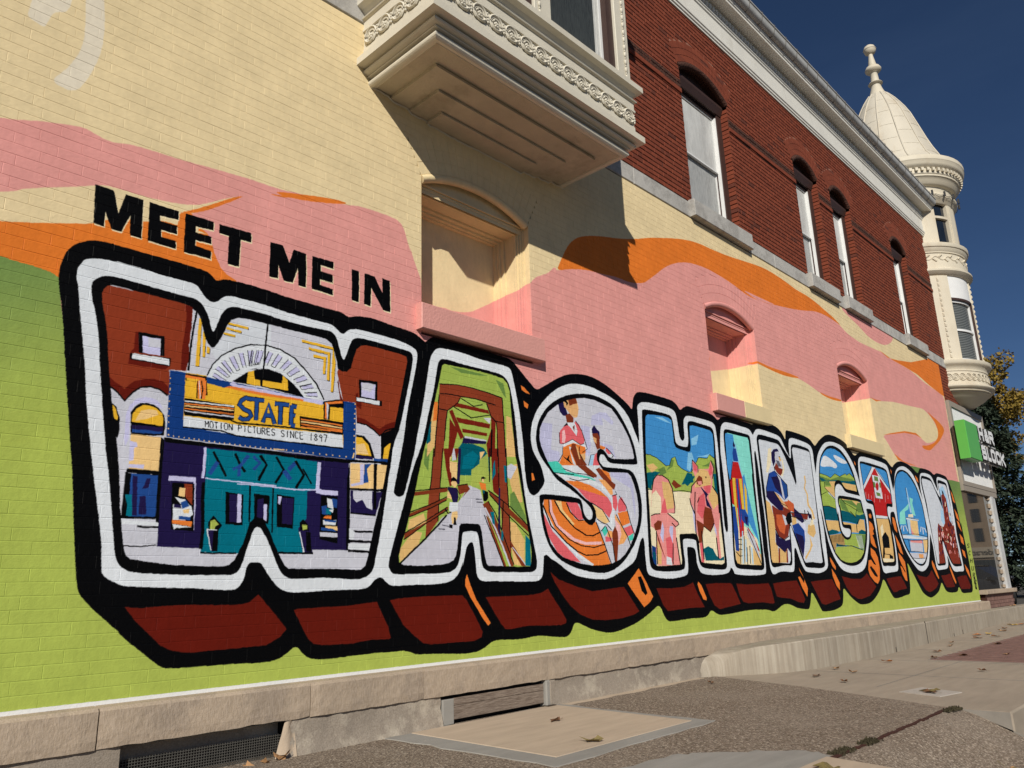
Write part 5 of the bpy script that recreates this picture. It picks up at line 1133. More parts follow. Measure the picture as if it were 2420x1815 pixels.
#clip 9320,2682 9349,2697 9537,2699 9800,2696 9879,2688 9933,2652 10033,2546 10127,2413 10221,2280 10277,2176 10309,2220 10309,2388 10299,2556 10291,2666 10330,2700 10457,2705 10754,2698 10863,2687 10871,2613 10865,2393 10861,2046 10845,1752 10838,1489 10831,1230 10833,1158 10778,1142 10654,1147 10509,1156 10290,1148 10251,1175 10191,1293 10132,1411 10068,1509 10001,1596 9966,1635 9949,1654 9925,1633 9899,1514 9878,1318 9838,1173 9794,1135 9567,1142 9398,1143 9327,1148 9306,1189 9316,1310 9325,1592 9335,1927 9328,2262 9319,2538
=lgray2 8969,2754 11702,3093 10921,752 8535,807
=creamw 9563,2596 9657,2623 9602,2406 9483,2276 9433,2279
=creamw 9957,2539 9982,2359 9902,2262 9849,2266
=tan 9314,1925 9440,1884 9528,1647 9464,1397 9518,1360 9504,1144 9271,1134 9325,1592
=tan 10514,1655 10715,1662 10730,1548 10635,1484 10520,1511 10455,1540
=tan 10517,1501 10578,1380 10479,1297 10301,1185 10286,1215 10464,1327 10504,1379
=tan 9551,1323 9791,1327 9719,1144 9525,1144
=creamw 10595,2002 10645,1921 10707,1798 10690,1661 10558,1636 10681,1797
=lav2 10214,1694 10416,1651 10425,1600 10251,1175 10218,1224 10370,1578
=indigo 9640,2556 9724,2609 9836,2630 9880,2589 9769,2577 9731,2500 9737,2451 9663,2371 9630,2449
=lgray 9751,2575 9873,2596 9883,2531 9932,2445 9931,2371 9871,2349 9774,2390 9737,2451
=gray2 9759,2470 9846,2462 9900,2393 9790,2383
=tan 9836,2526 9897,2516 9921,2469 9865,2464
=brownr 9677,2357 9750,2436 9822,2369 9929,2363 9894,2302 9830,2264 9734,2305
=black 9835,2522 9892,2532 9897,2516
=navy3 9507,2270 9667,2319 9856,2226 10000,2156 9996,2074 9974,1991 9870,1945 9729,2016 9580,2046 9377,1985 9381,2071
=indigo 9389,2033 9580,2046 9725,2000 9817,1878 9773,1781 9674,1807 9456,1897 9354,1961
=indigo 9557,2226 9794,2261 9841,2104 9831,1998 9643,2090
=lgray 9688,2333 9828,2256 9833,2208 9860,2105 9889,1946 9827,1982 9795,2197
=navy2 9854,2218 9998,2147 9997,2009 9900,1987 9860,2105
=tanskin 9580,2046 9723,1992 9940,1869 9996,1807 9767,1891
=brownr 9481,1859 9674,1807 9922,1804 9941,1742 9497,1722
=orangeb 9848,1927 9997,1944 10127,1879 10141,1798 9964,1822
=brownr 9508,1859 9780,1775 9770,1657 9946,1644 9856,1483 9709,1431 9589,1467 9508,1570
=orangeb 9575,1746 9730,1753 9829,1629 9750,1500 9628,1535 9564,1620
=brownr 9804,1865 10016,1816 10014,1726 9894,1701 9780,1775
=orangeb 9966,1965 10136,1914 10139,1843 10014,1806
=black 9916,1781 10014,1806 10020,1666 9897,1632 9798,1677 9857,1729
=brownr 10011,1796 10559,1802 10509,1717 10043,1747
=indigo 10122,1862 10334,1781 10404,1692 10325,1668 10110,1740
=indigo 10537,1811 10656,1796 10665,1744 10565,1740
=lgray 9752,1754 9817,1747 9875,1631 9804,1619
=tan 10040,1737 10158,1742 10152,1641 10073,1609 10012,1636
=indigo 9501,1541 9586,1457 9773,1423 9913,1446 9864,1270 9791,1327 9709,1268 9478,1369
=navy3 10009,1626 10205,1664 10367,1568 10352,1436 10239,1215 10132,1411 10050,1528
=indigo 10074,1529 10298,1495 10322,1415 10239,1215 10162,1352
=brownr 9532,1332 9570,1314 9535,1144 9493,1144
=brownr 9755,1317 9786,1307 9763,1144 9715,1144
=tan 10572,2324 10577,2240 10521,2150 10586,2069 10580,1917 10692,1820 10730,1831 10621,1924 10627,2076 10562,2156 10618,2243 10614,2330
=tan 10569,1999 10569,1913 10673,1845 10712,1733 10764,1740 10723,1856 10619,1924 10620,2005
=black 9660,2316 9848,2223 9991,2153 9976,1999 9995,2001 10010,2158 9864,2229 9675,2323
=black 9572,2043 9761,1896 9935,1865 9945,1872 9776,1902 9588,2048
=black 10031,1792 10554,1791 10560,1802 10037,1802
=black 9992,1740 10453,1704 10462,1715 10001,1750
=black 9496,1557 9579,1463 9731,1427 9885,1480 9873,1488 9732,1437 9598,1470 9516,1563
=black 9499,2270 9373,2071 9362,1961 9380,1962 9390,2071 9516,2270
=black 9672,2372 9677,2324 9696,2327 9690,2375
=black 10534,1840 10646,1720 10671,1726 10559,1846
=black 10438,1847 10444,1785 10469,1788 10463,1850
!
#clip 11189,2554 11263,2652 11404,2748 11510,2800 11654,2830 11816,2833 11992,2800 12137,2738 12287,2619 12403,2466 12462,2355 12468,2241 12552,2065 12595,1916 12650,1888 12604,1650 12518,1474 12387,1299 12248,1219 12048,1167 11865,1150 11666,1155 11483,1192 11324,1287 11236,1424 11162,1604 11115,1785 11090,2032 11102,2149 11120,2370
=skyb 11029,2884 13476,3168 12480,716 10117,771
~white 11217,2575 11369,2708 11600,2666 11847,2588 11756,2524 11561,2552 11193,2501
~white 11696,2750 11988,2723 12306,2668 12049,2625 11782,2666
=green2 11078,2406 11183,2402 11355,2398 11502,2374 11684,2448 11859,2421 12093,2483 12134,2462 12269,2502 12422,2448 12539,2294 12427,2002 10925,1921
=dgreen 11109,2369 11492,2346 11859,2421 12360,2414 12451,2393 11037,2275
=teal2 11081,2349 11229,2343 11328,2315 11721,2355 11908,2360 12248,2377 12454,2402 12506,2339 11942,2326 11598,2327 11367,2300 11151,2302
=tan 11437,2315 11667,2332 11586,2226 11569,2045 11448,2083 11274,2151 11253,2221 11500,2238
=tan 11922,2333 12454,2335 12461,2221 12002,2228
=green2 11102,2280 11255,2292 11225,2201 11363,2157 11569,2045 11542,1901 11035,1875
=dgreen 11261,2310 11415,2313 11484,2255 11282,2241
=white 11339,2140 11554,2055 11596,2072 11381,2157
=tan 11787,2085 12530,2074 12355,1942 12058,1991 11835,2025
=green2 11717,2081 11883,2027 12062,2001 12355,1942 12530,2074 12625,1861 11671,1819
=dgreen 12424,2058 12552,2065 12595,1916 12391,1906 12351,1998
=teal2 11085,1934 11249,1949 11540,1914 11851,1907 12138,1887 12436,1866 12671,1901 12670,1818 12414,1807 12351,1723 11941,1753 11510,1747 11105,1752
=dgreen 11706,2069 12209,2076 12423,1995 12271,1835 12078,1884 11771,1926
=green2 11900,2047 12356,1979 12244,1846 12026,1905
=tan 11101,1741 11510,1747 12319,1722 12414,1807 12600,1803 12590,1615 12332,1596 11132,1592
=teal2 11155,1582 11300,1614 11462,1608 11565,1584 11445,1559 11193,1535
=teal2 12310,1618 12447,1651 12594,1627 12576,1579 12295,1577
=ochre 11164,1529 11762,1579 11698,1401 11416,1395 11396,1417 11185,1434
=ochre 11212,1434 11400,1427 11328,1298 11252,1392
=green2 11701,1489 12023,1575 12608,1580 12421,1345 12015,1395 11698,1401
=green 11381,1373 11954,1389 12419,1340 12275,1129 11296,1128 11300,1297
=dgreen 12170,1568 12571,1568 12461,1369 12301,1355 12248,1456
=teal2 11400,1427 11475,1407 11698,1401 11694,1390 11383,1379
=black 11118,2406 11350,2394 11502,2370 11684,2444 11858,2417 12094,2479 12133,2458 12264,2498 12413,2444 12431,2452 12274,2507 12135,2467 12093,2487 11861,2425 11684,2452 11501,2378 11360,2402 11126,2414
=black 11383,1379 11952,1389 12381,1334 12394,1344 11960,1399 11386,1389
=black 11245,2291 11238,2200 11355,2154 11563,2051 11580,2057 11371,2160 11257,2205 11265,2293
=black 11779,2082 11919,2017 12055,1997 12369,1930 12384,1937 12068,2004 11935,2024 11796,2089
=black 12403,1809 12244,1720 12231,1603 12258,1605 12270,1719 12425,1805
=black 11083,1929 11298,1941 11562,1911 11574,1920 11307,1951 11086,1939
=black 12075,1904 12257,1826 12280,1834 12097,1912
=black 11088,2092 11300,2150 11292,2156 11081,2098
=black 11235,1520 11233,1434 11245,1435 11247,1521
=black 11285,1525 11279,1435 11291,1436 11297,1525
=black 11336,1529 11326,1436 11338,1437 11348,1530
=black 11387,1534 11373,1437 11385,1438 11399,1535
=black 11438,1539 11420,1438 11432,1439 11450,1539
=black 11489,1543 11467,1440 11479,1440 11501,1544
=black 11541,1548 11514,1441 11527,1441 11553,1549
=black 11593,1553 11562,1442 11575,1442 11605,1553
=black 11645,1558 11610,1443 11623,1443 11658,1558
=black 11698,1562 11659,1444 11671,1444 11711,1563
=white 12174,1556 12237,1365 12251,1366 12187,1558
=white 12217,1557 12271,1365 12285,1367 12230,1559
=white 12260,1559 12305,1366 12318,1367 12273,1560
=white 12303,1560 12339,1366 12353,1368 12317,1561
=white 12346,1561 12373,1367 12387,1368 12360,1562
=white 12390,1562 12407,1368 12421,1369 12404,1563
!
~black 12515,2233 12246,2240 12031,2244 11953,2289 11880,2349 11793,2365 11694,2344 11623,2302 11597,2227 11557,2045 11552,1866 11560,1893 11573,1727 11577,1617 11635,1542 11730,1489 11840,1475 11953,1506 12023,1575 12050,1689 12014,1711 11776,1698 11741,1723 11728,1845 11730,2014 11687,1962 11696,2053 11729,2084 11973,2083 12459,2084 12552,2065 12527,2197
~white 12568,2173 12469,2176 12035,2188 11952,2220 11881,2284 11795,2306 11698,2289 11624,2238 11579,2109 11560,1955 11579,1815 11611,1918 11621,1785 11627,1641 11675,1576 11746,1534 11825,1514 11917,1527 11978,1574 12005,1648 11758,1648 11696,1677 11681,1754 11687,1933 11664,1961 11649,2050 11698,2125 11873,2132 12230,2131 12524,2123 12615,2098 12719,2036 12679,2130
#clip 12785,2679 12808,2707 12932,2711 13305,2698 13698,2695 13882,2681 13950,2648 13967,2561 13981,2435 13994,2309 13999,2163 13969,2128 13776,2124 13710,2109 13681,2031 13672,1917 13705,1778 13710,1653 13714,1421 13692,1282 13678,1190 13628,1170 13308,1161 13193,1163 13157,1196 13147,1321 13153,1636 13154,1775 13135,1911 13141,2049 13119,2117 13047,2127 12871,2121 12818,2140 12797,2212 12790,2348 12789,2531
=skyb 12594,2792 14864,3018 13931,1020 11932,1029
=tan 13090,1864 13719,1872 13766,1611 13129,1593
=tan 13114,1907 13810,1939 13674,1153 13100,1152
=white 13278,2696 13435,2700 13694,2558 13988,2357 13990,2299 13537,2565 13400,2678 13154,2515 12789,2284 12790,2348
=dredr 13389,2682 13537,2565 13990,2299 13982,2095 13775,2122 13705,1900 13118,1901 13051,2136 12805,2140 12793,2293 13158,2525
=white 13144,1903 13707,1905 13701,1862 13136,1852
=dredr 13255,2575 13537,2565 13427,2680
=white 13236,2559 13576,2563 13573,2181 13248,2185
=dgreen 13321,2547 13501,2543 13495,2466 13315,2471
=dgreen 13315,2283 13494,2276 13496,2219 13317,2227
=dgreen 13241,2447 13330,2444 13320,2358 13241,2353
=dgreen 13518,2458 13582,2453 13572,2367 13508,2372
=dredr 13344,2417 13441,2462 13484,2408 13438,2329 13362,2305 13320,2358
=pinkw 12844,2251 12812,2140 12823,2141 12855,2252
=pinkw 12954,2231 12911,2091 12922,2092 12966,2232
=pinkw 13066,2211 13056,2155 13067,2156 13077,2212
=pinkw 13214,2276 13156,2105 13168,2106 13225,2277
=pinkw 13329,2255 13306,2170 13317,2171 13340,2256
=pinkw 13445,2235 13409,2120 13421,2121 13456,2236
=pinkw 13600,2302 13563,2185 13575,2186 13612,2303
=pinkw 13719,2281 13669,2135 13681,2136 13731,2282
=pinkw 13840,2260 13828,2201 13841,2202 13853,2261
=black 12803,2357 13284,2685 13264,2687 12785,2358
=black 13421,2687 13674,2535 13981,2364 14004,2370 13696,2542 13442,2694
=black 13133,1848 13712,1859 13718,1867 13138,1856
=black 13211,2556 13237,2183 13568,2177 13577,2186 13259,2187 13234,2560
=creamw 13262,1712 13391,1772 13387,1643 13257,1521
=black 13273,1558 13389,1616 13467,1645 13587,1557 13544,1280 13643,1263 13641,1199 13481,1198 13491,1280 13285,1287 13225,1206 13172,1232 13259,1403
=tan 13316,1386 13580,1391 13535,1289 13302,1296
=creamw 13181,1223 13677,1217 13642,1170 13169,1165
!
#clip 14300,2488 14372,2583 14501,2674 14643,2727 14804,2751 15005,2727 15211,2639 15377,2525 15495,2376 15591,2182 15614,1974 15603,1766 15614,1659 15511,1452 15398,1299 15243,1188 15093,1143 14966,1137 14825,1161 14670,1214 14533,1300 14388,1423 14282,1564 14219,1736 14177,1859 14166,1882 14206,2156 14240,2354
=skyb 14119,2797 17129,3073 15930,936 13310,958
=aqua 14304,1995 14722,2135 14871,2193 14785,2078 14581,2028 14536,1809 14212,1797
=aqua 14953,2300 15129,2280 15055,2194 15133,1973 14958,1996 14934,2197
=lblue 14819,2465 14877,2459 14942,2025 14863,2021 14827,2292
=creamw 14740,1986 14994,2007 14995,1947 14715,1935
=white 14594,1929 15267,1928 15252,1897 14592,1895
=lblue 14605,1890 14788,1898 14721,1638 14610,1654
=cream2 14785,1893 15184,1889 15142,1619 14752,1639
=pigpink 14758,1837 14812,1700 14937,1644 14757,1649
=white 14256,1631 15627,1608 15605,1566 15282,1569 14253,1564
=lblue 14276,1612 14757,1635 15632,1618 15363,1601
=lgray 14593,1514 15266,1538 15226,1337 14587,1349
=cream2 15314,1570 15588,1566 15452,1340 15290,1338
=pigpink 14623,1544 15272,1549 15277,1498 14634,1505
=lgray 14429,1327 15414,1329 15281,1138 14522,1156
=orangel 14961,1309 15210,1307 15190,1237 14959,1245
=white 14560,1233 15328,1228 15120,1133 14884,1157
=black 14574,1924 15257,1913 15267,1922 14583,1933
=black 14220,1611 14612,1642 15069,1650 15626,1614 15638,1623 15078,1659 14614,1650 14220,1620
=black 14244,1550 14705,1531 15273,1549 15593,1572 15594,1581 15275,1558 14712,1540 14252,1558
=black 14407,1342 14918,1349 15376,1324 15386,1333 14925,1357 14411,1351
=black 14531,1238 14857,1226 15271,1238 15273,1247 14862,1234 14538,1246
=black 14591,1889 14596,1653 14623,1655 14618,1891
=black 14524,1550 14544,1347 14570,1349 14551,1552
=black 14805,2463 14814,2291 14841,2294 14833,2467
=white 14210,1676 14311,1774 14360,1767 14347,1681 14386,1684 14398,1773 14280,1779 14174,1678
=white 14411,1765 14485,1780 14555,1686 14594,1692 14519,1789 14405,1777
=white 15275,1700 15351,1791 15400,1774 15373,1662 15417,1664 15443,1779 15317,1797 15233,1700
=white 15440,1772 15522,1756 15555,1697 15598,1702 15563,1764 15469,1784
!
#clip 15813,2664 15864,2712 16135,2711 16370,2697 16449,2647 16583,2501 16761,2301 16860,2184 16864,2419 16835,2563 16818,2663 16874,2698 17282,2692 17351,2645 17372,2450 17443,2110 17408,1601 17326,1707 17390,1429 17417,1219 17412,1147 17140,1147 16916,1152 16836,1205 16709,1365 16582,1524 16505,1641 16470,1674 16444,1629 16448,1415 16427,1161 16155,1150 15948,1149 15937,1252 15926,1480 15915,1772 15898,1930 15892,1933 15892,2251 15829,2515
=lgray2 15678,2780 19256,3080 17800,838 14714,875
=lblue 16848,2586 17114,2662 17293,2445 17270,1821 16771,2190
=lblue 16690,2175 16852,2139 16836,1917 16704,1879 16613,1974
=brownr 16884,2454 17065,2510 17193,2405 17195,2212 17176,1986 17343,1880 17518,1716 17547,1380 16162,1362 16295,1789 16392,1900 16622,1800 16836,1917 16879,2185
=brownr 16302,1785 16513,1846 17237,1816 17448,1142 16045,1139
=dred 16972,2237 16958,2168 17005,2172 17019,2241
=dred 16553,1603 16494,1518 16552,1519 16612,1604
=pigpink 17368,1795 17314,1731 17357,1731 17412,1796
=creamw 17188,2136 17218,2051 17285,2059 17254,2144
=creamw 16540,1830 16555,1750 16622,1756 16606,1837
=dred 16742,1800 16777,1720 16817,1724 16783,1804
=dred 17080,2238 17097,2157 17140,2162 17124,2244
=dred2 17472,1937 17520,1887 17562,1893 17514,1944
=dred 17351,1891 17355,1827 17411,1832 17406,1896
=dred 16941,2390 16875,2300 16934,2302 17001,2393
=indigo 17164,1913 17186,1873 17242,1880 17221,1920
=dred 16480,1581 16486,1497 16523,1500 16517,1584
=indigo 16963,2115 16959,2050 17026,2056 17030,2121
=dred 16958,1633 16966,1576 17033,1581 17026,1638
=dred2 16617,1587 16597,1521 16657,1524 16677,1590
=indigo 16962,2369 16902,2297 16947,2298 17007,2370
=dred 16334,1644 16342,1590 16388,1594 16379,1648
=dred2 16593,1653 16589,1609 16650,1613 16654,1657
=dred2 17044,2224 17072,2183 17121,2190 17092,2232
=dred 17258,1842 17303,1796 17374,1806 17329,1853
=pigpink 16533,1867 16486,1822 16517,1821 16564,1866
=indigo 17262,2129 17259,2079 17306,2084 17308,2134
=indigo 17304,1684 17245,1625 17305,1624 17364,1684
=creamw 17003,1668 17030,1599 17087,1605 17060,1673
=indigo 17149,2133 17088,2067 17124,2067 17186,2134
=dred 16442,1697 16466,1620 16504,1624 16480,1701
=dred2 16496,1749 16490,1708 16544,1711 16549,1753
=dred 17165,1956 17173,1898 17231,1903 17223,1961
=dred 16597,1734 16589,1651 16655,1655 16663,1739
=pigpink 16402,1826 16424,1771 16460,1775 16438,1830
=dred2 16983,2105 16948,2044 16983,2046 17018,2106
=dred2 16592,1591 16650,1558 16701,1568 16644,1601
=creamw 16916,1719 16868,1674 16914,1673 16963,1718
=indigo 16915,2329 16918,2269 16977,2275 16974,2336
=dred 17138,1905 17055,1815 17118,1815 17202,1905
=creamw 16830,1597 16780,1544 16843,1543 16893,1597
=pigpink 17048,2037 16999,1997 17034,1997 17084,2037
=dred 17067,1897 17061,1835 17124,1840 17131,1902
=pigpink 16660,1702 16686,1633 16719,1636 16693,1705
=dred 17097,2304 17070,2218 17125,2222 17152,2309
=pigpink 16829,1810 16862,1770 16919,1778 16886,1818
=indigo 16367,1836 16400,1755 16461,1762 16428,1843
=dred 17306,1976 17299,1918 17335,1921 17342,1979
=creamw 16614,1725 16568,1675 16614,1675 16661,1725
=creamw 16704,1610 16669,1555 16717,1556 16753,1611
=pigpink 17070,2345 17035,2258 17077,2261 17112,2348
=creamw 17415,1909 17405,1822 17480,1827 17490,1915
=dred2 17038,1798 16973,1726 17035,1726 17100,1798
=dred2 17128,2317 17139,2284 17194,2291 17183,2324
=pigpink 17379,1866 17444,1832 17477,1839 17411,1873
=dred 16497,1849 16531,1795 16582,1802 16548,1856
=pigpink 17106,2235 17070,2147 17124,2150 17161,2239
=dred2 16421,1605 16420,1527 16459,1530 16460,1608
=dred 17006,1920 16996,1844 17041,1848 17051,1923
=indigo 17040,1935 17024,1863 17064,1866 17080,1938
=indigo 16553,1800 16504,1750 16562,1750 16611,1799
=dred2 16631,1717 16660,1680 16721,1688 16692,1726
=creamw 17077,2326 17026,2249 17068,2251 17120,2328
=dred 16661,1631 16686,1573 16754,1580 16729,1638
=creamw 16277,1636 16259,1565 16323,1568 16341,1639
=pigpink 16575,1739 16525,1682 16596,1682 16647,1739
=pinkw 17393,1366 17374,1271 17417,1273 17437,1368
=pigpink 16907,1415 16925,1345 16960,1348 16941,1418
=indigo 17559,1435 17510,1380 17557,1380 17606,1434
=pigpink 16270,1551 16333,1518 16379,1528 16316,1561
=pinkw 16539,1709 16538,1626 16601,1631 16602,1714
=pinkw 17592,1599 17551,1500 17593,1501 17635,1600
=black 16813,1634 16843,1559 16909,1565 16879,1641
=black 17065,1511 17025,1437 17081,1438 17122,1512
=dred 17626,1619 17642,1541 17725,1548 17709,1626
=dred 16704,1266 16641,1204 16681,1203 16743,1265
=pigpink 16430,1612 16447,1554 16479,1557 16462,1615
=indigo 16428,1255 16467,1187 16512,1192 16472,1259
=pigpink 16159,1366 16129,1319 16163,1319 16193,1366
=indigo 17498,1560 17534,1521 17594,1529 17558,1568
=pigpink 17141,1397 17142,1330 17179,1333 17177,1400
=pigpink 17458,1606 17431,1537 17508,1540 17535,1610
=pinkw 17671,1809 17666,1755 17717,1759 17722,1812
=dred 17344,1504 17306,1422 17343,1423 17381,1505
=indigo 17164,1572 17086,1473 17139,1474 17218,1572
=pigpink 16622,1252 16558,1174 16592,1174 16656,1252
=indigo 16641,1512 16605,1419 16656,1421 16692,1514
=black 17455,1257 17395,1204 17436,1203 17496,1255
=pinkw 16330,1719 16329,1679 16361,1682 16362,1721
=pigpink 16831,1405 16770,1338 16843,1337 16905,1404
=black 16493,1305 16450,1242 16518,1241 16562,1304
=pinkw 17130,1534 17094,1455 17156,1457 17193,1536
=pinkw 17319,1543 17324,1456 17383,1460 17378,1548
=indigo 16226,1360 16215,1291 16249,1293 16260,1361
=black 17062,1722 17043,1626 17109,1630 17128,1726
=indigo 17187,1807 17174,1715 17228,1718 17241,1810
=pinkw 17092,1657 17007,1564 17047,1564 17132,1657
=pinkw 16925,1544 16988,1492 17061,1503 16998,1555
=indigo 16363,1394 16338,1332 16398,1333 16424,1396
=indigo 17529,1626 17594,1577 17669,1589 17604,1638
=black 17308,1459 17293,1395 17331,1397 17346,1460
=dred 17376,1553 17320,1473 17398,1474 17456,1554
=dred 16486,1749 16530,1699 16594,1709 16550,1758
=dred 16942,1637 16882,1548 16935,1549 16995,1638
=dred 16394,1229 16435,1182 16497,1189 16456,1236
=pigpink 16806,1671 16805,1612 16860,1616 16861,1675
=pigpink 17303,1660 17252,1608 17303,1607 17354,1660
=dred 16318,1367 16298,1307 16354,1309 16374,1369
=pinkw 16486,1731 16473,1646 16522,1649 16534,1734
=pigpink 16430,1595 16492,1559 16536,1567 16474,1603
=black 16339,1579 16343,1504 16414,1509 16411,1585
=dred 16907,1426 16865,1355 16925,1356 16968,1427
=pigpink 16554,1758 16493,1671 16536,1672 16597,1759
=pigpink 16435,1656 16366,1579 16430,1578 16499,1656
=black 17022,1442 17036,1365 17076,1368 17062,1445
=black 16989,2573 17078,2534 17090,2489 16981,2494
!
=black 18287,1545 18225,1556 18192,1545 18254,1533
=black 18195,1555 18120,1537 18147,1528 18222,1546
=black 18110,1530 18117,1509 18165,1513 18157,1534
=black 18127,1505 18210,1494 18239,1506 18155,1517
=black 18200,1498 18200,1477 18248,1480 18248,1501
=black 18214,1483 18142,1470 18163,1460 18235,1474
=black 18167,1470 18104,1480 18075,1468 18138,1459
=black 18295,1405 18188,1412 18167,1399 18274,1392
=black 18155,1406 18100,1363 18144,1362 18200,1405
=black 18098,1361 18098,1319 18146,1322 18145,1364
=black 18124,1314 18242,1324 18238,1336 18120,1326
=black 18130,1169 18185,1253 18138,1253 18083,1169
=black 18270,1169 18326,1254 18279,1254 18223,1169
=black 18130,1204 18270,1205 18278,1218 18138,1217
=black 18150,1102 18101,1026 18147,1026 18197,1102
=black 18111,1021 18175,1012 18201,1023 18137,1032
=black 18194,1012 18270,1020 18258,1032 18183,1023
=black 18287,1026 18338,1102 18291,1102 18240,1026
=black 18153,884 18208,967 18161,967 18106,885
=black 18175,961 18295,952 18315,964 18194,973
=black 18282,959 18249,930 18294,928 18328,957
=black 18272,935 18158,932 18156,920 18271,923
=black 18190,923 18246,880 18291,886 18235,928
=black 18163,751 18218,833 18172,834 18117,752
=black 18186,828 18306,818 18325,830 18205,840
=black 18293,825 18259,796 18305,794 18338,823
=black 18283,801 18169,799 18167,786 18281,789
=black 18201,789 18257,746 18302,752 18246,794
=black 18148,888 18265,886 18268,637 18142,651
=green2 18185,846 18245,778 18269,780 18209,849
=green2 18146,756 18227,688 18251,690 18170,759'''
MX0, MX1, MZ0, MZ1, PPM = -1.2, 18.9, 0.35, 5.65, 512          # index map at 512 per metre, halved afterwards
def rasterize():
    names = list(PAL); idx = {k: i for i, k in enumerate(names)}
    Wd = int((MX1 - MX0)*PPM)//2*2; Hd = int((MZ1 - MZ0)*PPM)//2*2
    A = np.full((Hd, Wd), idx['cream'], np.uint8); clip = None
    def chaikin(p):
        q = np.roll(p, -1, 0); d = np.hypot(*(q - p).T)[:, None]; k = np.minimum(0.25, 0.10/np.maximum(d, 1e-6))
        return np.stack([p + (q - p)*k, q - (q - p)*k], 1).reshape(-1, 2)
    def fill(P, target, val, mask=None):
        X = (P[:, 0] - MX0)*PPM; Y = (P[:, 1] - MZ0)*PPM
        y0 = max(0, int(math.ceil(Y.min() - .5))); y1 = min(Hd - 1, int(math.floor(Y.max() - .5)))
        X2 = np.roll(X, -1); Y2 = np.roll(Y, -1)
        for y in range(y0, y1 + 1):
            yc = y + .5; m = (Y <= yc) != (Y2 <= yc)
            if not m.any(): continue
            xs = np.sort(X[m] + (yc - Y[m])*(X2[m] - X[m])/(Y2[m] - Y[m]))
            for a, b in zip(xs[0::2], xs[1::2]):
                a = max(0, int(math.ceil(a - .5))); b = min(Wd, int(math.floor(b - .5)) + 1)
                if b <= a: continue
                if mask is None: target[y, a:b] = val
                else:
                    row = target[y, a:b]; row[mask[y, a:b]] = val
    for ln in OPS.strip().split('\n'):
        if ln[0] == '!': clip = None; continue
        name, rest = ln[1:].split(' ', 1)
        P = np.array([[float(c) for c in t.split(',')] for t in rest.split()])/1000.0
        if ln[0] == '#':
            clip = np.zeros((Hd, Wd), bool); fill(P, clip, True); continue
        if ln[0] == '~': P = chaikin(chaikin(P))
        fill(P, A, idx[name], clip)
    lut = (np.array([PAL[k] for k in names])/255.0)**2.2*255.0
    lut = lut.astype(np.float32)
    # four sub-samples per texel are averaged in linear light
    acc = np.zeros((Hd//2, Wd//2, 3), np.float32)
    for dy in (0, 1):
        for dx in (0, 1): acc += lut[A[dy::2, dx::2]]
    acc /= 4*255.0
    isg = (A[::2, ::2] == idx['green'])
    return acc, isg
acc, isg = rasterize()
h_, w_ = acc.shape[:2]
zz = MZ0 + (np.arange(h_) + .5)/h_*(MZ1 - MZ0); xx = MX0 + (np.arange(w_) + .5)/w_*(MX1 - MX0)
# the painter blended the green ground from a deeper green at its top edge to a yellow green
rng = np.random.default_rng(3); wob = np.interp(xx, np.linspace(MX0, MX1, 60), rng.uniform(-.25, .25, 60))
t_ = np.clip((zz[:, None] + wob[None, :]*.8 - 1.55)/1.3, 0, 1)[..., None]; t_ = t_*t_*(3-2*t_)
dg = np.array([0.135, 0.225, 0.060], np.float32)
acc = np.where(isg[..., None], acc*(1 - t_) + dg*t_, acc)
# thin unpainted white line just above the stone
acc[(zz > 0.40) & (zz < 0.428)] = 0.80
srgb = np.clip(acc*1.13, 0, 0.86)**(1/2.2)
im = bpy.data.images.new('mural_paint_plan', w_, h_, alpha=False)
buf = np.ones((h_, w_, 4), np.float32); buf[..., :3] = srgb; im.pixels.foreach_set(buf.ravel()); im.update(); im.pack()
del buf, acc, isg, srgb
def mk_mural():
    t = NT('mural_paint', 0.55, 0.10)
    g = t.n('ShaderNodeNewGeometry'); nz = t.n('ShaderNodeTexNoise'); nz.inputs['Scale'].default_value = 28; nz.inputs['Detail'].default_value = 4
    t.l(g.outputs['Position'], nz.inputs['Vector'])
    sub = t.n('ShaderNodeVectorMath', operation='SUBTRACT'); t.l(nz.outputs['Color'], sub.inputs[0]); sub.inputs[1].default_value = (.5, .5, .5)
    sc = t.n('ShaderNodeVectorMath', operation='SCALE'); t.l(sub.outputs[0], sc.inputs[0]); sc.inputs['Scale'].default_value = 0.010
    ad = t.n('ShaderNodeVectorMath', operation='ADD'); t.l(g.outputs['Position'], ad.inputs[0]); t.l(sc.outputs[0], ad.inputs[1])
    sp = t.n('ShaderNodeSeparateXYZ'); t.l(ad.outputs[0], sp.inputs[0])
    cb = t.n('ShaderNodeCombineXYZ')
    for ax, lo, hi, k in (('X', MX0, MX1, 0), ('Z', MZ0, MZ1, 1)):
        m = t.n('ShaderNodeMapRange'); m.inputs['From Min'].default_value = lo; m.inputs['From Max'].default_value = hi
        t.l(sp.outputs[ax], m.inputs[0]); t.l(m.outputs[0], cb.inputs[k])
    tx = t.n('ShaderNodeTexImage'); tx.image = im; tx.extension = 'EXTEND'; t.l(cb.outputs[0], tx.inputs[0])
    n1 = t.noise(3.5, 6, 0.65); n2 = t.noise(26, 4, 0.6, sc=(1, 1, .4))
    c = t.mix(1.0, tx.outputs[0], t.ramp(n1, [(0.3, (.90, .90, .90)), (0.7, (1.07, 1.07, 1.07))]), 'MULTIPLY')
    c = t.mix(1.0, c, t.ramp(n2, [(0.3, (.95, .95, .95)), (0.7, (1.04, 1.04, 1.04))]), 'MULTIPLY')
    n3 = t.noise(38, 5, 0.6); n4 = t.noise(160, 3, 0.6)
    return t.done(c, t.bump(n3, 0.0035, 0.7, t.bump(n4, 0.0012, 0.7)))
M['mural'] = mk_mural()

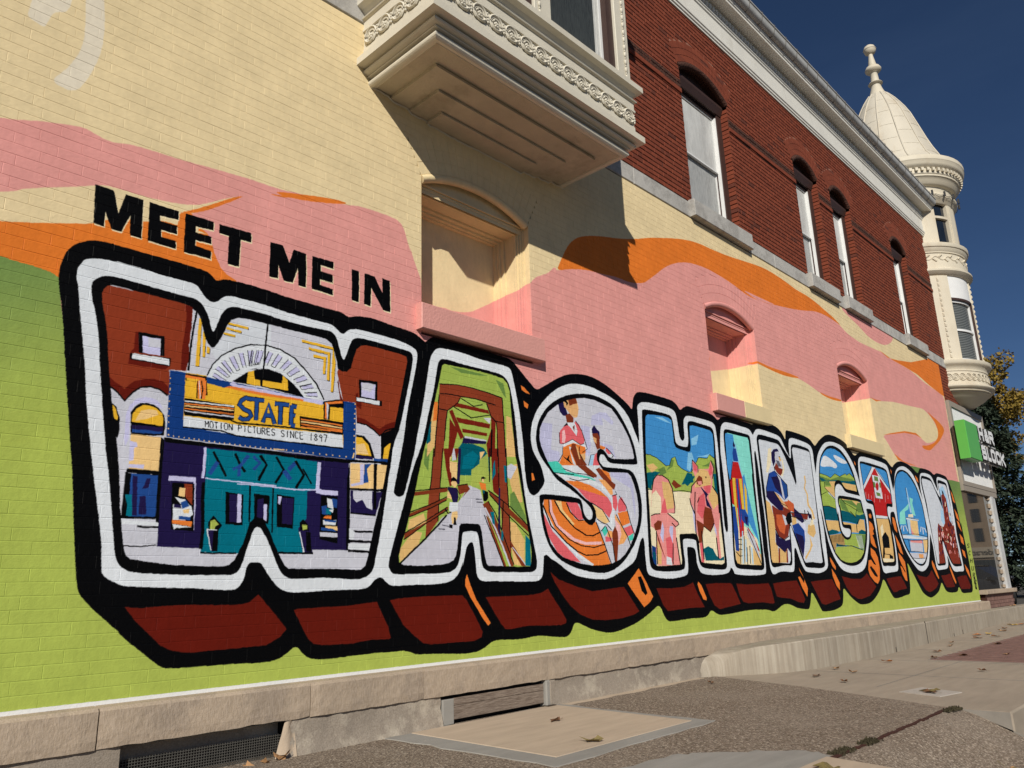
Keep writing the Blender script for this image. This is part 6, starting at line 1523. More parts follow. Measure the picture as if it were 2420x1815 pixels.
# ------------------------------------------------------------------ the corner building
BLD = empty('corner_building')
tag(BLD, 'two-storey brick corner building with a painted town-name mural, white cornice and domed corner turret', 'building')
CH, BL, JT = 0.0665, 0.216, 0.008
XE = 18.38                                                 # end of the mural wall
NICHES = [(3.72, 5.03), (8.26, 9.55), (12.38, 13.70)]
NZ0, NSP, NR = 3.15, 4.29, 0.15
WINS = [(8.21, 9.51), (11.72, 12.68), (13.23, 14.17), (16.36, 17.30)]
WZ0, WSP, WR = 5.66, 7.72, 0.20
class Arc:
    def __init__(s, x0, x1, sp, rise):
        w = (x1 - x0)/2; s.xm = (x0 + x1)/2; s.R = (w*w + rise*rise)/(2*rise); s.zc = sp + rise - s.R; s.th = math.asin(w/s.R); s.sp = sp; s.w = w; s.top = sp + rise
    def z(s, x, off=0): return s.zc + math.sqrt(max(0, (s.R+off)**2 - (x - s.xm)**2))
    def half(s, z, off):                                    # half width of opening plus its brick ring at height z
        if z < s.sp: return s.w
        if z > s.zc + s.R + off: return -1
        return min(math.sqrt((s.R+off)**2 - (z - s.zc)**2), (z - s.zc)*math.tan(s.th))
NARC = [Arc(a, b, NSP, NR) for a, b in NICHES]; WARC = [Arc(a, b, WSP, WR) for a, b in WINS]
RING_N, RING_W = 0.33, 0.34
def intervals(x0, x1, z0, z1, arcs, zbot, ring):
    zc = (z0 + z1)/2; cuts = []
    for a in arcs:
        if z1 <= zbot + .002 or z0 >= a.zc + a.R + ring: continue
        hw = a.half(zc, ring) if zc > a.sp else a.w
        if hw > 0: cuts.append((a.xm - hw, a.xm + hw))
    cuts.sort(); out = []; x = x0
    for a, b in cuts:
        if a > x: out.append((x, min(a, x1)))
        x = max(x, b)
    if x < x1: out.append((x, x1))
    return out
def brick_wall(parent, name, brickname, mat, mortar, x0, x1, z0, ncourse, arcs, zbot, ring, top, bev, jit, joint):
    FB = (lambda m, *a: m.facebrick(*a, l=rng.uniform(.001, .005), r=rng.uniform(.0003, .002), b=.0004, t=rng.uniform(.004, .0065), d=bev)) if mat is M['mural'] else (lambda m, *a: m.bevbox(*a, bev))
    back = MB(); full = []; rest = MB(); rng = random.Random(5)
    for c in range(ncourse):
        za = z0 + c*CH; zb = min(za + CH, top)
        if zb - za < 0.02: break
        ivs = intervals(x0, x1, za, zb, arcs, zbot, ring)
        for a, b in ivs:
            back.quad((a, bev + jit*2, za), (b, bev + jit*2, za), (b, bev + jit*2, zb), (a, bev + jit*2, zb))
            # the wall's returns at openings
            for xx_, fl in ((a, 0), (b, 1)):
                if mat is not M['mural'] and x0 + .01 < xx_ < x1 - .01: back.quad((xx_, bev+jit*2, za), (xx_, .12, za), (xx_, .12, zb), (xx_, bev+jit*2, zb))
        off = (0.5 if c % 2 else 0.0)*BL + (rng.uniform(-.02, .02))
        if c % 7 == 6: off += 0.25*BL
        k0 = int(math.floor((x0 - off)/BL)) - 1; k1 = int(math.ceil((x1 - off)/BL)) + 1
        for k in range(k0, k1):
            xa = off + k*BL; xb = xa + BL
            for a, b in ivs:
                ya, yb = max(xa, a), min(xb, b)
                if yb - ya < 0.03: continue
                j = rng.uniform(-jit, jit)
                isfull = abs((yb - ya) - BL) < 1e-4 and abs(zb - za - CH) < 1e-4
                if isfull: full.append((ya, za, j))
                else: FB(rest, ya + joint/2, yb - joint/2, j, 0.02, za + joint/2, zb - joint/2)
    vis = []
    for i, (xa, za, j) in enumerate(full):
        p = project((xa + BL/2, 0, za + CH/2))
        sc = -1
        if p and -20 < p[0] < 2440 and -20 < p[1] < 1835:
            q = project((xa + BL, 0, za + CH/2)); q2 = project((xa, 0, za + CH/2)); q3 = project((xa, 0, za + CH))
            if q and q2 and q3: sc = abs((q[0]-q2[0])*(q3[1]-q2[1]))
            if HIDE(xa + BL/2, za + CH/2): sc = -1
        vis.append((sc, i))
    vis.sort(reverse=True); top300 = {i for sc, i in vis[:300] if sc > 0}
    bks = []
    for _ in range(6): m_ = MB(); FB(m_, joint/2, BL - joint/2, 0, 0.02, joint/2, CH - joint/2); bks.append(m_.mesh(brickname, mat))
    wall = back.build(name, mortar, parent)
    for i, (xa, za, j) in enumerate(full):
        if i in top300: inst(brickname, bks[i % 6], wall, (xa, j, za))
        else: FB(rest, xa + joint/2, xa + BL - joint/2, j, 0.02, za + joint/2, za + CH - joint/2)
    rest.build(brickname + 'work', mat, wall, kind='stuff')
    return wall
def HIDE(x, z):                                            # hidden from the street corner by the bay
    return 3.2 < x < 6.6 and z > 4.9
mural_wall = brick_wall(BLD, 'mural_wall', 'painted_brick', M['mural'], M['mural'], -1.0, XE, 0.428, 76, NARC, NZ0 - .24, RING_N, 5.43, 0.0017, 0.0003, 0.0006)
upper = brick_wall(BLD, 'upper_wall', 'brick', M['redbrick'], M['mortar'], 2.0, 18.98, 5.655, 47, WARC, WZ0 - .2, RING_W, 8.76, 0.004, 0.0015, 0.011)
endstrip = brick_wall(BLD, 'corner_wall', 'corner_brick', M['redbrick'], M['mortar'], XE + .004, 19.6, 4.60, 13, [], 0, 0, 5.43, 0.004, 0.0015, 0.011)
bl_ = MB(); bl_.box(-1.0, XE, -.003, .03, .395, .428); bl_.build('base_line', M['letter'], mural_wall)
# niches
def sweep(mb, arc, z0, prof, straight=False):
    """profile (inset, y) swept along jamb-arch-jamb of an opening"""
    N = 12; ring = []
    for ins, y in prof:
        pts = [(arc.xm - arc.w + ins, z0)]
        a_t = arc.th*(arc.w - ins)/arc.w
        for k in range(N + 1):
            x = arc.xm - (arc.w - ins) + 2*(arc.w - ins)*k/N
            pts.append((x, arc.z(x, -ins) if not straight else straight - ins))
        pts.append((arc.xm + arc.w - ins, z0)); ring.append([(x, y, z) for x, z in pts])
    n = len(ring[0])
    for i in range(len(ring) - 1):
        mb.add(ring[i] + ring[i+1], [(k, k+1, n+k+1, n+k) for k in range(n-1)])
    return ring
def voussoirs(parent, name, arc, r0, ring_h, nb, mat, rows, y0=0.0):
    for r in range(rows):
        ra = arc.R + r0 + r*ring_h/rows; rb = ra + ring_h/rows
        cnt = nb
        for k in range(cnt):
            a0 = -arc.th + 2*arc.th*k/cnt; a1 = -arc.th + 2*arc.th*(k+1)/cnt; g = (.0008 if mat is M['mural'] else .002)/arc.R; gr = .0012 if mat is M['mural'] else .0022
            mb = MB(); P = []
            for (a, rr) in ((a0+g, ra+gr), (a1-g, ra+gr), (a1-g, rb-gr), (a0+g, rb-gr)): P.append((arc.xm + rr*math.sin(a), arc.zc + rr*math.cos(a)))
            cx_ = sum(p[0] for p in P)/4; cz_ = sum(p[1] for p in P)/4
            fr = [(cx_ + (x-cx_)*.975, y0, cz_ + (z-cz_)*.965) for x, z in P]; mid = [(x, y0+.0022, z) for x, z in P]; bk = [(x, .025, z) for x, z in P]
            mb.add(fr + mid + bk, [(0,1,2,3)] + [(4+j, 4+(j+1)%4, (j+1)%4, j) for j in range(4)] + [(8+j, 8+(j+1)%4, 4+(j+1)%4, 4+j) for j in range(4)])
            mb.build(name, mat, parent)
def ringback(mb, arc, ring, y):
    N = 16
    for k in range(N):
        a0 = -arc.th + 2*arc.th*k/N; a1 = -arc.th + 2*arc.th*(k+1)/N; q = []
        for a, rr in ((a0, arc.R - .002), (a1, arc.R - .002), (a1, arc.R+ring+.03), (a0, arc.R+ring+.03)): q.append((arc.xm + rr*math.sin(a), y, arc.zc + rr*math.cos(a)))
        mb.quad(*q)
def arc_pts(arc, off, y, n=20):
    return [(arc.xm + (arc.R+off)*math.sin(-arc.th + 2*arc.th*k/n), y, arc.zc + (arc.R+off)*math.cos(-arc.th + 2*arc.th*k/n)) for k in range(n+1)]
for i, arc in enumerate(NARC):
    x0, x1 = NICHES[i]
    nb_ = MB(); ringback(nb_, arc, RING_N, 0.0028)
    niche = nb_.build('blind_window', M['mural'], BLD)
    niche['label'] = ['painted-over blind window below the bay, crossed by its shadow', 'narrower painted-over blind window right of the middle', 'painted-over blind window farthest along the mural'][i]
    voussoirs(niche, 'painted_voussoir', arc, 0.0, 0.33, 18, M['mural'], 3)
    mb = MB(); sweep(mb, arc, NZ0, [(0.001, 0.0), (0.001, .118)])
    mb.build('reveal', M['mural'], niche)
    # bead moulding along the arch
    pts = arc_pts(arc, -.03, .025); MB().tube(pts, .04, 8).build('arch_bead', M['mural'], niche, smooth=50)
    # flat-headed casing: tympanum above, moulded sides
    zt = 4.185; ix0, ix1 = x0 + .062, x1 - .062
    tp = MB(); N = 12
    for k in range(N):
        xa = x0 + (x1-x0)*k/N; xb = x0 + (x1-x0)*(k+1)/N
        tp.quad((xa, .085, zt), (xb, .085, zt), (xb, .085, arc.z(xb) + .01), (xa, .085, arc.z(xa) + .01))
    tp.quad((x0, .115, NZ0), (ix0, .115, NZ0), (ix0, .115, zt), (x0, .115, zt)); tp.quad((ix1, .115, NZ0), (x1, .115, NZ0), (x1, .115, zt), (ix1, .115, zt))
    tp.build('tympanum', M['mural'], niche)
    cs = MB()
    for d, yy in ((.050, .064), (.032, .078), (.014, .094), (.0, .112)):
        cs.box(ix0 - d - .014, ix0 - d, yy, .14, NZ0, zt + d*1.3 + .014); cs.box(ix1 + d, ix1 + d + .014, yy, .14, NZ0, zt + d*1.3 + .014); cs.box(ix0 - d, ix1 + d, yy + .001, .14, zt + d*1.3, zt + d*1.3 + .013)
    cs.build('moulding', M['mural'], niche)
    D = .37
    bx = MB(); bx.quad((ix0, .141, NZ0), (ix0, D, NZ0), (ix0, D, zt), (ix0, .141, zt)); bx.quad((ix1, .141, NZ0), (ix1, .141, zt), (ix1, D, zt), (ix1, D, NZ0))
    bx.quad((ix0, .141, zt), (ix0, D, zt), (ix1, D, zt), (ix1, .141, zt)); bx.quad((ix0, D, NZ0), (ix1, D, NZ0), (ix1, D, zt), (ix0, D, zt))
    bx.build('panel_recess', M['mural'], niche)
    st = MB()
    for d, ya, yb in ((.020, .255, D), (.040, .295, D), (.052, .33, D)):
        st.box(ix0, ix0 + d, ya, yb, NZ0, zt); st.box(ix1 - d, ix1, ya, yb, NZ0, zt); st.box(ix0, ix1, ya + .001, yb, zt - d, zt)
    st.build('stop_moulding', M['mural'], niche)
    sl_ = MB(); sl_.bevbox(x0 - .055, x1 + .09, -.075, D, NZ0 - .238, NZ0 - .025, .006); 
    if i == 1:
        sl_ = MB(); sl_.bevbox(x0 - .055, 8.90, -.075, D, NZ0 - .238, NZ0 - .025, .006); sl_.build('sill', M['sillpink'], niche); sl_ = MB(); sl_.bevbox(8.90, x1 + .09, -.0752, D, NZ0 - .238, NZ0 - .025, .006); sl_.build('sill', M['sillcream'], niche)
    else: sl_.build('sill', M['sillpink' if i == 0 else 'sillcream'], niche)
# belt course of grey stone with projecting window sills
xs = [-1.0, .4, 1.9, 3.4, 4.9, 6.4, 7.2, 8.16]
belt = empty('belt_course', parent=BLD)
cuts = [-1.0, .45, 1.9, 3.3, 5.0, 6.9, 8.12, 9.68, 10.5, 11.66, 12.80, 13.15, 14.30, 15.3, 16.28, 17.50, 18.0, 18.93]
sills = [(8.12, 9.68), (11.66, 12.80), (13.15, 14.30), (16.28, 17.50)]
for a, b in zip(cuts, cuts[1:]):
    if (a, b) in sills: MB().bevbox(a + .003, b - .003, -.085, .2, 5.435, 5.665, .008).build('window_sill', M['beltstone'], belt)
    else: MB().bevbox(a + .003, b - .003, -.006, .1, 5.43, 5.645, .006).build('stone', M['beltstone'], belt)
# upper windows
for i, arc in enumerate(WARC):
    x0, x1 = WINS[i]; W_ = empty('window', (0, 0, 0), BLD)
    W_['label'] = ['tall arched window nearest the bay window', 'left one of the close pair of arched windows', 'right one of the close pair of arched windows', 'single arched window nearest the turret'][i]
    rb = MB(); ringback(rb, arc, RING_W, .0045); rb.build('arch_backing', M['mortar2'], W_)
    voussoirs(W_, 'arch_brick', arc, .045, RING_W - .045, 18 if i == 0 else 14, M['redbrick'], 3)
    MB().tube(arc_pts(arc, .005, .03), .05, 8).build('arch_roll', M['roughband'], W_, smooth=50)
    mb = MB(); sweep(mb, arc, WZ0, [(0.0, 0.0), (0.0, .13)]); mb.build('arch_soffit', M['roughband'] , W_)
    # brick jamb faces, course by course
    jb = MB(); z = WZ0; k = 0
    while z + CH <= WSP - .01:
        dx = .004 if k % 2 else -.002
        jb.box(x0 - .01, x0 + .006 + dx, .002, .125, z + .006, z + CH - .006); jb.box(x1 - .006 - dx, x1 + .01, .002, .125, z + .006, z + CH - .006); z += CH; k += 1
    jb.build('jamb_brickwork', M['redbrick'], W_, kind='stuff')
    # brown wooden frame
    f0, f1, fz = x0 + .07, x1 - .13, 7.53
    fr = MB(); fr.box(x0, f0, .11, .26, WZ0, WSP + .05); fr.box(f1, x1, .11, .26, WZ0, WSP + .05)
    N = 10
    for k in range(N):
        xa = x0 + (x1-x0)*k/N; xb = x0 + (x1-x0)*(k+1)/N
        fr.quad((xa, .128, fz), (xb, .128, fz), (xb, .128, arc.z(xb) + .01), (xa, .128, arc.z(xa) + .01))
    fr.extr([(.06, fz + .12), (.06, fz + .16), (.13, fz + .21), (.13, fz + .02), (.10, fz + .02)], x0 + .02, x1 - .02)
    fr.box(f0, f1, .15, .26, fz - .03, fz + .02)
    fr.build('frame', M['brown'], W_)
    sa = MB(); s = .022; zm = (WZ0 + fz)/2 + .03
    for za, zb, yy in ((zm - .02, fz - .03, .17), (WZ0 + .005, zm + .02, .205)):
        sa.box(f0, f0 + s, yy, yy + .03, za, zb); sa.box(f1 - s, f1, yy, yy + .03, za, zb); sa.box(f0 + s, f1 - s, yy, yy + .03, zb - s, zb); sa.box(f0 + s, f1 - s, yy, yy + .03, za, za + s)
    sa.box(f1 - .012, f1 + .004, .13, .18, WZ0, fz - .03)
    so = sa.build('sash', M['white'], W_)
    MB().box(f0 + s, f1 - s, .185, .19, zm + .015, fz - .065).build('pane', M['gl_hi'], W_)
    MB().box(f0 + s, f1 - s, .22, .225, WZ0 + .04, zm - .015).build('pane', M['gl_lo'], W_)
# rough dark string course between the arches with groove shadow painted as a dark strip under it
segs = [(4.0, 8.21), (9.51, 11.72), (12.68, 13.23), (14.17, 16.36), (17.30, 18.98)]
sc_ = empty('string_course', parent=BLD); rr = random.Random(2)
for a, b in segs:
    x = a
    while x < b - .02:
        L = min(.29 + rr.uniform(-.02, .02), b - x)
        for r in range(2):
            mb = MB(); y = -.004 - rr.uniform(0, .006); za = 7.352 + r*.068
            mb.bevbox(x + .003, x + L - .003, y, .02, za, za + .064, .007); mb.build('rough_block', M['roughband'], sc_)
        x += L
    MB().box(a, b, -.016, .02, 7.282, 7.345).build('drip_course', M['redbrick'], sc_)
    MB().box(a, b, -.0005, .01, 7.262, 7.281).build('painted_groove_shadow', M['dark'], sc_)
# wall core behind the facing
core = MB(); core.box(-1.4, 19.0, .46, 12, -.3, 9.3); core.box(19.0, 21.1, .8, 12, 4.0, 9.3); core.build('wall_core', M['found'], BLD)
MB().box(-1.4, 19.2, .12, .46, 4.75, 5.43).build('floor_band', M['found'], BLD)
# ------------------------------------------------------------------ cornice and gutter
cor = empty('cornice', parent=BLD); CX0, CX1 = 4.0, 19.08
prof = [(0.02, 8.70), (-.018, 8.70), (-.018, 8.735), (-.034, 8.74), (-.034, 8.775), (-.048, 8.785), (-.048, 8.83), (-.028, 8.85), (-.028, 9.11), (-.045, 9.125), (-.045, 9.15), (-.06, 9.165), (-.06, 9.19), (0.02, 9.19)]
MB().extr(prof, CX0, CX1).build('frieze_board', M['cornice'], cor)
MB().extr([(0.02, 9.19), (-.04, 9.19), (-.04, 9.345), (0.02, 9.345)], CX0, CX1).build('egg_band', M['cornice'], cor)
egg = MB(); x = CX0 + .05
while x < CX1 - .05:
    egg.ball((x, -.047, 9.262), .036, .03, .062, 7, 5); egg.box(x + .045, x + .053, -.058, -.038, 9.20, 9.335); x += .098
egg.build('egg_moulding', M['cornice'], cor, smooth=60, kind='stuff')
MB().extr([(0.02, 9.345), (-.07, 9.345), (-.235, 9.345), (-.235, 9.385), (-.25, 9.395), (-.25, 9.42), (-.262, 9.435), (-.262, 9.455), (0.02, 9.455)], CX0, CX1 + .12).build('soffit_board', M['cornice'], cor)
gp = []
for k in range(9): a = -math.pi/2 - math.pi/2*k/8 ; gp.append((-.265 + .085*math.cos(a) - .0, 9.545 + .085*math.sin(a)))
gp = [(-.20, 9.456)] + gp + [(-.352, 9.60), (-.366, 9.605), (-.366, 9.625), (-.340, 9.625), (-.340, 9.60), (-.20, 9.60)]
MB().extr(gp, CX0, CX1 + .16).build('gutter', M['metal'], cor, smooth=40)
strap = MB(); sp = []
for k in range(7): a = -math.pi/2 - math.pi/2*k/6; sp.append((0, -.265 + .089*math.cos(a), 9.545 + .089*math.sin(a)))
strap.tube([(0, -.22, 9.452)] + sp + [(0, -.372, 9.63), (0, -.36, 9.66), (0, -.33, 9.64)], .0055, 5)
sme = strap.mesh('gutter_strap', M['hanger'])
x = 6.6
while x < 19.1: inst('gutter_strap', sme, cor, (x, 0, 0)); x += .42
# end return of the cornice
MB().box(CX1, CX1 + .02, -.05, .02, 8.72, 9.34).build('end_board', M['cornice'], cor)
# ------------------------------------------------------------------ bay window
bay = empty('bay_window', parent=BLD)
BX0, BX1, BY = 3.12, 5.64, -.88
def hoop(mb, o, z0, z1, y1=0.0, b0=None):
    """horizontal band following the bay's three sides; o = overhang beyond the body"""
    mb.box(BX0 - o, BX1 + o, BY - o, y1, z0, z1)
def hprof(mb, prof):
    """moulding (overhang, z) run round the three sides with mitred corners"""
    pts = [];
    for o, z in prof: pts.append([(BX0 - o, 0.0, z), (BX0 - o, BY - o, z), (BX1 + o, BY - o, z), (BX1 + o, 0.0, z)])
    for i in range(len(pts) - 1):
        mb.add(pts[i] + pts[i+1], [(k, k+1, 4+k+1, 4+k) for k in range(3)])
def rollp(o, z0, z1, bulge, n=6):
    zc, h = (z0+z1)/2, (z1-z0)/2
    return [(o + bulge*math.cos(-math.pi/2 + math.pi*k/n), zc + h*math.sin(-math.pi/2 + math.pi*k/n)) for k in range(n+1)]
def rollq(o, z0, z1, bulge, n=8):
    zc, h = (z0+z1)/2, (z1-z0)/2; a0 = rad(-62)
    return [(o + bulge*math.cos(a0 + (math.pi/2 - a0)*k/n), zc + h*math.sin(a0 + (math.pi/2 - a0)*k/n)) for k in range(n+1)]
mb = MB(); hprof(mb, [(-.13, 4.895), (-.115, 4.868)] + [(-.112, 4.872)] + rollq(-.105, 4.858, 4.934, .055) + [(-.066, 4.937), (-.044, 4.940), (-.040, 4.946), (-.052, 4.951)] + rollq(-.046, 4.952, 4.998, .048) + [(.03, 5.002), (.065, 5.004), (.065, 5.068), (.004, 5.072), (.004, 5.18)])
mb.build('base_moulding', M['bay'], bay, smooth=30)
mb = MB(); hprof(mb, [(-.002, 5.175), (-.002, 5.345)]); mb.build('frieze', M['bay'], bay)
mb = MB(); hprof(mb, [(0, 5.335), (.014, 5.34), (.014, 5.362), (.006, 5.366), (.006, 5.44), (.02, 5.445)] + rollp(.018, 5.447, 5.467, .014, 4) + [(.02, 5.475), (.0, 5.49), (.005, 5.515), (.03, 5.54), (.078, 5.556), (.078, 5.615), (.02, 5.635), (-.05, 5.64)])
mb.build('sill_moulding', M['bay'], bay, smooth=30)
# body above the sill: posts, windows, head
ZT = 8.3
def post(x0, x1, y0, y1, z0=5.62, z1=ZT, nm='post', m='bay'): return MB().bevbox(x0, x1, y0, y1, z0, z1, .006).build(nm, M[m], bay)
post(BX1 - .20, BX1, BY, 0, nm='corner_post'); post(BX0, BX0 + .16, BY, 0, nm='corner_post'); post(4.24, 4.46, BY, BY + .2, nm='mullion_post')
post(BX0 + .16, BX1 - .2, BY + .02, BY + .15, 7.75, ZT, 'head_panel'); post(4.46, BX1 - .2, BY + .02, BY + .12, 5.62, 5.66, 'inner_sill'); post(BX0 + .16, 4.24, BY + .021, BY + .12, 5.62, 5.66, 'inner_sill')
for (a, b, nm) in ((4.46, BX1 - .20, 'window'), (BX0 + .16, 4.24, 'window')):
    wd = empty('window', parent=bay)
    fr = MB(); fr.box(a, a + .03, BY + .03, BY + .14, 5.66, 7.75); fr.box(b - .10, b, BY + .03, BY + .14, 5.66, 7.75); fr.box(a + .03, b - .1, BY + .03, BY + .14, 7.68, 7.75); fr.build('frame', M['brown'], wd)
    sa = MB(); s = .035; zm = 6.72; A, B = a + .03, b - .1
    for za, zb, yy in ((zm - .02, 7.68, .06), (5.66, zm + .02, .09)):
        sa.box(A, A + s*.5, BY + yy, BY + yy + .025, za, zb); sa.box(B - s, B, BY + yy, BY + yy + .025, za, zb); sa.box(A + s*.5, B - s, BY + yy, BY + yy + .025, zb - s, zb); sa.box(A + s*.5, B - s, BY + yy, BY + yy + .025, za, za + s*.6)
    sa.build('sash', M['white'], wd)
    MB().box(A + .01, B - .02, BY + .075, BY + .08, zm, 7.66).build('pane', M['gl_dk'], wd); MB().box(A + .01, B - .10, BY + .10, BY + .105, 5.67, zm).build('pane', M['gl_dk'], wd)
    cu = MB()
    for k in range(5): cu.box(B - .115 + k*.018, B - .103 + k*.018, BY + .097 + (k % 2)*.006, BY + .12, 5.68, zm - .02)
    cu.build('curtain_fold', M['gl_hi'], wd)
for z in (5.62,): MB().box(BX0 + .01, BX1 - .01, BY + .16, 0, z, 8.3).build('room_dark', M['dark'], bay)
# carved bead strips on the posts
bd = MB(); bd.ball((0, 0, 0), .017, .012, .030, 8, 6); bd.ball((0, 0, -.042), .010, .008, .012, 6, 4); bdm = bd.mesh('carved_bead', M['bay'], 60)
for xb in (BX1 - .075, 4.30):
    z = 5.70
    while z < 7.3: inst('carved_bead', bdm, bay, (xb, BY - .006, z)); z += .086
# rosettes of the frieze
ro = MB()
def arcpts(r, a0, a1, n, cx=0, cz=0, y=0): return [(cx + r*math.cos(a0 + (a1-a0)*k/n), y, cz + r*math.sin(a0 + (a1-a0)*k/n)) for k in range(n+1)]
ro.tube(arcpts(.073, rad(-60), rad(230), 18, y=-.010), [.006 + .006*math.sin(math.pi*k/18) for k in range(19)], 6)
ro.tube(arcpts(.056, rad(-30), rad(200), 14, y=-.006), .006, 5); ro.tube(arcpts(.040, rad(0), rad(190), 12, .006, .008, y=-.006), .005, 5)
ro.tube(arcpts(.062, rad(200), rad(330), 10, y=-.014), .011, 6)
for a in range(5): ro.ball((.017*math.cos(a*1.2566 + .4), -.012, -.008 + .017*math.sin(a*1.2566 + .4)), .012, .010, .012, 7, 5)
ro.ball((0, -.02, -.008), .008, .008, .008, 6, 4); ro.ball((-.02, -.008, .028), .010, .008, .010, 6, 4)
for dx, dz, rr_ in ((.088, .018, .013), (.09, -.008, .015), (.088, -.034, .012), (.083, .045, .010)): ro.ball((dx, -.008, dz), rr_, .012, rr_, 7, 5)
rom = ro.mesh('rosette', M['bay'], 60)
x = BX0 + .095
while x < BX1 - .03: inst('rosette', rom, bay, (x, BY + .002, 5.258)); x += .1795
y = -.10
while y > BY + .02: inst('rosette', rom, bay, (BX0 + .002, y, 5.258), (0, 0, -math.pi/2)); y -= .1795
# stepped soffit
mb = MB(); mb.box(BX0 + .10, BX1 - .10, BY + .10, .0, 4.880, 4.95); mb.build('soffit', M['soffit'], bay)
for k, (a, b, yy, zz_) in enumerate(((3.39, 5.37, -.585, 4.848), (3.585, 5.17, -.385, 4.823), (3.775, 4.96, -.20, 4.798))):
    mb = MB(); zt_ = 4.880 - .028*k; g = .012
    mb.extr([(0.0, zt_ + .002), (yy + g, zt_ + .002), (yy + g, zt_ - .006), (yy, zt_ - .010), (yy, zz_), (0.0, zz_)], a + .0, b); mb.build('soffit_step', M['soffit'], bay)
MB().box(BX0 - .10, BX1 + .17, -1.15, 0, 8.3, 8.5).build('bay_roof', M['bay'], bay)
# ragged caulk line where the soffit meets the wall
rr = random.Random(11); pts = []
for k in range(60):
    x = 3.2 + 2.4*k/59; z = 4.865 if (x < 3.39 or x > 5.37) else 4.84 if (x < 3.585 or x > 5.17) else 4.815 if (x < 3.775 or x > 4.96) else 4.79
    pts.append((x, -.006, z + rr.uniform(-.006, .006)))
MB().tube(pts, .008, 5).build('caulk_line', M['bay'], bay)

# ------------------------------------------------------------------ corner turret
tur = empty('corner_turret', parent=BLD); TX, TY = 20.0, .70
def Zs(z): return .914 + (z - .914)*.99
def lathe(prof, name, mat, parent=tur, n=48, sm=35): return MB().lathe([(r, Zs(z)) for r, z in prof], TX, TY, n).build(name, M[mat], parent, smooth=sm)
lathe([(.05, 4.60), (.35, 4.62), (.70, 4.68), (.95, 4.77), (1.13, 4.87), (1.20, 4.94), (1.22, 4.945), (1.22, 4.965), (1.26, 4.97), (1.28, 5.01), (1.31, 5.02), (1.34, 5.06), (1.34, 5.09), (1.29, 5.11), (1.29, 5.13), (1.245, 5.16), (1.245, 5.42)], 'bowl_base', 'turret')
lathe([(1.245, 5.42), (1.26, 5.425), (1.26, 5.45), (1.25, 5.455), (1.26, 5.50), (1.30, 5.545), (1.335, 5.57), (1.355, 5.60), (1.355, 5.66), (1.33, 5.675), (1.2, 5.69)], 'window_ledge', 'turret')
# interlocking rings round the lower drum
rg = MB(); ring = [(0.078*math.cos(2*math.pi*k/16), -.004, .078*math.sin(2*math.pi*k/16)) for k in range(16)]; rg.tube(ring, .011, 6, closed=True)
rg.tube([(0.045*math.cos(2*math.pi*k/12), -.003, .045*math.sin(2*math.pi*k/12)) for k in range(12)], .007, 5, closed=True); rg.ball((0, -.004, 0), .02, .012, .02, 6, 5)
rgm = rg.mesh('carved_ring', M['turret'], 60)
k = 0
for deg in range(208, 300, 7):
    a = rad(deg); inst('carved_ring', rgm, tur, (TX + 1.247*math.cos(a), TY + 1.247*math.sin(a), Zs(5.285)), (0, 0, a + math.pi/2))
# middle band
lathe([(1.18, 7.76), (1.22, 7.765), (1.27, 7.80), (1.31, 7.84), (1.33, 7.86), (1.33, 7.90), (1.29, 7.92), (1.275, 7.95), (1.255, 7.97), (1.245, 8.10), (1.235, 8.33)], 'band_base', 'turret')
lathe([(1.235, 8.33), (1.26, 8.335), (1.26, 8.36), (1.29, 8.40), (1.31, 8.46), (1.33, 8.47), (1.34, 8.50), (1.34, 8.56), (1.32, 8.575), (1.15, 8.59)], 'band_cap', 'turret')
sc = MB(); pts = []
for k in range(90):
    a = rad(205 + k*1.0); z = 8.20 + .045*math.sin(k*.42); pts.append((TX + 1.242*math.cos(a), TY + 1.242*math.sin(a), Zs(z)))
sc.tube(pts, .014, 5)
for k in range(14):
    a = rad(208 + k*6.6); s_ = 1 if k % 2 else -1
    for j in range(3):
        a2 = a + rad(1.2*j); sc.ball((TX + 1.245*math.cos(a2), TY + 1.245*math.sin(a2), Zs(8.20 + s_*(.03 + .022*j))), .03, .03, .02, 6, 4)
sc.build('vine_scroll', M['turret'], tur, smooth=60)
# head: cornice with dentils, eave
lathe([(1.14, 9.66), (1.20, 9.67), (1.23, 9.70), (1.26, 9.76), (1.29, 9.78), (1.31, 9.83), (1.31, 9.86), (1.27, 9.88), (1.25, 9.90), (1.24, 9.94), (1.23, 9.95), (1.23, 10.06), (1.235, 10.08)], 'lintel_ring', 'turret')
lathe([(1.235, 10.08), (1.30, 10.10), (1.33, 10.13), (1.37, 10.20), (1.41, 10.26), (1.43, 10.27), (1.43, 10.31), (1.45, 10.33), (1.45, 10.45), (1.46, 10.46), (1.53, 10.50), (1.56, 10.55), (1.57, 10.62), (1.585, 10.64), (1.585, 10.73), (1.57, 10.76), (1.30, 10.80)], 'eave_cornice', 'turret')
dn = MB().box(-.032, .032, -.055, .0, 0, .075).mesh('dentil', M['turret'])
for deg10 in range(1900, 3100, 52):
    a = rad(deg10/10); inst('dentil', dn, tur, (TX + 1.455*math.cos(a), TY + 1.455*math.sin(a), Zs(10.375)), (0, 0, a + math.pi/2))
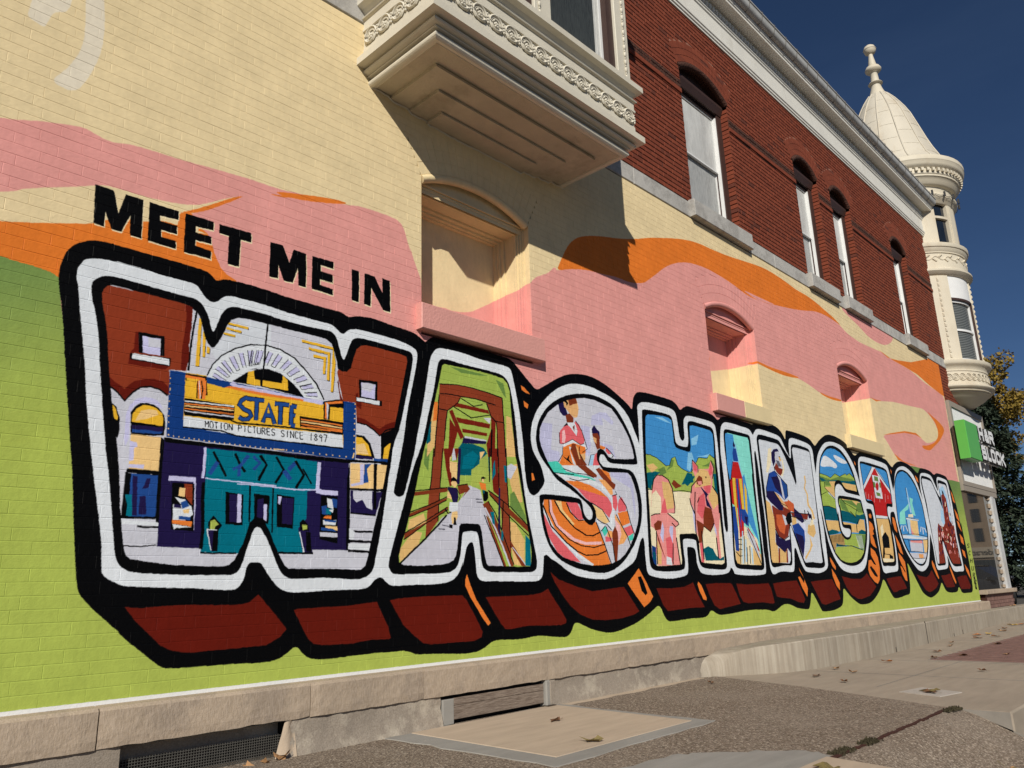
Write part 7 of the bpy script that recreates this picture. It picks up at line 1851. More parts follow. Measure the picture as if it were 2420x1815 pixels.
# dome
dome_prof = [(1.46, 10.80), (1.40, 10.83), (1.30, 10.93), (1.19, 11.10), (1.06, 11.42), (.96, 11.72), (.87, 12.03), (.79, 12.30), (.70, 12.60), (.60, 12.84), (.50, 13.04), (.40, 13.22), (.30, 13.37), (.225, 13.47)]
lathe(dome_prof, 'dome', 'dome', n=48)
for k in range(14):
    a = rad(188 + k*12.8*2); pts = [(TX + (r+.008)*math.cos(a), TY + (r+.008)*math.sin(a), Zs(z)) for r, z in dome_prof[1:]]
    MB().tube(pts, .018, 6).build('dome_rib', M['dome'], tur, smooth=60)
seam = MB()
for k in range(14):
    for j in range(5):
        zc = 11.15 + j*.48 + (.24 if k % 2 else 0); r = np.interp(zc, [p[1] for p in dome_prof], [p[0] for p in dome_prof]) + .002
        a0 = rad(188 + k*25.6 + 2); pts = [(TX + r*math.cos(a0 + rad(21)*q/5), TY + r*math.sin(a0 + rad(21)*q/5), Zs(zc)) for q in range(6)]
        seam.tube(pts, .004, 4)
seam.build('panel_seam', M['dome'], tur)
lathe([(.225, 13.46), (.20, 13.50), (.145, 13.68), (.115, 13.80), (.12, 13.815), (.165, 13.83), (.185, 13.855), (.165, 13.88), (.11, 13.90), (.105, 13.96), (.09, 14.17), (.10, 14.19), (.15, 14.21), (.20, 14.265), (.205, 14.30), (.17, 14.37), (.10, 14.41), (.105, 14.43), (.085, 14.56), (.06, 14.72), (.055, 14.78), (.075, 14.79), (.13, 14.83), (.155, 14.90), (.158, 14.925), (.165, 14.93), (.165, 14.94), (.15, 14.95), (.13, 15.02), (.07, 15.07), (.005, 15.08)], 'finial', 'turret', n=28, sm=50)
# storeys with curved windows
def arcpart(name, mat, r0, r1, d0, d1, z0, z1, parent=tur, n=8): return MB().arcbox(TX, TY, r0, r1, rad(d0), rad(d1), Zs(z0), Zs(z1), n).build(name, M[mat], parent, smooth=30)
arcpart('inner_drum', 'dark', .90, 1.0, 195, 330, 5.6, 9.7, n=16)
for d0, d1 in ((205, 234), (277, 292), (330, 345)): arcpart('pier', 'turret', 1.0, 1.22, d0, d1, 5.68, 7.78, n=6)
arcpart('transom_panel', 'white', 1.0, 1.195, 234, 277, 7.22, 7.78); arcpart('transom_panel', 'white', 1.0, 1.195, 292, 330, 7.22, 7.78)
for d0, d1 in ((234, 277), (292, 330)):
    wd = empty('window', parent=tur)
    for nm, mt, r0, r1, a, b, z0, z1 in (('frame', 'brown', 1.05, 1.205, d0, d1, 7.17, 7.22), ('frame', 'brown', 1.05, 1.205, d1 - 3.4, d1, 5.68, 7.17), ('frame', 'white', 1.05, 1.19, d0, d0 + 1.2, 5.68, 7.17),
        ('sash', 'white', 1.08, 1.16, d0 + 1.2, d0 + 2.6, 5.70, 7.17), ('sash', 'white', 1.08, 1.16, d1 - 5.2, d1 - 3.4, 5.70, 7.17), ('sash', 'white', 1.08, 1.16, d0 + 2.6, d1 - 5.2, 7.12, 7.17), ('sash', 'white', 1.08, 1.15, d0 + 2.6, d1 - 5.2, 6.42, 6.47), ('sash', 'white', 1.08, 1.16, d0 + 2.6, d1 - 5.2, 5.70, 5.75),
        ('pane', 'gl_dk', 1.10, 1.115, d0 + 2.6, d1 - 5.2, 5.75, 7.12)): arcpart(nm, mt, r0, r1, a, b, z0, z1, wd)
    z = 5.78
    while z < 7.1:
        if not 6.40 < z < 6.48: arcpart('blind_slat', 'blind', 1.117, 1.120, d0 + 4, d1 - 7, z, z + .022, wd, n=5)
        z += .042
# twisted bead strips on the piers
tw = MB(); tw.box(-.022, .022, -.014, 0, 0, .085); tw.ball((0, -.014, .04), .016, .012, .03, 6, 4); twm = tw.mesh('pier_bead', M['turret'])
for deg in (222, 283.5):
    z = 5.75; a = rad(deg)
    while z < 7.65: inst('pier_bead', twm, tur, (TX + 1.221*math.cos(a), TY + 1.221*math.sin(a), Zs(z)), (0, 0, a + math.pi/2)); z += .125
for d0, d1 in ((205, 232), (256, 268), (270, 284), (306, 330)): arcpart('upper_pier', 'turret', 1.0, 1.20, d0, d1, 8.58, 9.68, n=6)
arcpart('upper_pier', 'turret', 1.0, 1.165, 268, 270, 8.58, 9.68); arcpart('upper_pier', 'turret', 1.19, 1.215, 258, 264, 8.62, 9.6)
for d0, d1 in ((232, 256), (284, 306)):
    wd = empty('upper_window', parent=tur)
    for nm, mt, r0, r1, a, b, z0, z1 in (('sash', 'turret', 1.05, 1.19, d0, d0 + 2, 8.58, 9.68), ('sash', 'turret', 1.05, 1.19, d1 - 2, d1, 8.58, 9.68), ('sash', 'turret', 1.06, 1.18, d0 + 2, d1 - 2, 9.28, 9.34), ('sash', 'turret', 1.06, 1.18, d0 + 2, d1 - 2, 8.58, 8.65), ('pane', 'gl_blk', 1.10, 1.115, d0 + 2, d1 - 2, 8.65, 9.68)): arcpart(nm, mt, r0, r1, a, b, z0, z1, wd)
# string of lamps under the eave
bt = MB(); bt.tube([(TX + 1.33*math.cos(rad(225 + 5*k)), TY + 1.33*math.sin(rad(225 + 5*k)), Zs(9.84) - (.03 if k % 2 else 0)) for k in range(16)], .006, 4)
for k in range(1, 16, 3): a = rad(225 + 5*k); bt.box(TX + 1.34*math.cos(a) - .02, TX + 1.34*math.cos(a) + .02, TY + 1.34*math.sin(a) - .03, TY + 1.34*math.sin(a) + .01, Zs(9.80), Zs(9.92))
bt.build('lamp_wire', M['trimdark'], tur)
# ------------------------------------------------------------------ shop front under the turret
sh = empty('shop_front', parent=BLD); SX0, SX1 = 18.42, 21.15
fp = MB(); 
fp.box(SX0, SX0 + .13, -.06, .1, 2.78, 4.62); fp.box(SX1 - .08, SX1, -.06, .1, 2.78, 4.62); fp.box(SX0 + .13, SX1 - .08, -.059, .1, 4.50, 4.619); fp.box(SX0 + .13, SX1 - .08, -.059, .1, 2.781, 2.87); fp.box(SX0, SX1, -.05, .3, 2.66, 2.779)
fp.build('fascia_frame', M['tanframe'], sh)
x = SX0 + .135; rm = MB().extr([(-.030, 2.871), (-.030, 4.499), (.02, 4.499), (.02, 2.871)], 0, .026).mesh('fascia_rib', M['white'])
while x < SX1 - .11: inst('fascia_rib', rm, sh, (x, 0, 0)); x += .045
MB().box(SX0 + .13, SX1 - .08, -.015, .0, 2.87, 4.5).build('fascia_backing', M['white'], sh)
MB().box(XE + .005, 21.05, .02, .06, .62, 2.66).build('shop_pane', M['gl_shop'], sh)
MB().box(20.55, 20.75, -.06, .12, .62, 2.66).build('corner_mullion', M['alu'], sh); MB().box(20.76, 21.0, -.03, .3, .62, 2.66).build('corner_mullion', M['alu'], sh)
cl = MB(); rr = random.Random(3); z = .64
while z < 2.6: h = rr.uniform(.05, .11); cl.box(20.49, 20.56, -.02, .03, z, z + h); z += h + rr.uniform(.06, .1)
cl.build('peeled_gasket', M['limestone'], sh)
MB().bevbox(XE + .12, 21.05, -.12, .3, .535, .62, .008).build('stone_sill', M['limestone'], sh)
pl = MB().bevbox(.005, BL - .005, 0, .03, .005, .07, .003).mesh('low_brick', M['paver'])
for c in range(4):
    x = XE + .33 - (.108 if c % 2 else 0)
    while x < 20.85: inst('low_brick', pl, sh, (x, -.05, .25 + c*.0712)); x += BL
MB().box(XE + .2, 20.95, -.044, .3, .1, .535).build('low_wall', M['mortar'], sh)
MB().box(18.38, 21.1, .30, .34, .2, 4.7).build('room_back', M['dark'], sh)
# ------------------------------------------------------------------ projecting sign
sg = empty('shop_sign', (18.6, -.32, 3.5)); tag(sg, 'green square shop sign with white letters H&R BLOCK on the ribbed white panel', 'sign')
GX0, GX1, GZ0, GZ1, GY0, GY1 = 18.25, 19.18, 3.30, 4.12, -.33, -.13
def L(mb): mb.v = [(x - 18.6, y + .32, z - 3.5) for x, y, z in mb.v]; return mb
L(MB().bevbox(GX0, GX1, GY0, GY1, GZ0, GZ1, .012)).build('green_box', M['green'], sg)
for z in (3.42, 3.86): L(MB().box(GX0 + .28, GX0 + .42, GY1, -.045, z, z + .16)).build('bracket', M['metal'], sg)
for z in (3.305, 3.735): L(MB().box(GX1, 21.0, -.24, -.21, z + .04, z + .07)).build('letter_rail', M['metal'], sg)
LF = {'H': ['0010', '5', '1'], }
def glyph(ch, x, z, w, h, t):
    """block letters as thick strokes"""
    S = {'H': [((0,0),(0,1)), ((1,0),(1,1)), ((0,.5),(1,.5))], 'R': [((0,0),(0,1)), ((0,1),(.85,1)), ((.85,1),(1,.86)), ((1,.86),(1,.62)), ((1,.62),(.85,.48)), ((0,.48),(.85,.48)), ((.5,.48),(1,0))],
      '&': [((1,0),(.25,.72)), ((.25,.72),(.25,.9)), ((.25,.9),(.4,1)), ((.4,1),(.65,1)), ((.65,1),(.75,.85)), ((.75,.85),(.7,.68)), ((.7,.68),(.05,.35)), ((.05,.35),(.05,.12)), ((.05,.12),(.25,0)), ((.25,0),(.6,0)), ((.6,0),(1,.42))],
      'B': [((0,0),(0,1)), ((0,1),(.8,1)), ((.8,1),(.92,.88)), ((.92,.88),(.92,.66)), ((.92,.66),(.78,.53)), ((0,.53),(.78,.53)), ((.78,.53),(1,.4)), ((1,.4),(1,.14)), ((1,.14),(.85,0)), ((.85,0),(0,0))], 'L': [((0,1),(0,0)), ((0,0),(1,0))],
      'O': [((.2,0),(.8,0)), ((.8,0),(1,.15)), ((1,.15),(1,.85)), ((1,.85),(.8,1)), ((.8,1),(.2,1)), ((.2,1),(0,.85)), ((0,.85),(0,.15)), ((0,.15),(.2,0))],
      'C': [((1,.2),(.8,0)), ((.8,0),(.2,0)), ((.2,0),(0,.15)), ((0,.15),(0,.85)), ((0,.85),(.2,1)), ((.2,1),(.8,1)), ((.8,1),(1,.8))], 'K': [((0,0),(0,1)), ((0,.42),(1,1)), ((.35,.62),(1,0))]}[ch]
    mb = MB(); j = 0
    for (a, b), (c, d) in S:
        xa, za, xb, zb = x + a*(w-t) + t/2, z + b*(h-t) + t/2, x + c*(w-t) + t/2, z + d*(h-t) + t/2
        l = math.hypot(xb-xa, zb-za); ux, uz = (xb-xa)/l*t/2, (zb-za)/l*t/2
        P = [(xa-ux-uz, za-uz+ux), (xb+ux-uz, zb+uz+ux), (xb+ux+uz, zb+uz-ux), (xa-ux+uz, za-uz-ux)]; y = -.325 - j*.0006; j += 1
        n = len(mb.v); mb.v += [(p, y, q) for p, q in P] + [(p, -.25, q) for p, q in P]; mb.f += [(n,n+1,n+2,n+3), (n+7,n+6,n+5,n+4)] + [(n+k, n+4+k, n+4+(k+1)%4, n+(k+1)%4) for k in range(4)]
    me = L(mb); o = me.build('sign_letter', M['letter'], sg); o.data.materials.append(M['trimdark'])
    for f in o.data.polygons:
        if f.normal.y > -.5: f.material_index = 1
    return o
for ch, x, w in (('H', 19.28, .38), ('&', 19.74, .36), ('R', 20.16, .38)): glyph(ch, x, 3.80, w, .31, .085)
for ch, x, w in (('B', 19.28, .36), ('L', 19.72, .28), ('O', 20.05, .38), ('C', 20.49, .36), ('K', 20.91, .38)): glyph(ch, x, 3.37, w, .31, .085)

# ------------------------------------------------------------------ plinth of tooled limestone
pli = empty('plinth', parent=BLD)
jx = [-1.2, .33, 1.565, 2.785, 3.68, 4.98, 6.08, 7.22, 8.4, 9.6, 10.8, 12.0, 13.2, 14.4, 15.6, 16.8, 17.9, 18.72]
rr = random.Random(8)
for a, b in zip(jx, jx[1:]):
    y = -.085 + rr.uniform(-.004, .004); g = .004 if b < 3 else .002
    mb = MB(); n = 14; z0 = .205; pr = []
    # front face gently uneven: a small grid, lower arris chipped
    vs = []; nx = 16; nz = 4
    for i in range(nx + 1):
        for k in range(nz + 1):
            x = a + g + (b - a - 2*g)*i/nx; z = z0 + (.385 - z0)*k/nz
            yy = y + rr.uniform(-.0015, .0015)
            if k == 0: z += max(0, rr.uniform(-.012, .007)); yy += .004
            if i in (0, nx): yy += .006
            vs.append((x, yy, z))
    fs = [(i*(nz+1)+k, (i+1)*(nz+1)+k, (i+1)*(nz+1)+k+1, i*(nz+1)+k+1) for i in range(nx) for k in range(nz)]
    m0 = len(vs)
    for i in range(nx + 1): x = a + g + (b - a - 2*g)*i/nx; vs += [(x, y + .018, .402), (x, .03, .412), (x, .03, z0 + .002)]
    for i in range(nx):
        p = i*(nz+1) + nz; q = (i+1)*(nz+1) + nz; r = m0 + 3*i; s_ = m0 + 3*(i+1)
        fs += [(p, q, s_, r), (r, s_, s_+1, r+1), (i*(nz+1), r+2, s_+2, (i+1)*(nz+1))]
    fs += [tuple(range(0, nz+1)) + (m0, m0+1, m0+2), tuple(range(nx*(nz+1), nx*(nz+1)+nz+1)) + (m0+3*nx, m0+3*nx+1, m0+3*nx+2)]
    mb.add(vs, fs); mb.build('stone', M['limestone'], pli)
# rough foundation below with two cellar openings
fd = MB(); fr_ = random.Random(6)
def fgrid(x0, x1, z0, z1, nx, nz, y0=-.062, amp=.008, foot=0.0):
    vs = [(x0 + (x1-x0)*i/nx, y0 + fr_.uniform(-amp, amp) - foot*(1 - k/nz)**2, z0 + (z1-z0)*k/nz) for i in range(nx+1) for k in range(nz+1)]
    fd.add(vs, [(i*(nz+1)+k, (i+1)*(nz+1)+k, (i+1)*(nz+1)+k+1, i*(nz+1)+k+1) for i in range(nx) for k in range(nz)])
fgrid(-1.2, 1.69, -.25, .207, 40, 6); fgrid(2.64, 3.84, -.04, .207, 26, 6, foot=.05); fgrid(4.95, 18.6, -.04, .207, 160, 5, foot=.03); fgrid(1.69, 4.95, -.3, -.03, 30, 3)
fd.build('foundation', M['found'], pli, smooth=60)
op = MB(); op.box(1.69, 2.64, .10, .14, -.3, .2); op.quad((1.69, -.06, -.3), (1.69, .12, -.3), (1.69, .12, .205), (1.69, -.06, .205)); op.quad((2.64, -.06, -.3), (2.64, .12, -.3), (2.64, .12, .205), (2.64, -.06, .205)); op.quad((1.69, -.08, .2055), (2.64, -.08, .2055), (2.64, .12, .2055), (1.69, .12, .2055))
op.build('cellar_opening', M['dark'], pli)
MB().box(1.70, 2.63, .03, .06, .12, .205).build('opening_lintel', M['found'], pli)
wm = MB()
for k in range(62): x = 1.70 + k*.015; wm.box(x, x + .0035, .0, .003, -.12 , .13)
for k in range(18): z = -.12 + k*.014; wm.box(1.695, 2.635, -.003, .0, z, z + .0035)
wm.build('wire_screen', M['darkwire'], pli, kind='stuff')
# cement haunch right of the wire screen
ha = MB(); nx, nz = 8, 6; vs = []
for i in range(nx+1):
    for k in range(nz+1):
        u = i/nx; v = k/nz; vs.append((2.56 + .13*u + .06*v*(1-u), -.066 - .05*(1-v)**1.5*u - .01*math.sin(5*u) + fr_.uniform(-.004, .004), -.02 + .225*v))
ha.add(vs, [(i*(nz+1)+k, (i+1)*(nz+1)+k, (i+1)*(nz+1)+k+1, i*(nz+1)+k+1) for i in range(nx) for k in range(nz)]); ha.build('cement_haunch', M['slab'], pli, smooth=60)
# boarded second opening
MB().box(3.85, 4.94, -.03, .1, .182, .2065).build('cellar_slit', M['dark'], pli)
MB().box(3.84, 4.95, .0, .1, -.03, .2065).build('cellar_void', M['dark'], pli)
MB().bevbox(3.97, 4.935, -.058, -.02, .035, .128, .003).build('plank', M['woodp'], pli); MB().bevbox(3.97, 4.935, -.060, -.02, .130, .180, .003).build('plank', M['woodp'], pli)
MB().bevbox(3.86, 3.968, -.066, -.01, .005, .178, .006).build('mortar_patch', M['cement'], pli); MB().bevbox(4.94, 4.99, -.085, -.01, .01, .205, .01).build('post_stub', M['cement'], pli); MB().bevbox(4.99, 5.06, -.08, -.01, .0, .20, .01).build('post_stub', M['found'], pli)
MB().box(4.92, 5.02, -.115, -.05, .002, .018).build('rusty_plate', M['bark'], pli)
# ------------------------------------------------------------------ stepped concrete ledge with a rounded ramped end
OT = [(7.44,-.16,.012),(7.48,-.18,.07),(7.52,-.21,.128),(7.58,-.25,.182),(7.64,-.29,.222),(7.75,-.38,.252),(7.87,-.46,.27),(8.0,-.54,.282),(8.15,-.62,.292),(8.4,-.69,.30),(8.65,-.73,.307)]
IT = [(7.22,.012),(7.26,.05),(7.32,.13),(7.40,.17),(7.46,.195),(7.58,.225),(7.69,.243),(7.85,.25),(8.1,.255),(8.4,.26),(8.65,.265)]
pr = []
def interp(T, u): i = min(int(u), len(T) - 2); f = u - i; return [p*(1-f) + q*f for p, q in zip(T[i], T[i+1])]
for k in range(31): o_ = interp(OT, k/3); i_ = interp(IT, k/3); pr.append((o_[0], i_[0], o_[1], o_[2], i_[1]))
for k in range(1, 31):
    s = k/30; x = 8.65 + (22.3-8.65)*s; pr.append((x, x, float(np.interp(x, [8.65, 10.5, 13, 18, 22.3], [-.73, -.79, -.66, -.42, -.30])), .307 - .06*s, .265 - .02*s))
N = len(pr) - 1
vs = []
for x, xi, yo, zt, zi in pr: vs += [(x, yo, -.02), (x, yo, zt - .012), (x - .004, yo + .012, zt), (xi, -.05, zi), (xi, -.05, -.02)]
fs = [(5*i+k, 5*i+5+k, 5*i+6+k, 5*i+1+k) for i in range(N) for k in range(4)] + [(0, 1, 2, 3, 4), (5*N+4, 5*N+3, 5*N+2, 5*N+1, 5*N)]
ledge = MB().add(vs, fs).build('concrete_ledge', M['ledge'], None, smooth=35)
tag(ledge, 'low streaked concrete ledge with a curved ramped end, running along the foot of the mural', 'ledge')
cj = MB()
for x, h in ((10.9, .06), (12.45, .3), (14.0, .05), (14.6, .07)):
    y = float(np.interp(x, [8.65, 10.5, 13, 18], [-.73, -.79, -.66, -.42])) - .003; cj.box(x, x + .012, y, y + .01, 0, h)
cj.build('crack', M['dark'], ledge)
# ------------------------------------------------------------------ ground
def sheet(name, pts, z, mat, parent=None, kind=None, thick=0):
    mb = MB(); mb.add([(x, y, z) for x, y in pts], [tuple(range(len(pts)))]); return mb.build(name, M[mat], parent, kind=kind)
g0 = sheet('street', [(-400, -400), (600, -400), (600, 500), (-400, 500)], -.2, 'asphalt', kind='structure')
# pavement body: top at z=0, with the kerb; its near corner slopes to the gutter
pv = MB()
pv.add([(-4, .4, 0), (27, .4, 0), (27, -2.95, 0), (6.46, -2.95, 0), (6.46, -2.60, 0), (-4, -2.60, 0)], [(0, 1, 2, 3, 4, 5)])
pavement = pv.build('pavement', M['walk'], None, kind='structure')
sheet('far_pavement', [(21, .4), (27.0, .4), (27.0, 60), (21, 60)], .0, 'walk', kind='structure')
sheet('lawn', [(30, 6.2), (120, 22), (120, 120), (30, 120)], -.12, 'found', kind='structure')
# aggregate apron (left part of pavement)
A_ = [(-4, .02), (7.52, .02), (7.40, -.30), (7.08, -1.25), (6.85, -1.75), (6.65, -2.21), (6.46, -2.60), (-4, -2.60)]
mb = MB(); mb.add([(x, y, .004) for x, y in A_], [tuple(range(8))]); mb.build('aggregate_apron', M['agg'], pavement)
# sloping apron down to the gutter
nx, ny = 50, 8; vs = []; rr = random.Random(4)
for i in range(nx+1):
    for k in range(ny+1):
        x = -4 + 10.46*i/nx; v = k/ny; z = .002 - .20*(v*v*(3-2*v)) ; y = -2.602 - .62*v
        if 0 < i < nx and 0 < k < ny: z += rr.uniform(-.004, .004)
        vs.append((x, y, z))
mb = MB(); mb.add(vs, [(i*(ny+1)+k, (i+1)*(ny+1)+k, (i+1)*(ny+1)+k+1, i*(ny+1)+k+1) for i in range(nx) for k in range(ny)]); mb.build('sloped_apron', M['agg'], pavement, smooth=60)
# flank where slope meets the full kerb
mb = MB(); mb.add([(6.46, -2.60, .0), (6.46, -2.975, .0), (6.46, -2.975, -.2), (6.46, -3.2, -.2), (6.46, -2.8, -.05)], [(0, 1, 2, 3, 4)]); mb.build('kerb_end', M['kerb'], pavement)
kx = 6.462
while kx < 27:
    MB().bevbox(kx, kx + 1.487, -2.985, -2.80, -.22, .004, .012).build('kerb_stone', M['walk'], pavement); kx += 1.49
# crumbled crack along the top of the slope
ck = MB(); rr = random.Random(12); x = 3.0
while x < 6.4:
    w = rr.uniform(.02, .07); ck.box(x, x + w, -2.612 + rr.uniform(-.012, .008), -2.598 + rr.uniform(0, .012), .002, .0075 + rr.uniform(0, .003)); x += w
ck.build('crack_line', M['mortar'], pavement)
def moss(x0, x1, y, n, s):
    mb = MB(); r = random.Random(int(x0*10))
    for k in range(n):
        x = r.uniform(x0, x1); yy = y + r.gauss(0, .018); h = r.uniform(.006, .022); a = r.uniform(0, 6.28); w = r.uniform(.004, .012)
        mb.add([(x - w*math.cos(a), yy - w*math.sin(a), .004), (x + w*math.cos(a), yy + w*math.sin(a), .004), (x + r.uniform(-.01, .01), yy + r.uniform(-.01, .01), .004 + h)], [(0, 1, 2)])
    o = mb.build('moss', M['mossy'], None, kind='stuff'); return tag(o, 'dark dry moss growing in the crack of the pavement', 'moss', 'moss in the pavement crack')
M['mossy'] = paint('dry_moss', (0.05, 0.042, 0.022), .4, 60, .95)
moss(4.45, 4.66, -2.58, 420, 1); moss(4.80, 4.98, -2.60, 380, 1); moss(6.25, 6.48, -2.64, 240, 1)
# concrete slabs let into the aggregate
def slab(pts, zt, mat, name='paving_slab', b=.004):
    cx_ = sum(p[0] for p in pts)/len(pts); cy_ = sum(p[1] for p in pts)/len(pts); n = len(pts); mb = MB()
    top = [(cx_ + (x-cx_)*(1-.004), cy_ + (y-cy_)*(1-.004), zt) for x, y in pts]; bot = [(x, y, zt - .006) for x, y in pts]
    mb.add(top + bot, [tuple(range(n))] + [(k, n+k, n+(k+1) % n, (k+1) % n) for k in range(n)]); return mb.build(name, M[mat], pavement)
def ragged(pts, n, amp, seed):
    r = random.Random(seed); out = []
    for i in range(len(pts)):
        a, b = pts[i], pts[(i+1) % len(pts)]
        for k in range(n): t = k/n; out.append((a[0] + (b[0]-a[0])*t + r.uniform(-amp, amp), a[1] + (b[1]-a[1])*t + r.uniform(-amp, amp)))
    return out
slab(ragged([(3.34, -.07), (5.12, -.07), (5.06, -1.52), (3.36, -1.55)], 10, .022, 1), .0085, 'cement', 'cement_border')
slab([(3.55, -.10), (5.04, -.075), (4.97, -1.385), (3.53, -1.40)], .0125, 'slab')
slab(ragged([(3.2, -2.50), (4.46, -2.48), (4.40, -2.60), (3.2, -2.62)], 8, .018, 2), .0085, 'cement', 'cement_border')
slab(ragged([(3.3, -1.86), (3.96, -1.86), (4.19, -2.06), (4.42, -2.36), (4.50, -2.49), (3.3, -2.49)], 6, .03, 5), .0075, 'cement', 'cement_smear')
slab(ragged([(5.06, -.04), (7.28, -.04), (7.25, -.13), (5.1, -.17)], 12, .02, 6), .0065, 'slab', 'cement_skirt')
slab([(2.9, -2.57), (4.36, -2.575), (4.28, -3.0), (2.9, -3.05)], .0125, 'slab')
slab([(7.14, -2.03), (7.50, -2.10), (7.34, -2.45), (7.00, -2.38)], .006, 'patch', 'utility_cover')
jt = MB()
jt.box(7.4, 10.0, -1.765, -1.757, .001, .003); jt.box(8.38, 8.39, -2.95, -.8, .001, .0032); jt.box(9.85, 9.86, -2.95, -.8, .001, .0034); jt.box(11.4, 11.41, -1.38, -.8, .001, .0032); jt.box(13.2, 13.21, -1.38, -.8, .001, .0032); jt.box(15.2, 15.21, -1.38, -.8, .001, .0032)
jt.build('paving_joint', M['kerb'], pavement)
# brick paving strip
bp = MB(); rr = random.Random(9); x = 10.05; c = 0
while x < 27:
    y = -1.42 - (.055 if c % 2 else 0)
    while y > -2.74:
        j = rr.uniform(-.0015, .0015); bp.bevbox(x, x + .096, y - .205, y - .004, .0, .0, .002) if False else bp.add([(x, y-.201, .007+j), (x+.096, y-.201, .007+j), (x+.096, y, .007+j), (x, y, .007+j), (x-.003, y-.204, .0), (x+.099, y-.204, .0), (x+.099, y+.003, .0), (x-.003, y+.003, .0)], [(0,1,2,3), (4,5,1,0), (5,6,2,1), (6,7,3,2), (7,4,0,3)]); y -= .21
    x += .104; c += 1
bp.build('paving_brickwork', M['paver'], pavement, kind='stuff')
sheet('paver_bed', [(10.0, -1.40), (27, -1.40), (27, -2.76), (10.0, -2.76)], .002, 'kerb', pavement)
# ------------------------------------------------------------------ fallen leaves
def leafmesh(seed, s=.05):
    r = random.Random(seed); mb = MB(); n = 11; c = (0, 0, .006); out = []
    for k in range(n):
        a = 2*math.pi*k/n; rr_ = s*(1.0 if k % 2 == 0 else .58)*r.uniform(.8, 1.15); out.append((rr_*math.cos(a)*1.25, rr_*math.sin(a)*.85, .004 + .022*abs(math.sin(a*1.5 + seed))*r.uniform(.3, 1.4)))
    mb.add([c] + out, [(0, k+1, (k+1) % n + 1) for k in range(n)]); mb.add([(s*1.1, 0, .008), (s*1.9, .006, .012), (s*1.9, -.002, .010)], [(0, 1, 2)]); return mb
LC = {'tan': (.36, .20, .09), 'brown': (.14, .07, .035), 'yellow': (.50, .33, .07), 'orange': (.45, .17, .05), 'olive': (.17, .13, .05)}
for k_, c_ in LC.items(): M['leaf_' + k_] = paint('leaf_' + k_, c_, .3, 60, .8, .003, 90)
leaves = [(4.42, -.62, 'brown', .045), (3.98, -1.30, 'olive', .06), (6.9, -.42, 'brown', .035), (8.6, -.92, 'tan', .05), (9.55, -1.12, 'orange', .05), (7.55, -1.42, 'brown', .04), (7.86, -1.02, 'brown', .055),
 (8.35, -1.2, 'tan', .04), (10.6, -1.62, 'brown', .06), (10.2, -1.42, 'brown', .05), (11.0, -1.22, 'brown', .05), (12.5, -1.55, 'brown', .06), (12.6, -.95, 'tan', .05), (13.6, -1.05, 'brown', .06), (14.3, -.85, 'orange', .07),
 (14.6, -.95, 'yellow', .07), (14.0, -1.2, 'brown', .06), (15.4, -.98, 'tan', .07), (16.1, -.85, 'brown', .07), (17.2, -.75, 'yellow', .08), (17.4, -.82, 'orange', .08), (17.9, -1.0, 'tan', .08), (18.6, -1.2, 'brown', .08), (9.0, -2.2, 'brown', .04),
 (10.9, -2.0, 'tan', .05), (7.24, -2.24, 'olive', .07), (7.16, -2.27, 'brown', .05), (16.8, -1.9, 'tan', .06), (19.4, -1.3, 'orange', .08), (4.05, -2.72, 'olive', .07), (12.0, -1.1, 'tan', .05), (19.9, -.22, 'tan', .07)]
LMS = {}
for i, (x, y, c_, s) in enumerate(leaves):
    key = (c_, round(s, 3))
    if key not in LMS: LMS[key] = leafmesh(i + 1, s).mesh('fallen_leaf', M['leaf_' + c_])
    zz_ = .26 if (x > 19.5 and y > -.3) else (.0135 if x < 5.1 and y > -1.5 else .006)
    if y < -2.6 and x < 6.4: zz_ = .014
    o = inst('fallen_leaf', LMS[key], None, (x, y, zz_), (0, 0, i*2.1)); names_ = {'tan': 'dry tan', 'brown': 'curled dark brown', 'yellow': 'yellow', 'orange': 'orange brown', 'olive': 'dull olive'}
    tag(o, names_[c_] + ' fallen leaf lying on the pavement below the mural', 'leaf', 'fallen leaves on the pavement')
rr = random.Random(21)
for i in range(13):
    c_ = rr.choice(['tan', 'yellow', 'orange', 'olive', 'tan', 'brown']); key = (c_, .075)
    if key not in LMS: LMS[key] = leafmesh(i + 40, .075).mesh('fallen_leaf', M['leaf_' + c_])
    o = inst('fallen_leaf', LMS[key], None, (5.02 + rr.uniform(-.16, .26), -3.27 + rr.uniform(-.12, .10), -.175 + rr.uniform(0, .03)), (rr.uniform(-.5, .5), rr.uniform(-.5, .5), i*1.3))
    tag(o, 'dry fallen leaf in the small heap in the gutter by the kerb', 'leaf', 'heap of leaves in the gutter')
for i, (x, y, z) in enumerate(((2.56, -.10, -.02), (2.47, -.12, -.03), (2.60, -.13, -.01), (2.38, -.11, -.04))):
    o = inst('fallen_leaf', LMS[('tan', .04)], None, (x, y, z + .03), (.6, .3, i*1.7)); tag(o, 'dry leaf scrap caught beside the wire cellar screen', 'leaf', 'leaf scraps by the cellar screen')

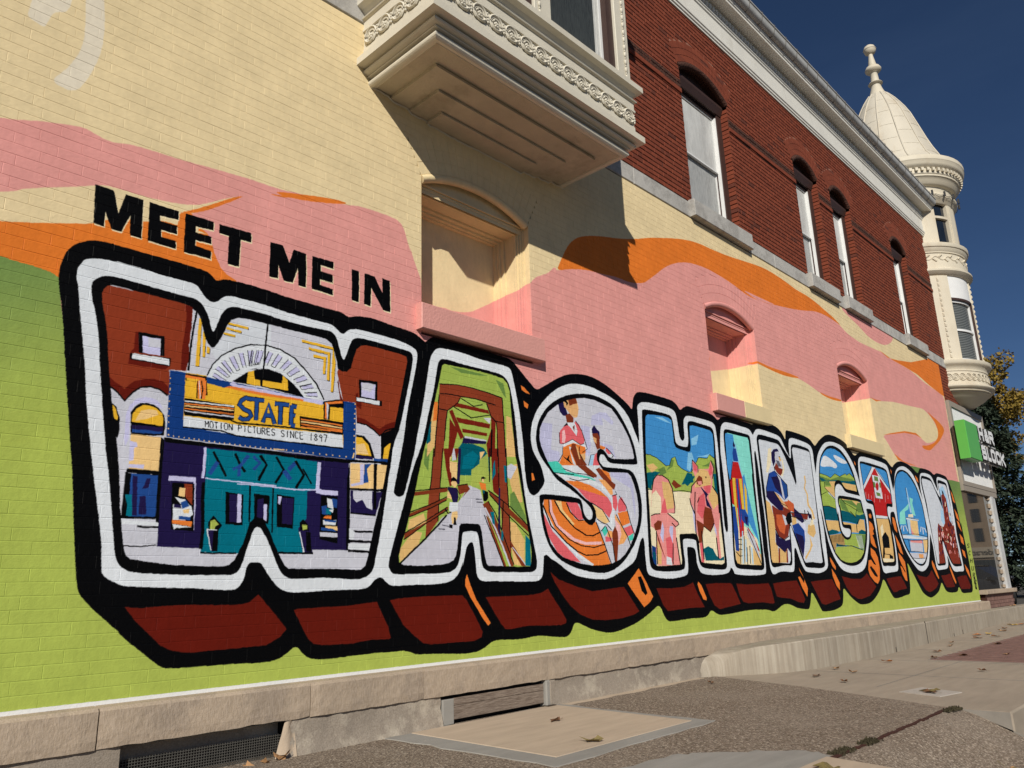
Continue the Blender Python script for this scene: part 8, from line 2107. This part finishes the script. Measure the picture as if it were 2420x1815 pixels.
# ------------------------------------------------------------------ trees behind the building
def foliage_mat(name, c1, c2, c3):
    t = NT(name, .7, .25); n = t.noise(1.3, 4); n2 = t.noise(23, 2); c = t.ramp(n2, [(.3, c1), (.5, c2), (.72, c3)]); c = t.mix(t.ramp(n, [(.4, (0,)*3), (.65, (.5,)*3)]), c, c1); return t.done(c)
M['spruce'] = foliage_mat('spruce_needles', (.022, .034, .022), (.038, .055, .034), (.065, .085, .05))
M['maple'] = foliage_mat('maple_leaves', (.12, .095, .02), (.26, .17, .03), (.42, .27, .04))
def spruce(x, y, z0, h, r, seed, label):
    rr = random.Random(seed); t = empty('spruce_tree', (x, y, z0)); tag(t, label, 'tree', 'trees behind the building')
    tr = MB(); tr.lathe([(.28, 0), (.2, h*.4), (.08, h*.85), (.01, h)], 0, 0, 8)
    limbs = MB(); cr = MB(); nb = 420
    for k in range(nb):
        u = (k + rr.random())/nb; zb = h*(.04 + .94*u); L_ = r*(1 - u)**.75*rr.uniform(.7, 1.12) + .15; a = rr.uniform(0, 2*math.pi); droop = -.18*L_
        if k % 4 == 0: limbs.tube([(0, 0, zb), (L_*.5*math.cos(a), L_*.5*math.sin(a), zb + .05*L_), (L_*.92*math.cos(a), L_*.92*math.sin(a), zb + droop)], [.03, .02, .006], 4)
        m = int(26 + 60*L_/r)
        for j in range(m):
            s = math.sqrt(rr.random()); px_ = L_*s; w = .34*(1.1 - s*.6)*rr.uniform(-1, 1); zz_ = zb + droop*s*s + rr.gauss(0, .10) - abs(w)*.25
            cx_, cy_ = px_*math.cos(a) - w*math.sin(a)*1.6, px_*math.sin(a) + w*math.cos(a)*1.6; q = rr.uniform(.09, .20); b = a + rr.gauss(0, .7); tl = rr.gauss(-.25, .45)
            d = Vector((math.cos(b)*math.cos(tl), math.sin(b)*math.cos(tl), math.sin(tl))); n_ = d.cross(Vector((rr.gauss(0, .5), rr.gauss(0, .5), 1))).normalized()
            p = Vector((cx_, cy_, zz_)); cr.add([p - n_*q*.42, p + d*q*1.5, p + n_*q*.42, p - d*q*.5], [(0, 1, 2, 3)])
    tr.build('trunk', M['bark'], t); limbs.build('limbs', M['bark'], t); cr.build('crown', M['spruce'], t); return t
def broadleaf(x, y, z0, h, r, seed, label, mat='maple'):
    rr = random.Random(seed); t = empty('maple_tree', (x, y, z0)); tag(t, label, 'tree', 'trees behind the building')
    tr = MB(); tr.tube([(0, 0, 0), (.1, 0, h*.3), (0, .1, h*.55), (.1, 0, h*.8)], [.3, .24, .15, .05], 8); cr = MB(); cl = []
    for k in range(95):
        a = rr.uniform(0, 6.28); e = rr.uniform(-.5, 1.3); s = rr.uniform(.55, 1.0); c = Vector((r*s*math.cos(a)*math.cos(e), r*s*math.sin(a)*math.cos(e), h*.66 + .40*h*s*math.sin(e))); cl.append((c, rr.uniform(.35, .8)))
        if k % 3 == 0: tr.tube([(0, 0, h*.35 + rr.uniform(0, h*.2)), tuple(c*.5 + Vector((0, 0, h*.28))), tuple(c)], [.09, .05, .015], 5)
    for c, s in cl:
        for j in range(200):
            d = Vector((rr.gauss(0, 1), rr.gauss(0, 1), rr.gauss(0, .75))).normalized()*s*rr.uniform(.5, 1.08); p = c + d; q = rr.uniform(.07, .13)
            u = Vector((rr.gauss(0, 1), rr.gauss(0, 1), rr.gauss(0, 1))).normalized(); v = u.cross(Vector((rr.gauss(0, 1), rr.gauss(0, 1), 1))).normalized(); cr.add([p - u*q, p - v*q*.8, p + u*q, p + v*q*.8], [(0, 1, 2, 3)])
    tr.build('trunk', M['bark'], t); cr.build('crown', M[mat], t); return t
spruce(47.0, 5.6, -.15, 11.4, 3.2, 1, 'dark spruce tree nearest the turret, behind the shop sign')
spruce(46.0, 9.4, -.15, 11.0, 3.4, 2, 'dark spruce tree at the right edge of the picture')
broadleaf(60.0, 8.8, -.15, 16.5, 3.6, 3, 'yellowing tree showing above the spruce next to the turret bowl')
broadleaf(60.0, 14.2, -.15, 17.5, 4.0, 4, 'yellowing tree above the spruce at the right edge of the picture')
# ------------------------------------------------------------------ parked cars
M['car_dark'] = paint('dark_car_paint', (.018, .020, .024), .05, 2, .22, .0001); M['car_grey'] = paint('grey_violet_car_paint', (.05, .045, .055), .05, 2, .25, .0001)
M['tyre'] = paint('tyre', (.012, .012, .012), .1, 9, .85); M['rim'] = paint('rim', (.3, .3, .31), .1, 9, .35); M['carglass'] = glass('car_glass', (.015, .018, .02), .03, .9)
M['lampglass'] = paint('headlamp_lens', (.62, .46, .34), .1, 9, .2); M['taillamp'] = paint('tail_lamp', (.35, .01, .012), .1, 9, .2); M['chrome'] = paint('chrome', (.5, .5, .5), .05, 9, .15)
def car(name, x, y, rz, paintm, label):
    t = empty(name, (x, y, -.2)); t.rotation_euler = (0, 0, rz); tag(t, label, 'car')
    Lp = [(-2.25, .32, .62, .72), (-2.2, .28, .80, .80), (-1.9, .25, .92, .86), (-1.2, .22, .98, .89), (-.4, .22, 1.00, .90), (.5, .22, 1.0, .90), (1.3, .24, .93, .88), (1.9, .27, .82, .82), (2.2, .32, .70, .70), (2.3, .38, .58, .6)]
    mb = MB(); vs = []
    for xx_, zb, zt, w in Lp:
        vs += [(xx_, -w*.96, zb), (xx_, -w, (zb+zt)/2), (xx_, -w*.93, zt), (xx_, -w*.5, zt + .05), (xx_, w*.5, zt + .05), (xx_, w*.93, zt), (xx_, w, (zb+zt)/2), (xx_, w*.96, zb)]
    n = len(Lp); mb.add(vs, [(8*i+k, 8*i+8+k, 8*i+8+(k+1) % 8, 8*i+(k+1) % 8) for i in range(n-1) for k in range(8)] + [tuple(range(8))[::-1], tuple(range(8*n-8, 8*n))])
    mb.build('body', M[paintm], t, smooth=40)
    gh = MB(); R0 = [(-1.95, .98, .78), (-1.45, 1.40, .62), (-.6, 1.48, .60), (.3, 1.44, .60), (1.1, 1.0, .76)]; vs = []
    for xx_, zt, w in R0: vs += [(xx_, -.80, .96), (xx_, -w, zt), (xx_, w, zt), (xx_, .80, .96)]
    m = len(R0); gh.add(vs, [(4*i+k, 4*i+4+k, 4*i+5+k, 4*i+1+k) for i in range(m-1) for k in range(3)] + [(0, 1, 2, 3), (4*m-1, 4*m-2, 4*m-3, 4*m-4)]); gh.build('glasshouse', M['carglass'], t, smooth=25)
    MB().add([(-1.5, -.61, 1.405), (-.6, -.585, 1.492), (.35, -.585, 1.45), (.35, .585, 1.45), (-.6, .585, 1.492), (-1.5, .61, 1.405)], [(0, 1, 2, 3, 4, 5)]).build('roof', M[paintm], t)
    for wx in (-1.4, 1.4):
        for sy in (-1, 1):
            w = empty('wheel', (wx, sy*.80, .33), t)
            ty = MB(); ty.v = []; ty.lathe([(.20, -.1), (.31, -.11), (.335, -.06), (.335, .06), (.31, .11), (.20, .1)], 0, 0, 20); ty.v = [(a, c, b) for a, b, c in ty.v]; ty.build('tyre', M['tyre'], w, smooth=40)
            ri = MB(); ri.lathe([(.02, .07), (.06, .075), (.07, .05), (.17, .06), (.21, .1), (.21, -.1)], 0, 0, 16); ri.v = [(a, c*sy, b) for a, b, c in ri.v]; ri.build('rim', M['rim'], w)
    for sy in (-1, 1):
        MB().ball((2.13, sy*.62, .66), .14, .14, .075, 10, 6).build('headlight', M['lampglass'], t, smooth=60); MB().ball((-2.16, sy*.64, .76), .08, .13, .08, 8, 6).build('tail_light', M['taillamp'], t, smooth=60)
        MB().ball((.85, sy*.98, 1.0), .08, .1, .07, 8, 6).build('mirror', M[paintm], t, smooth=60)
    MB().box(2.24, 2.31, -.35, .35, .45, .58).build('grille', M['trimdark'], t); MB().box(.02, .035, -.91, .91, .35, .95).build('door_gap', M['dark'], t)
    return t
car('parked_car', 36.6, 4.35, rad(200), 'car_dark', 'dark parked car with its headlight showing beside the shop window corner')
car('parked_car', 41.0, 7.6, rad(28), 'car_grey', 'grey-violet parked car behind the dark one, at the right edge')
car('parked_car', 30.5, -3.0, rad(100), 'car_dark', 'dark car mirrored low in the shop window')
# tan building down the street, seen mirrored in the shop glass
tb = empty('tan_building', (125, -26, -.2)); tag(tb, 'tan brick building seen only as a reflection in the shop window', 'building')
M['tanbrick'] = paint('tan_brick', (.30, .22, .15), .12, 1, .9, .002, 60); M['tanstone'] = paint('tan_stone', (.44, .37, .28), .08, 1, .9)
MB().box(0, 14, -22, 22, 0, 15).build('wall', M['tanbrick'], tb); MB().box(-.25, 0, -22, 22, 3.5, 4.9).build('sign_band', M['tanstone'], tb)
wme = MB().box(-.1, -.02, 0, 1.1, 0, 1.8).mesh('window', M['gl_blk'])
for zi in (5.7, 8.4, 11.1):
    for k in range(16): inst('window', wme, tb, (0, -21 + k*2.7, zi))
MB().box(-.1, 0, -21, 21, .7, 3.2).build('shop_window', M['gl_blk'], tb)
tc = bpy.data.curves.new('sign_lettering', 'FONT'); tc.body = 'Federation Bank'; tc.size = 1.15; tc.extrude = .03; tc.materials.append(M['trimdark'])
to_ = bpy.data.objects.new('tmp', tc); COL.objects.link(to_); me_ = bpy.data.meshes.new_from_object(to_); bpy.data.objects.remove(to_)
to = bpy.data.objects.new('sign_lettering', me_); COL.objects.link(to); to.parent = tb; to.location = (-.30, 3.6, 3.85); to.rotation_euler = (rad(90), 0, rad(-90))
